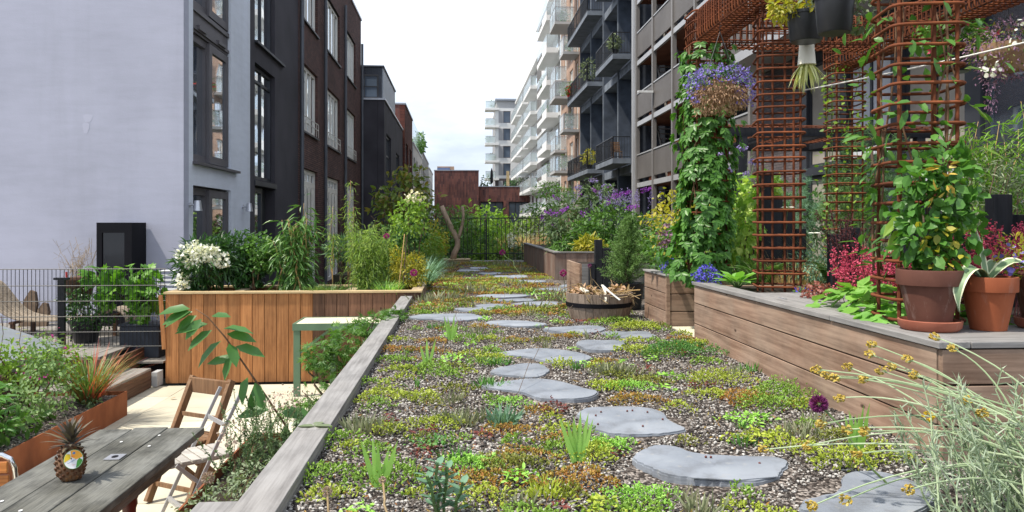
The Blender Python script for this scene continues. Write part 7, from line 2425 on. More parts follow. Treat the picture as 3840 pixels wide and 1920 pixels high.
# ================================================================== creeper column
def creeper(name, label, x, y, z0, z1, n, hw, leafL, mat, stemmat='stem_brown', dens=None, tpl='oval', group=None, drape=.06, skip=None):
    """leaves on a square column: groups of leaflets hung on its faces"""
    t = thing(name, label, 'climber', (x, y, z0), group)
    S_ = Geo()
    for k in range(7):
        a = rng.random() * 6.28
        pts = []
        for q in np.linspace(0, 1, 14):
            aa = a + 1.6 * q + .3 * math.sin(9 * q + k)
            c, s = math.cos(aa), math.sin(aa)
            p = hw * 1.02 / max(abs(c), abs(s))
            pts.append((x + c * p, y + s * p, z0 + (z1 - z0) * q))
        S_.tube(pts, np.linspace(.007, .003, 14), 5)
    part('vines', S_, stemmat, t, smooth=True)
    zz = z0 + (z1 - z0) * rng.random(n)
    if dens is not None:
        keep = rng.random(n) < np.array([dens((z - z0) / (z1 - z0)) for z in zz])
        zz = zz[keep]
        n = len(zz)
    a = rng.random(n) * 6.283
    c, s = np.cos(a), np.sin(a)
    p = hw / np.maximum(np.abs(c), np.abs(s))
    bulge = drape * (rng.random(n) ** 1.5) * (1 + .8 * np.sin(zz * 5 + a * 2))
    out = np.stack([c, s, np.zeros(n)], 1)
    B = np.stack([x + c * (p + bulge), y + s * (p + bulge), zz], 1)
    return t, B, out
def palmate(B, out, L, W, G=None, k=5):
    """five leaflets spread from one point, hanging outwards"""
    G = G or Geo()
    n = len(B)
    side = unit(np.cross(out, np.array([0, 0, 1.0])))
    tilt = rng.normal(size=(n, 1)) * .35
    for j in range(k):
        a = (j - (k - 1) / 2) * .62
        D = unit(side * math.sin(a) + np.array([0, 0, -1.0]) * math.cos(a) * .75 + out * .42 + side * tilt)
        Nn = out + np.array([0, 0, .45]) + rng.normal(size=(n, 3)) * .12
        l = L * (.75 + .5 * rng.random(n)) * (1 - .13 * abs(j - (k - 1) / 2))
        leaves(G, B, D, Nn, l, l * (W / L), 'oval', .12)
    return G
t, B, out = creeper('virginia_creeper', 'virginia creeper with five part leaves covering the far left rebar column', 2.33, 7.10, .5, 2.66, 760, .17, .09, 'lf_vine', dens=lambda q: 1.0 if q < .82 else .8, drape=.08)
part('foliage', palmate(B, out, .088, .041), 'lf_vine', t)
# skirt of the creeper widening lower down
B2, d2_ = blob_points(300, [(2.25, 6.95, 1.15, .24, .24, .42), (2.15, 6.95, .72, .26, .24, .26), (2.28, 7.0, 1.6, .12, .2, .3)], .75)
part('foliage', palmate(B2, unit(d2_ * np.array([1, 1, .2]) + 1e-6), .088, .042), 'lf_vine', t)

# variegated climber behind the middle column, thin climber on the far column
bl = [(2.95, 7.9, 1.05, .28, .26, .4), (3.2, 8.2, .85, .25, .25, .3), (2.75, 7.4, .95, .18, .2, .35), (3.1, 7.6, 1.35, .16, .18, .18)]
bush('variegated_shrub', 'cream edged variegated leafy shrub behind the bare rebar column', (2.95, 7.8, .0), bl, 1500, .085, .055, 'oval', 'lf_varieg', nst=9)
t, B, out = creeper('light_climber', 'sparse light green climber on the furthest rebar column', 4.20, 8.10, .1, 2.7, 420, .15, .06, 'lf_lime', drape=.10, stemmat='stem_green')
part('foliage', leaves(Geo(), B, out + rdirs(len(B)) * .8, rdirs(len(B)) + np.array([0, 0, .8]), .055, .035, 'oval', .1), 'lf_lime', t)
bl = [(3.0, 7.35, .50, .12, .12, .14)]
# twining climber on the near column
t, B, out = creeper('twining_climber', 'twining climber with glossy oval leaves on the nearest rebar column', 2.36, 3.81, .75, 2.7, 420, .15, .09, 'lf_vine', drape=.12, dens=lambda q: 1.0 if q < .45 else (.6 if q < .7 else .35), stemmat='stem_brown')
part('foliage', leaves(Geo(), B, out * .6 + rdirs(len(B)) * .7 + np.array([0, 0, -.25]), out * .5 + np.array([0, 0, .8]) + rdirs(len(B)) * .3, .085 * (.6 + .6 * rng.random(len(B))), .040, 'oval', .15), 'lf_vine', t)
bigl = [((2.52, 3.70, 2.02), (.9, -.2, -.2)), ((2.50, 3.70, 2.30), (.9, -.2, -.35)), ((2.54, 3.70, 1.78), (1, -.1, .1)), ((2.55, 3.68, 1.60), (.8, -.2, -.5)), ((2.57, 3.66, 1.38), (.9, -.3, -.2)), ((2.53, 3.70, 1.30), (1, -.2, -.35)), ((2.18, 3.62, 1.05), (-.8, -.3, -.5)), ((2.17, 3.62, .98), (-.7, -.3, -.7)), ((2.5, 3.7, 2.5), (.8, 0, -.4)), ((2.5, 3.65, 2.42), (1, -.1, .2))]
for p_, d_ in bigl:
    part('leaf', leaves(Geo(), np.array([p_]), np.array([d_]), np.array([[0, -.5, 1.0]]), random.uniform(.13, .18), .055, 'oval', .25), 'lf_lime', t)
# ivy / poplar like plant rising from the big pot
bl = [(2.26, 3.50, 1.10, .16, .11, .15), (2.34, 3.50, 1.26, .11, .09, .12), (2.17, 3.48, .96, .10, .10, .13), (2.36, 3.46, 1.0, .10, .08, .15), (2.24, 3.47, .86, .10, .09, .08), (2.18, 3.5, 1.22, .07, .07, .08)]
G_ = foliage(620, bl, .060, .042, 'oval', .35, .35, .4)
t = plant('pot_ivy', 'bushy green climber with yellow lower leaves growing from the large dark pot', 'climber', (2.217, 3.474, .75), G_, 'lf_vine', stems((2.217, 3.474, .75), [(2.22, 3.5, 1.1), (2.3, 3.5, 1.32), (2.18, 3.47, 1.05), (2.33, 3.48, 1.15)], .010, .004), 'bark', ((foliage(60, [(2.25, 3.42, .84, .10, .06, .08), (2.22, 3.42, .95, .12, .05, .1)], .042, .03, 'oval', .3), 'lf_yellowing'), (foliage(14, [(2.24, 3.40, 1.2, .05, .04, .12)], .05, .035, 'oval', .3), 'fl_mustard')))

# ================================================================== deck planter planting
SP_Z = .462
def hosta(label, x, y, z, n, L, W, mat, cup=.5, grp='hostas'):
    t = thing('hosta', label, 'plant', (x, y, z), grp)
    for i in range(n):
        a = i * 2.39996
        el = .25 + .9 * (i / n)
        D = np.array([[math.cos(a), math.sin(a), el * 1.5]])
        st_ = np.array([x, y, z]) + unit(D[0] + np.array([0, 0, .5])) * (L * .45)
        g = leaves(Geo(), st_[None], D * np.array([[1, 1, .7]]), np.array([[-math.cos(a) * .4, -math.sin(a) * .4, 1.0]]), L * random.uniform(.8, 1.15), W, 'oval', .30)
        lf = part('leaf', g, mat, t, smooth=True)
        part('leaf_stalk', Geo().tube([(x, y, z), tuple(st_)], .005, 5), 'stem_green', lf)
hosta('bright green hosta spreading over the planter edge below the bare column', 2.28, 6.15, SP_Z, 16, .17, .085, 'lf_hosta')
hosta('large leaved hosta at the left side of the small square planter', 2.12, 7.62, .46, 9, .26, .13, 'lf_dark')
hosta('big blue green leaf clump behind the lobelia', 2.62, 7.02, .30, 6, .24, .20, 'lf_greygreen')
def lobelia(label, x, y, z, r, n=500):
    t = thing('lobelia', label, 'flower', (x, y, z), 'blue lobelias on the planters')
    part('foliage', foliage(260, [(x, y, z + r * .4, r, r, r * .7)], .03, .01, 'oval'), 'lf_mid', t)
    part('flowers', foliage(n, [(x, y, z + r * .5, r * 1.1, r * 1.1, r * .85)], .018, .016, 'oval', .7), 'fl_blue', t)
lobelia('deep blue lobelia hanging at the corner of the deck planter', 2.13, 6.45, .50, .10, 620)
lobelia('blue lobelia at the rim of the small square planter', 2.09, 7.42, .52, .09, 380)
lobelia('small blue lobelia glimpsed at the foot of the bare column', 2.55, 5.55, .46, .05, 120)
bush('lime_fern', 'lime green ferny leaves on the small square planter', (2.3, 7.4, .48), [(2.32, 7.42, .57, .22, .14, .10)], 420, .07, .024, 'oval', 'lf_lime', 'stem_green')
# ferns
def fern(label, x, y, z, n, L, mat='lf_mid'):
    t = thing('fern', label, 'fern', (x, y, z), 'ferns in the right planters')
    S_, F_ = Geo(), Geo()
    for i in range(n):
        a = i * 2.39996 + rng.random()
        tt_ = np.linspace(0, 1, 9)
        r = L * tt_
        hgt = L * (1.0 * tt_ - .55 * tt_ ** 2) * (1.1 + .3 * rng.random())
        pts = np.stack([x + r * math.cos(a) * .7, y + r * math.sin(a) * .7, z + hgt], 1)
        S_.tube(pts, .003, 4)
        m = 56
        u = np.linspace(.1, .98, m) * 7.99
        k = u.astype(int)
        P = pts[k] + (pts[k + 1] - pts[k]) * (u - k)[:, None]
        tang = unit(pts[k + 1] - pts[k])
        sd = unit(np.cross(tang, np.array([0, 0, 1.0]))) * np.where(np.arange(m) % 2, 1, -1)[:, None]
        leaves(F_, P, sd + tang * .35, np.tile([0, 0, 1.0], (m, 1)), L * .24 * (1 - np.linspace(.1, .98, m) ** 1.5) + .008, .012, 'simple', .1)
    part('fronds', F_, mat, t)
    part('stalks', S_, 'stem_green', t)
fern('dark fern between the creeper column and the bare column', 2.72, 6.75, .40, 12, .42)
fern('fern behind the bare rebar column at right', 3.05, 6.0, .46, 10, .36)
fern('fern behind the pink heuchera flowers', 2.9, 5.4, .46, 9, .30, 'lf_dark')
# heuchera mass with pink panicles
def heuchera(label, blob, n, L, mat):
    t = thing('heuchera', label, 'plant', (blob[0], blob[1], SP_Z), 'heucheras on the deck planter')
    P, d = blob_points(n, [blob], .8)
    P[:, 2] = np.maximum(P[:, 2], SP_Z + .01)
    part('foliage', leaves(Geo(), P, d * np.array([1, 1, .2]) + rdirs(n) * .4 + np.array([0, 0, -.15]), d * .4 + np.array([0, 0, 1.0]) + rdirs(n) * .2, L * (.7 + .5 * rng.random(n)), L * .95, 'round', .28), mat, t)
    return t
H_ = heuchera('large green heuchera leaves spilling over the planter edge', (2.46, 4.36, .50, .26, .44, .13), 230, .095, 'lf_heuchera')
H2_ = heuchera('green heuchera leaves right beside the large dark pot', (2.28, 3.86, .50, .15, .18, .09), 70, .105, 'lf_hosta')
heuchera('green leaves showing between the two terracotta pots', (2.62, 3.78, .50, .24, .16, .09), 90, .065, 'lf_mid')
def panicles(label, spots, n_each, mat='fl_pink', thin=False):
    t = thing('pink_panicles', label, 'flower', (spots[0][0], spots[0][1], SP_Z), 'pink flower panicles')
    S_, F_ = Geo(), Geo()
    for (x, y, zt) in spots:
        for i in range(n_each):
            b = np.array([x + rng.normal() * .05, y + rng.normal() * .05, SP_Z])
            e = np.array([x + rng.normal() * .10, y + rng.normal() * .08, zt - .10 * rng.random()])
            S_.tube(wobble(b, e, 4, .02), .0022, 4)
            k = 46
            t_ = rng.random(k) * .5 + .5
            P = b + (e - b) * t_[:, None] + rng.normal(size=(k, 3)) * np.array([.020, .020, .012]) * (1.45 - t_[:, None])
            leaves(F_, P, rdirs(k), rdirs(k), .013, .011, 'bead', 0)
    part('stalks', S_, 'dry_red_stem', t)
    part('flowers', F_, mat, t)
panicles('mass of coral pink panicles above the heuchera left of the big pot', [(2.58, 4.95, .90), (2.70, 4.85, .84), (2.50, 4.70, .80), (2.62, 4.6, .84)], 9)
panicles('coral pink panicles just left of the near rebar column', [(2.72, 4.55, .86), (2.82, 4.5, .84), (2.62, 4.35, .82)], 8)
panicles('coral pink panicles between the near column and the agave', [(2.86, 4.1, .98), (2.78, 4.0, .84)], 7)
panicles('single coral pink panicles right above the viola pot', [(2.98, 4.1, 1.04), (3.14, 4.2, .98), (2.86, 3.98, .92), (3.28, 4.25, 1.02)], 9)
panicles('dusky plum panicles in front of the furthest rebar column', [(2.86, 5.5, 1.12), (2.92, 5.6, 1.06)], 7, 'lf_plum')
bush('brown_sedum_heads', 'flat brown seed heads at the left of the heuchera', (2.42, 5.0, SP_Z), [(2.42, 5.0, .55, .12, .10, .05)], 380, .02, .018, 'oval', 'lf_heuchera_red', 'dry_red_stem')
bush('blue_spurge', 'blue grey spurge behind the pink panicles', (3.1, 6.6, .40), [(3.15, 6.6, .62, .26, .2, .16), (3.4, 6.5, .66, .2, .2, .14)], 700, .05, .014, 'oval', 'lf_bluegrass', 'stem_green')
# agave
AG = thing('agave', 'striped agave with pale edged leaves in the bright terracotta pot', 'agave', (2.492, 3.455, .72))
def agave_leaf(pts, w):
    pts = np.asarray(pts, float)
    tt_ = np.linspace(0, len(pts) - 1, 14)
    Q = np.stack([np.interp(tt_, np.arange(len(pts)), pts[:, k]) for k in range(3)], 1)
    for _ in range(3):
        Q[1:-1] = (Q[:-2] + 2 * Q[1:-1] + Q[2:]) / 4
    tg = unit(np.gradient(Q, axis=0))
    up_ = np.array([0, -.35, .95])
    sd = unit(np.cross(tg, up_))
    nn = np.cross(sd, tg)
    prof_ = np.array([.75, .8, .85, .92, .98, 1, 1, .98, .92, .82, .68, .5, .28, .03]) * w / 2
    core = Geo(); edge = Geo()
    def strip(G, o0, o1, lift):
        V = []
        for i in range(14):
            V += [Q[i] + sd[i] * prof_[i] * o0 + nn[i] * (lift + .25 * prof_[i] * abs(o0)), Q[i] + sd[i] * prof_[i] * o1 + nn[i] * (lift + .25 * prof_[i] * abs(o1))]
        F = [(2 * i, 2 * i + 1, 2 * i + 3, 2 * i + 2) for i in range(13)]
        G.add_arr(V, F)
    strip(core, -.72, 0, 0); strip(core, 0, .72, 0)
    strip(core, -.72, 0, -.006); strip(core, 0, .72, -.006)
    strip(edge, -1, -.72, 0); strip(edge, .72, 1, 0)
    lf = part('leaf', core, 'lf_agave', AG, smooth=True)
    part('pale_margin', edge, 'lf_agave_edge', lf, smooth=True)
c = np.array([2.485, 3.455, .725])
agave_leaf([c, c + (-.05, -.04, .06), c + (-.13, -.08, .085), c + (-.205, -.11, .035), c + (-.235, -.12, -.05), c + (-.215, -.12, -.125)], .06)
agave_leaf([c, c + (.03, -.03, .06), c + (.085, -.05, .115), c + (.15, -.06, .09), c + (.20, -.06, .01), c + (.24, -.06, -.075)], .062)
agave_leaf([c, c + (-.04, .03, .06), c + (-.14, .04, .125), c + (-.26, .02, .185), c + (-.33, .0, .215)], .036)
agave_leaf([c, c + (.0, .02, .07), c + (-.01, .03, .17), c + (-.035, .03, .26)], .034)
agave_leaf([c, c + (-.03, .05, .05), c + (-.10, .07, .06), c + (-.15, .08, .02)], .045)
agave_leaf([c, c + (.04, .05, .06), c + (.10, .09, .10), c + (.16, .11, .07)], .045)
# violas in the third pot
t = thing('violas', 'blue violas with yellow green foliage in the pot at the right edge', 'flower', (2.78, 3.5, .73))
part('foliage', foliage(420, [(2.76, 3.48, .80, .16, .12, .10), (2.66, 3.5, .86, .10, .08, .10)], .028, .012, 'oval'), 'lf_yellowing', t)
part('flowers', foliage(46, [(2.66, 3.44, .84, .13, .05, .07), (2.78, 3.42, .87, .10, .05, .06), (2.60, 3.44, .80, .05, .04, .04)], .026, .026, 'round', .5), 'fl_lobelia', t)

# ================================================================== background planting right
def pine(label, c, r, mat='lf_pine', h0=0.0):
    t = thing('garden_pine', label, 'conifer', (c[0], c[1], h0), 'pines in the right garden')
    part('trunk', Geo().tube(wobble((c[0], c[1], h0), (c[0], c[1], c[2] + r * .5), 6, .03), np.linspace(.04, .015, 6), 8), 'bark', t)
    B, d = blob_points(130, [(c[0], c[1], c[2], r, r, r * .8), (c[0] - r * .5, c[1], c[2] - r * .6, r * .7, r * .7, r * .45), (c[0] + r * .4, c[1], c[2] - r * .5, r * .7, r * .7, r * .45)], .6)
    F_ = Geo()
    for b, q in zip(B, d):
        m = 46
        ax = unit(q + np.array([0, 0, .5]))
        t_ = rng.random(m)
        leaves(F_, b + ax * (t_ * .12)[:, None], ax * .5 + rdirs(m) * .9, rdirs(m), .085, .006, 'needle', 0)
    part('needles', F_, mat, t)
pine('rounded green pine behind the near rebar column', (4.95, 8.9, 1.72), .42)
pine('lower blue green pine left of the furthest rebar column', (4.2, 9.4, 1.2), .38, 'lf_bluegrass')
pine('low pine foliage below the rounded pine', (4.55, 8.6, 1.25), .3, 'lf_fir')
for (x, y, z, h, r, n, m, lab) in ((4.0, 7.3, .0, 1.25, .22, 620, 'lf_greygreen', 'pale feathery grass right of the furthest rebar column'), (3.05, 6.9, .2, .62, .12, 260, 'lf_tan_grass', 'small tan grass tuft behind the bare column'), (3.95, 5.6, .2, 1.05, .16, 420, 'lf_grass', 'tall pot grass between the black sleepers'), (4.3, 5.9, .2, .9, .2, 300, 'lf_greygreen', 'grey grass behind the black sleepers')):
    t = thing('ornamental_grass', lab, 'grass', (x, y, z), 'ornamental grasses on the right')
    part('blades', tuft(n, (x, y, z), r, h, .006, .35, .45), m, t)
bamboo('garden_bamboo', 'airy bright green bamboo at the right edge behind the black sleepers', (5.0, 7.0, .2), 40, 1.8, .6, .13, .018, 'lf_bright', 130, lo=.25)
bamboo('garden_bamboo', 'second bamboo further right at the picture edge', (5.6, 6.6, .2), 30, 2.1, .5, .13, .018, 'lf_bright', 110, lo=.25)
bush('olive_bush', 'grey green olive bush above the black sleepers', (4.5, 6.3, .2), [(4.35, 6.2, 1.35, .38, .3, .28), (4.6, 6.2, 1.15, .3, .3, .25), (4.7, 6.1, 1.5, .25, .25, .2)], 1500, .055, .012, 'oval', 'lf_olive', nst=9)
bl = [(3.6, 9.3, .8, .5, .4, .5), (4.6, 10.2, .9, .6, .5, .6), (5.3, 9.0, .8, .6, .5, .6), (3.3, 8.8, .6, .4, .35, .4)]
for i, b in enumerate(bl):
    bush('backdrop_shrub', ('mid green shrub below the black pergola', 'dark shrub under the black pergola beam', 'dark shrub right of the furthest column', 'lime tinged shrub behind the variegated leaves')[i], (b[0], b[1], 0), [b, (b[0] + .2, b[1], b[2] + .15, b[3] * .6, b[4] * .6, b[5] * .6)], 900, .08, .04, 'oval', ('lf_mid', 'lf_dark', 'lf_dark', 'lf_lime')[i])
bush('verbena', 'tall thin verbena stems with lilac heads right of the creeper', (3.3, 9.0, 0), [(3.35, 9.0, 1.65, .35, .3, .22)], 90, .06, .012, 'oval', 'lf_herb', 'stem_green', 14, r0=.006, flowers=((foliage(420, [(3.15, 9, 1.85, .07, .06, .035), (3.4, 9.0, 1.92, .06, .06, .03), (3.55, 9.0, 1.75, .06, .06, .03), (3.25, 9, 1.66, .05, .05, .03), (3.0, 9, 1.72, .06, .05, .03), (3.45, 9, 1.6, .05, .05, .03)], .03, .026, 'simple', .2), 'fl_violet'),))
for (x, y, z, lab) in ((2.62, 5.95, 1.13, 'white flower caught in the bare rebar column'), (3.05, 6.4, .92, 'white flower right of the bare rebar column')):
    g = leaves(Geo(), np.tile([x, y, z], (8, 1)), np.stack([np.cos(np.arange(8) * .785), np.sin(np.arange(8) * .785), np.full(8, .15)], 1), np.tile([0, -.4, 1.0], (8, 1)), .055, .024, 'oval', .15)
    tt2 = thing('clematis_flower', lab, 'flower', (x, y, z), 'white clematis flowers')
    part('petals', g, 'fl_white', tt2)
    part('stem', Geo().tube(wobble((x, y, z), (x + .05, y + .2, z - .3), 5, .05), .002, 4), 'stem_green', tt2)

# ================================================================== hanging baskets
t = thing('lobelia_basket', 'hanging basket of violet lobelia with dried brown trails', 'hanging basket', (2.24, 6.45, 1.95))
part('basket', Geo().lathe((2.24, 6.45, 2.06), [(.06, 0), (.12, .07), (.14, .14), (.12, .14), (.07, .04)], 20), 'lf_dead', t)
chains(t, (2.24, 6.45), .19, 2.2, 2.70, 4)
c = (2.24, 6.45)
part('foliage', foliage(500, [(c[0], c[1], 2.25, .29, .27, .12)], .035, .010, 'oval'), 'lf_mid', t)
part('flowers', foliage(1500, [(c[0], c[1], 2.26, .27, .25, .10), (c[0] + .20, c[1], 2.15, .11, .13, .16), (c[0] - .21, c[1], 2.17, .07, .13, .13)], .020, .018, 'oval', .6), 'fl_lobelia', t)
part('dry_leaves', foliage(2600, [(c[0] - .02, c[1], 2.13, .22, .2, .11), (c[0] + .16, c[1], 2.08, .1, .1, .10), (c[0] - .1, c[1], 2.05, .14, .14, .11), (c[0] + .06, c[1], 2.02, .12, .12, .07)], .026, .011, 'oval', .55, .9), 'lf_dead', t)
def pot_filling(name, label, c, blobs, n, L, W, mat, fl=None, tpl='oval'):
    t = thing(name, label, 'plant', c, 'plants in the hanging pots')
    part('foliage', foliage(n, blobs, L, W, tpl), mat, t)
    part('stems', stems(c, [np.array(b[:3]) for b in blobs] * 2, .004, .002), 'stem_brown', t)
    if fl:
        part('flowers', fl[0], fl[1], t)
pot_filling('trailing_foliage', 'yellow green foliage in the left black hanging pot', (2.27, 4.88, 2.36), [(2.26, 4.88, 2.44, .20, .18, .09), (2.12, 4.88, 2.40, .10, .1, .09), (2.40, 4.85, 2.36, .1, .1, .08)], 620, .045, .026, 'lf_yellowing')
pot_filling('trailing_foliage', 'dark foliage above the highest black hanging pot', (2.15, 4.26, 2.28), [(2.2, 4.3, 2.36, .2, .16, .08), (2.34, 4.3, 2.22, .08, .1, .12)], 360, .045, .024, 'lf_olive')
fr_ = Geo()
for (x, y, z) in ((3.98, 6.1, 2.55), (4.1, 6.1, 2.48), (4.28, 6.05, 2.46), (4.02, 6.1, 2.32), (4.32, 6.05, 2.62), (4.18, 6.05, 2.66), (3.9, 6.1, 2.44), (4.40, 6.0, 2.56)):
    leaves(fr_, np.tile([x, y, z], (6, 1)), rdirs(6) + np.array([0, 0, -.5]), rdirs(6), .045, .022, 'oval', 0)
pot_filling('fuchsia', 'pink flowered fuchsia in the hanging pot behind the near column', (4.2, 6.22, 2.5), [(4.15, 6.2, 2.62, .26, .2, .12), (3.95, 6.2, 2.52, .12, .12, .12), (4.36, 6.2, 2.55, .12, .12, .12)], 620, .05, .028, 'lf_mid', (fr_, 'fl_pink'))
t = thing('mauve_basket', 'big mauve and brown hanging basket at the top right', 'hanging basket', (4.32, 5.75, 2.15))
part('basket', Geo().lathe((4.32, 5.75, 2.2), [(.1, 0), (.2, .12), (.22, .2), (.2, .2), (.1, .05)], 18), 'lf_dead', t)
chains(t, (4.32, 5.75), .2, 2.4, 2.70, 4)
part('foliage', foliage(1500, [(4.30, 5.75, 2.42, .30, .27, .17), (4.32, 5.75, 2.25, .25, .23, .14)], .030, .012, 'oval', .5), 'fl_mauve', t)
part('leaves', foliage(420, [(4.30, 5.75, 2.38, .31, .28, .2)], .032, .014, 'oval', .6), 'lf_autumn', t)
part('flowers', foliage(46, [(4.06, 5.6, 2.20, .1, .06, .08), (4.12, 5.6, 2.10, .06, .05, .06), (4.3, 5.5, 2.45, .2, .05, .1)], .034, .034, 'round', .5), 'fl_white', t)
part('trails', foliage(160, [(4.08, 5.62, 2.0, .05, .05, .2)], .02, .008, 'oval', .2, .9), 'fl_mauve', t)
# spider plant under the cream pot
t = thing('spider_plant', 'cream striped spider plant hanging out of the upside down pot', 'plant', (2.34, 5.02, 2.07))
part('leaves', tuft(46, (2.34, 5.02, 2.075), .040, -.20, .015, -.9, .5), 'lf_spider', t)

# ================================================================== left: patio and deck plants
GZ = -.83
def lupin(label, x, y, z, n, L):
    t = thing('lupin', label, 'plant', (x, y, z), 'lupins in the rusty steel bed')
    S_ = Geo()
    for i in range(n):
        a = i * 2.39996 + rng.random()
        e = np.array([x + .20 * math.cos(a) * rng.random() ** .5, y + .20 * math.sin(a) * rng.random() ** .5, z + .16 + .30 * rng.random()])
        S_.tube(wobble((x, y, z), e, 5, .04), .003, 5)
        g = Geo()
        k = 9
        aa = np.linspace(0, 6.283, k + 1)[:-1] + rng.random()
        tilt = rng.normal(size=2) * .25
        D = np.stack([np.cos(aa), np.sin(aa), .15 + tilt[0] * np.cos(aa) + tilt[1] * np.sin(aa)], 1)
        leaves(g, np.tile(e, (k, 1)), D, np.tile([tilt[0], tilt[1], 1.0], (k, 1)), L * random.uniform(.85, 1.15), .030, 'oval', .22)
        part('leaf', g, 'lf_vine', t)
    part('stalks', S_, 'stem_green', t)
lupin('lupin with palm shaped leaves nearest the rusty edge', -3.74, 6.40, GZ, 16, .115)
lupin('lupin with palm shaped leaves at the left edge, middle of the bed', -4.02, 6.75, GZ, 16, .125)
lupin('tall lupin leaves at the left edge of the bed', -4.22, 7.2, GZ, 16, .125)
lupin('small lupin by the red heuchera at the corner of the bed', -3.70, 5.90, GZ, 9, .10)
t = thing('red_heuchera', 'red and dusky pink heuchera at the near edge of the rusty bed', 'plant', (-3.78, 5.55, GZ))
P, d = blob_points(60, [(-3.78, 5.62, -.74, .20, .22, .12)], .7)
part('foliage', leaves(Geo(), P, d * np.array([1, 1, .3]) + rdirs(60) * .4, d * .3 + np.array([0, 0, 1.0]), .085, .08, 'vine', .25), 'lf_heuchera_red', t)
bush('salvia', 'pale green salvia with small magenta flowers in the rusty bed', (-3.80, 7.45, GZ), [(-3.80, 7.40, -.50, .27, .34, .30), (-3.95, 7.6, -.25, .2, .2, .2), (-3.85, 7.0, -.62, .22, .26, .2)], 1500, .042, .024, 'oval', 'lf_salvia', 'stem_green', 14, flowers=((foliage(70, [(-3.82, 7.4, -.25, .26, .24, .25)], .022, .02, 'oval', .6), 'fl_magenta'),), r0=.004)
t = thing('blood_grass', 'red tipped blood grass clump at the corner of the rusty bed', 'grass', (-3.78, 8.15, GZ))
part('blades', tuft(200, (-3.78, 8.15, GZ), .09, .62, .012, .45, .5), 'lf_grass', t)
part('red_blades', tuft(150, (-3.76, 8.15, GZ), .09, .74, .011, .6, .6), 'lf_red_grass', t)
bush('lime_spindle', 'yellow green shrub with upright shoots in front of the metal cover', (-4.22, 7.9, GZ), [(-4.25, 7.9, -.42, .34, .26, .20), (-4.0, 8.05, -.4, .24, .2, .18), (-4.5, 7.7, -.3, .3, .2, .2)], 1000, .06, .03, 'oval', 'lf_lime', 'stem_brown', 6)
for k, (x, y, zt) in enumerate(((-4.38, 7.7, .12), (-4.30, 7.9, -.02), (-4.12, 8.0, -.05), (-4.5, 7.6, -.05), (-3.98, 8.1, -.12))):
    t = thing('upright_shoot', ('tallest yellow leaved shoot against the metal cover', 'second yellow leaved shoot against the metal cover', 'middle yellow leaved shoot against the metal cover', 'yellow leaved shoot at the left picture edge', 'yellow leaved shoot nearest the cover tip')[k], 'shoot', (x, y, GZ), 'yellow leaved shoots')
    part('stem', Geo().tube(wobble((x, y, -.6), (x, y, zt), 5, .03), .003, 5), 'stem_brown', t)
    m = 10
    zz = np.linspace(-.3, zt, m)
    P = np.stack([np.full(m, x), np.full(m, y), zz], 1)
    a = np.arange(m) * 3.14 + rng.random(m)
    part('leaves', leaves(Geo(), P, np.stack([np.cos(a), np.sin(a), np.full(m, .1)], 1), np.tile([0, 0, 1.0], (m, 1)), .06, .028, 'oval', .1), 'lf_yellowing' if k % 2 else 'lf_lime', t)
bush('plum_leaves', 'dark plum leaved shrub at the left edge of the bed', (-4.55, 7.4, GZ), [(-4.5, 7.4, -.42, .26, .22, .17), (-4.15, 7.15, -.62, .22, .2, .12)], 260, .075, .045, 'maple', 'lf_plum')
bush('bed_filler', 'mixed dark green leaves low in the rusty bed', (-4.1, 6.3, GZ), [(-3.95, 6.35, -.72, .3, .5, .12), (-4.3, 6.0, -.68, .4, .5, .16), (-4.6, 6.9, -.6, .4, .4, .2), (-3.75, 6.8, -.72, .16, .4, .12)], 800, .085, .05, 'oval', 'lf_mid')
bush('seedling_sprig', 'small pale sprig on the gravel at the end of the bed', (-3.66, 7.95, GZ), [(-3.66, 7.95, -.78, .08, .1, .05)], 60, .035, .02, 'oval', 'lf_herb', 'stem_green', 4, r0=.003)

# grape vine in the dark box
bl = [(-4.30, 10.6, .26, .32, .2, .22), (-4.12, 10.55, .05, .26, .2, .25), (-4.75, 10.6, .32, .28, .18, .16), (-4.55, 10.6, .08, .25, .18, .18), (-4.25, 10.5, -.18, .16, .14, .14)]
G_ = foliage(230, bl, .125, .12, 'vine', .5, .3, .5)
plant('grape_vine', 'bright green grape vine climbing from the dark planter box', 'vine', (-4.2, 10.7, -.33), G_, 'lf_grape', stems((-4.2, 10.7, -.35), [np.array(b[:3]) for b in bl] * 2, .009, .004), 'bark')
bl = [(PX, PY, -.15, .28, .25, .22), (PX + .12, PY - .05, -.28, .26, .22, .16), (PX - .15, PY, 0.0, .2, .2, .14)]
bush('privet_shrub', 'dense dark green small leaved shrub in the black deck pot', (PX, PY, -.33), bl, 1500, .045, .022, 'oval', 'lf_dark')
t = thing('dry_twigs', 'bare dry twiggy plant against the white wall', 'plant', (-5.95, 12.5, DECK))
S_ = Geo()
for i in range(34):
    b = np.array([-5.98 + rng.normal() * .08, 12.5 + rng.normal() * .06, .1])
    e = b + np.array([rng.normal() * .22, rng.normal() * .1, .25 + .45 * rng.random()])
    S_.tube(wobble(b, e, 5, .08), .0028, 3)
    for j in range(3):
        m_ = b + (e - b) * (.4 + .5 * rng.random())
        S_.tube(wobble(m_, m_ + rng.normal(size=3) * .08, 3, .05), .0018, 3)
part('twigs', S_, 'straw', t)
part('twig_stems', stems((-5.98, 12.5, DECK), [(-5.98 + rng.normal() * .06, 12.5, .25) for _ in range(6)], .006, .003), 'straw', t)

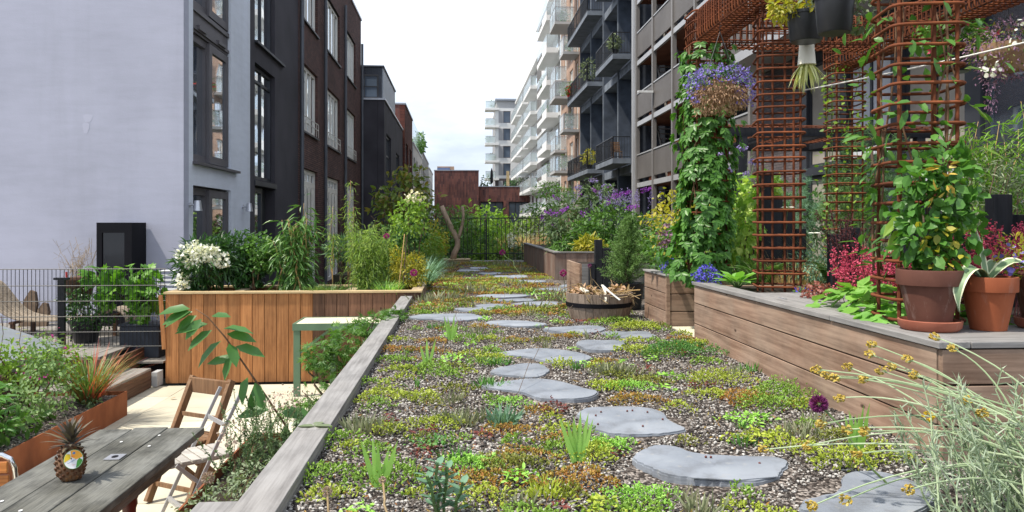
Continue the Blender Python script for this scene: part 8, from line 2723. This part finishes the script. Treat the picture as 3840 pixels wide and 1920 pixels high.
# big leaved sapling beside the table
SA = thing('big_leaf_sapling', 'leaning sapling with large toothed green leaves beside the patio table', 'sapling', (-1.04, 5.0, -.45))
tr = np.array([(-1.04, 5.0, -.45), (-1.10, 4.98, -.28), (-1.22, 4.92, -.06), (-1.33, 4.88, .13), (-1.43, 4.84, .30), (-1.53, 4.82, .43), (-1.60, 4.81, .48)])
part('stem', Geo().tube(tr, [.008, .0075, .007, .006, .005, .004, .0025], 8), 'stem_brown', SA, smooth=True)
LV = [(6, (-1, -.1, .05), .17), (6, (-.8, -.3, -.30), .15), (5.8, (-.9, -.2, -.18), .17), (5.5, (-.9, -.3, -.5), .13), (5.2, (-.5, -.5, -.6), .13), (5.0, (.6, -.3, .15), .12),
      (4.7, (-.9, -.3, -.1), .17), (4.5, (-.7, -.4, -.45), .16), (4.4, (.9, -.1, .12), .16), (4.2, (.95, -.1, -.08), .16), (4.0, (-.8, -.4, -.65), .18), (3.9, (.4, -.5, -.5), .15), (3.7, (.95, -.2, -.15), .17), (3.5, (-.3, -.5, -.8), .14), (3.2, (-.95, -.2, 0), .15),
      (2.7, (-.30, -.4, -.9), .15), (2.5, (.35, -.5, -.8), .17), (2.3, (-.15, -.5, -.9), .13), (1.5, (-1, -.2, -.05), .18), (1.4, (.95, -.2, .02), .18), (1.3, (-.3, -.6, -.5), .13), (1.1, (.3, -.5, -.8), .14), (.9, (.9, 0, .35), .12), (.8, (.8, -.1, .1), .13)]
for u, d_, L_ in LV:
    k = min(int(u), 5)
    p_ = tr[k] + (tr[k + 1] - tr[k]) * (u - k)
    st_ = p_ + unit(np.array(d_, float)) * .03
    g = leaves(Geo(), st_[None], np.array([d_], float), np.array([[rng.normal() * .35, -.55 + rng.normal() * .2, .85]]), L_ * 1.12, L_ * .54, 'oval', .20 + .15 * rng.random())
    part('leaf', g, 'lf_magnolia', SA, smooth=True)

# japanese maple by the edging
bl = [(-1.00, 7.35, -.12, .32, .36, .18), (-.82, 7.6, -.0, .22, .3, .12), (-1.28, 7.2, -.22, .20, .24, .13), (-1.02, 7.2, -.42, .30, .33, .18), (-1.25, 7.0, -.66, .38, .35, .10), (-.66, 7.9, .07, .14, .2, .07)]
G_ = foliage(1150, bl, .068, .068, 'maple', .35, .15, .9)
plant('japanese_maple', 'dark green japanese maple spreading beside the timber edging', 'tree', (-1.05, 7.3, PATIO), G_, 'lf_mid', stems((-1.05, 7.3, PATIO), [np.array(b[:3]) + rng.normal(size=3) * .1 for b in bl] * 2, .02, .005, amt=.05), 'bark', sname='trunk', fname='crown')

# herbs in the low bed
S_, F_ = Geo(), Geo()
for i in range(90):
    b = np.array([-1.06 + rng.normal() * .13, 4.55 + rng.normal() * .22, -.44])
    e = b + np.array([rng.normal() * .13, rng.normal() * .10, .20 + .28 * rng.random()])
    pts = wobble(b, e, 5, .03)
    S_.tube(pts, .0018, 4)
    m = 62
    u = rng.random(m) * 3.99
    k = u.astype(int)
    P = pts[k] + (pts[k + 1] - pts[k]) * (u - k)[:, None]
    fade = 1.15 - .7 * (u / 4)
    leaves(F_, P, rdirs(m) * np.array([1, 1, .5]) + np.array([0, 0, .3]), rdirs(m) * .5 + np.array([0, 0, 1]), .026 * fade, .010, 'oval', .1)
plant('hyssop_herb', 'upright dark green herb with leafy spikes in the low steel bed', 'herb', (-1.06, 4.55, -.45), F_, 'lf_herb', S_, 'stem_green')
bush('catmint', 'grey green low catmint at the near end of the steel bed', (-1.10, 3.72, -.45), [(-1.10, 3.72, -.36, .22, .36, .10), (-1.0, 3.95, -.30, .16, .2, .10)], 1500, .024, .011, 'oval', 'lf_greygreen', 'stem_brown', 10, r0=.003)
bush('dry_oregano', 'pinkish dry flower heads among the herbs of the steel bed', (-1.22, 4.3, -.45), [(-1.24, 4.35, -.16, .08, .16, .07), (-1.0, 4.6, -.02, .12, .2, .05)], 260, .014, .012, 'oval', 'fl_dry', 'stem_brown', 10, r0=.002)
g = leaves(Geo(), np.array([[-3.35, 9.2, PATIO + .012]]), np.array([[1, .2, .05]]), np.array([[0, 0, 1.0]]), .07, .05, 'oval', -.2)
solo('dry_leaf', g, 'lf_dead', 'single dry leaf lying on the pale patio slabs', 'leaf')
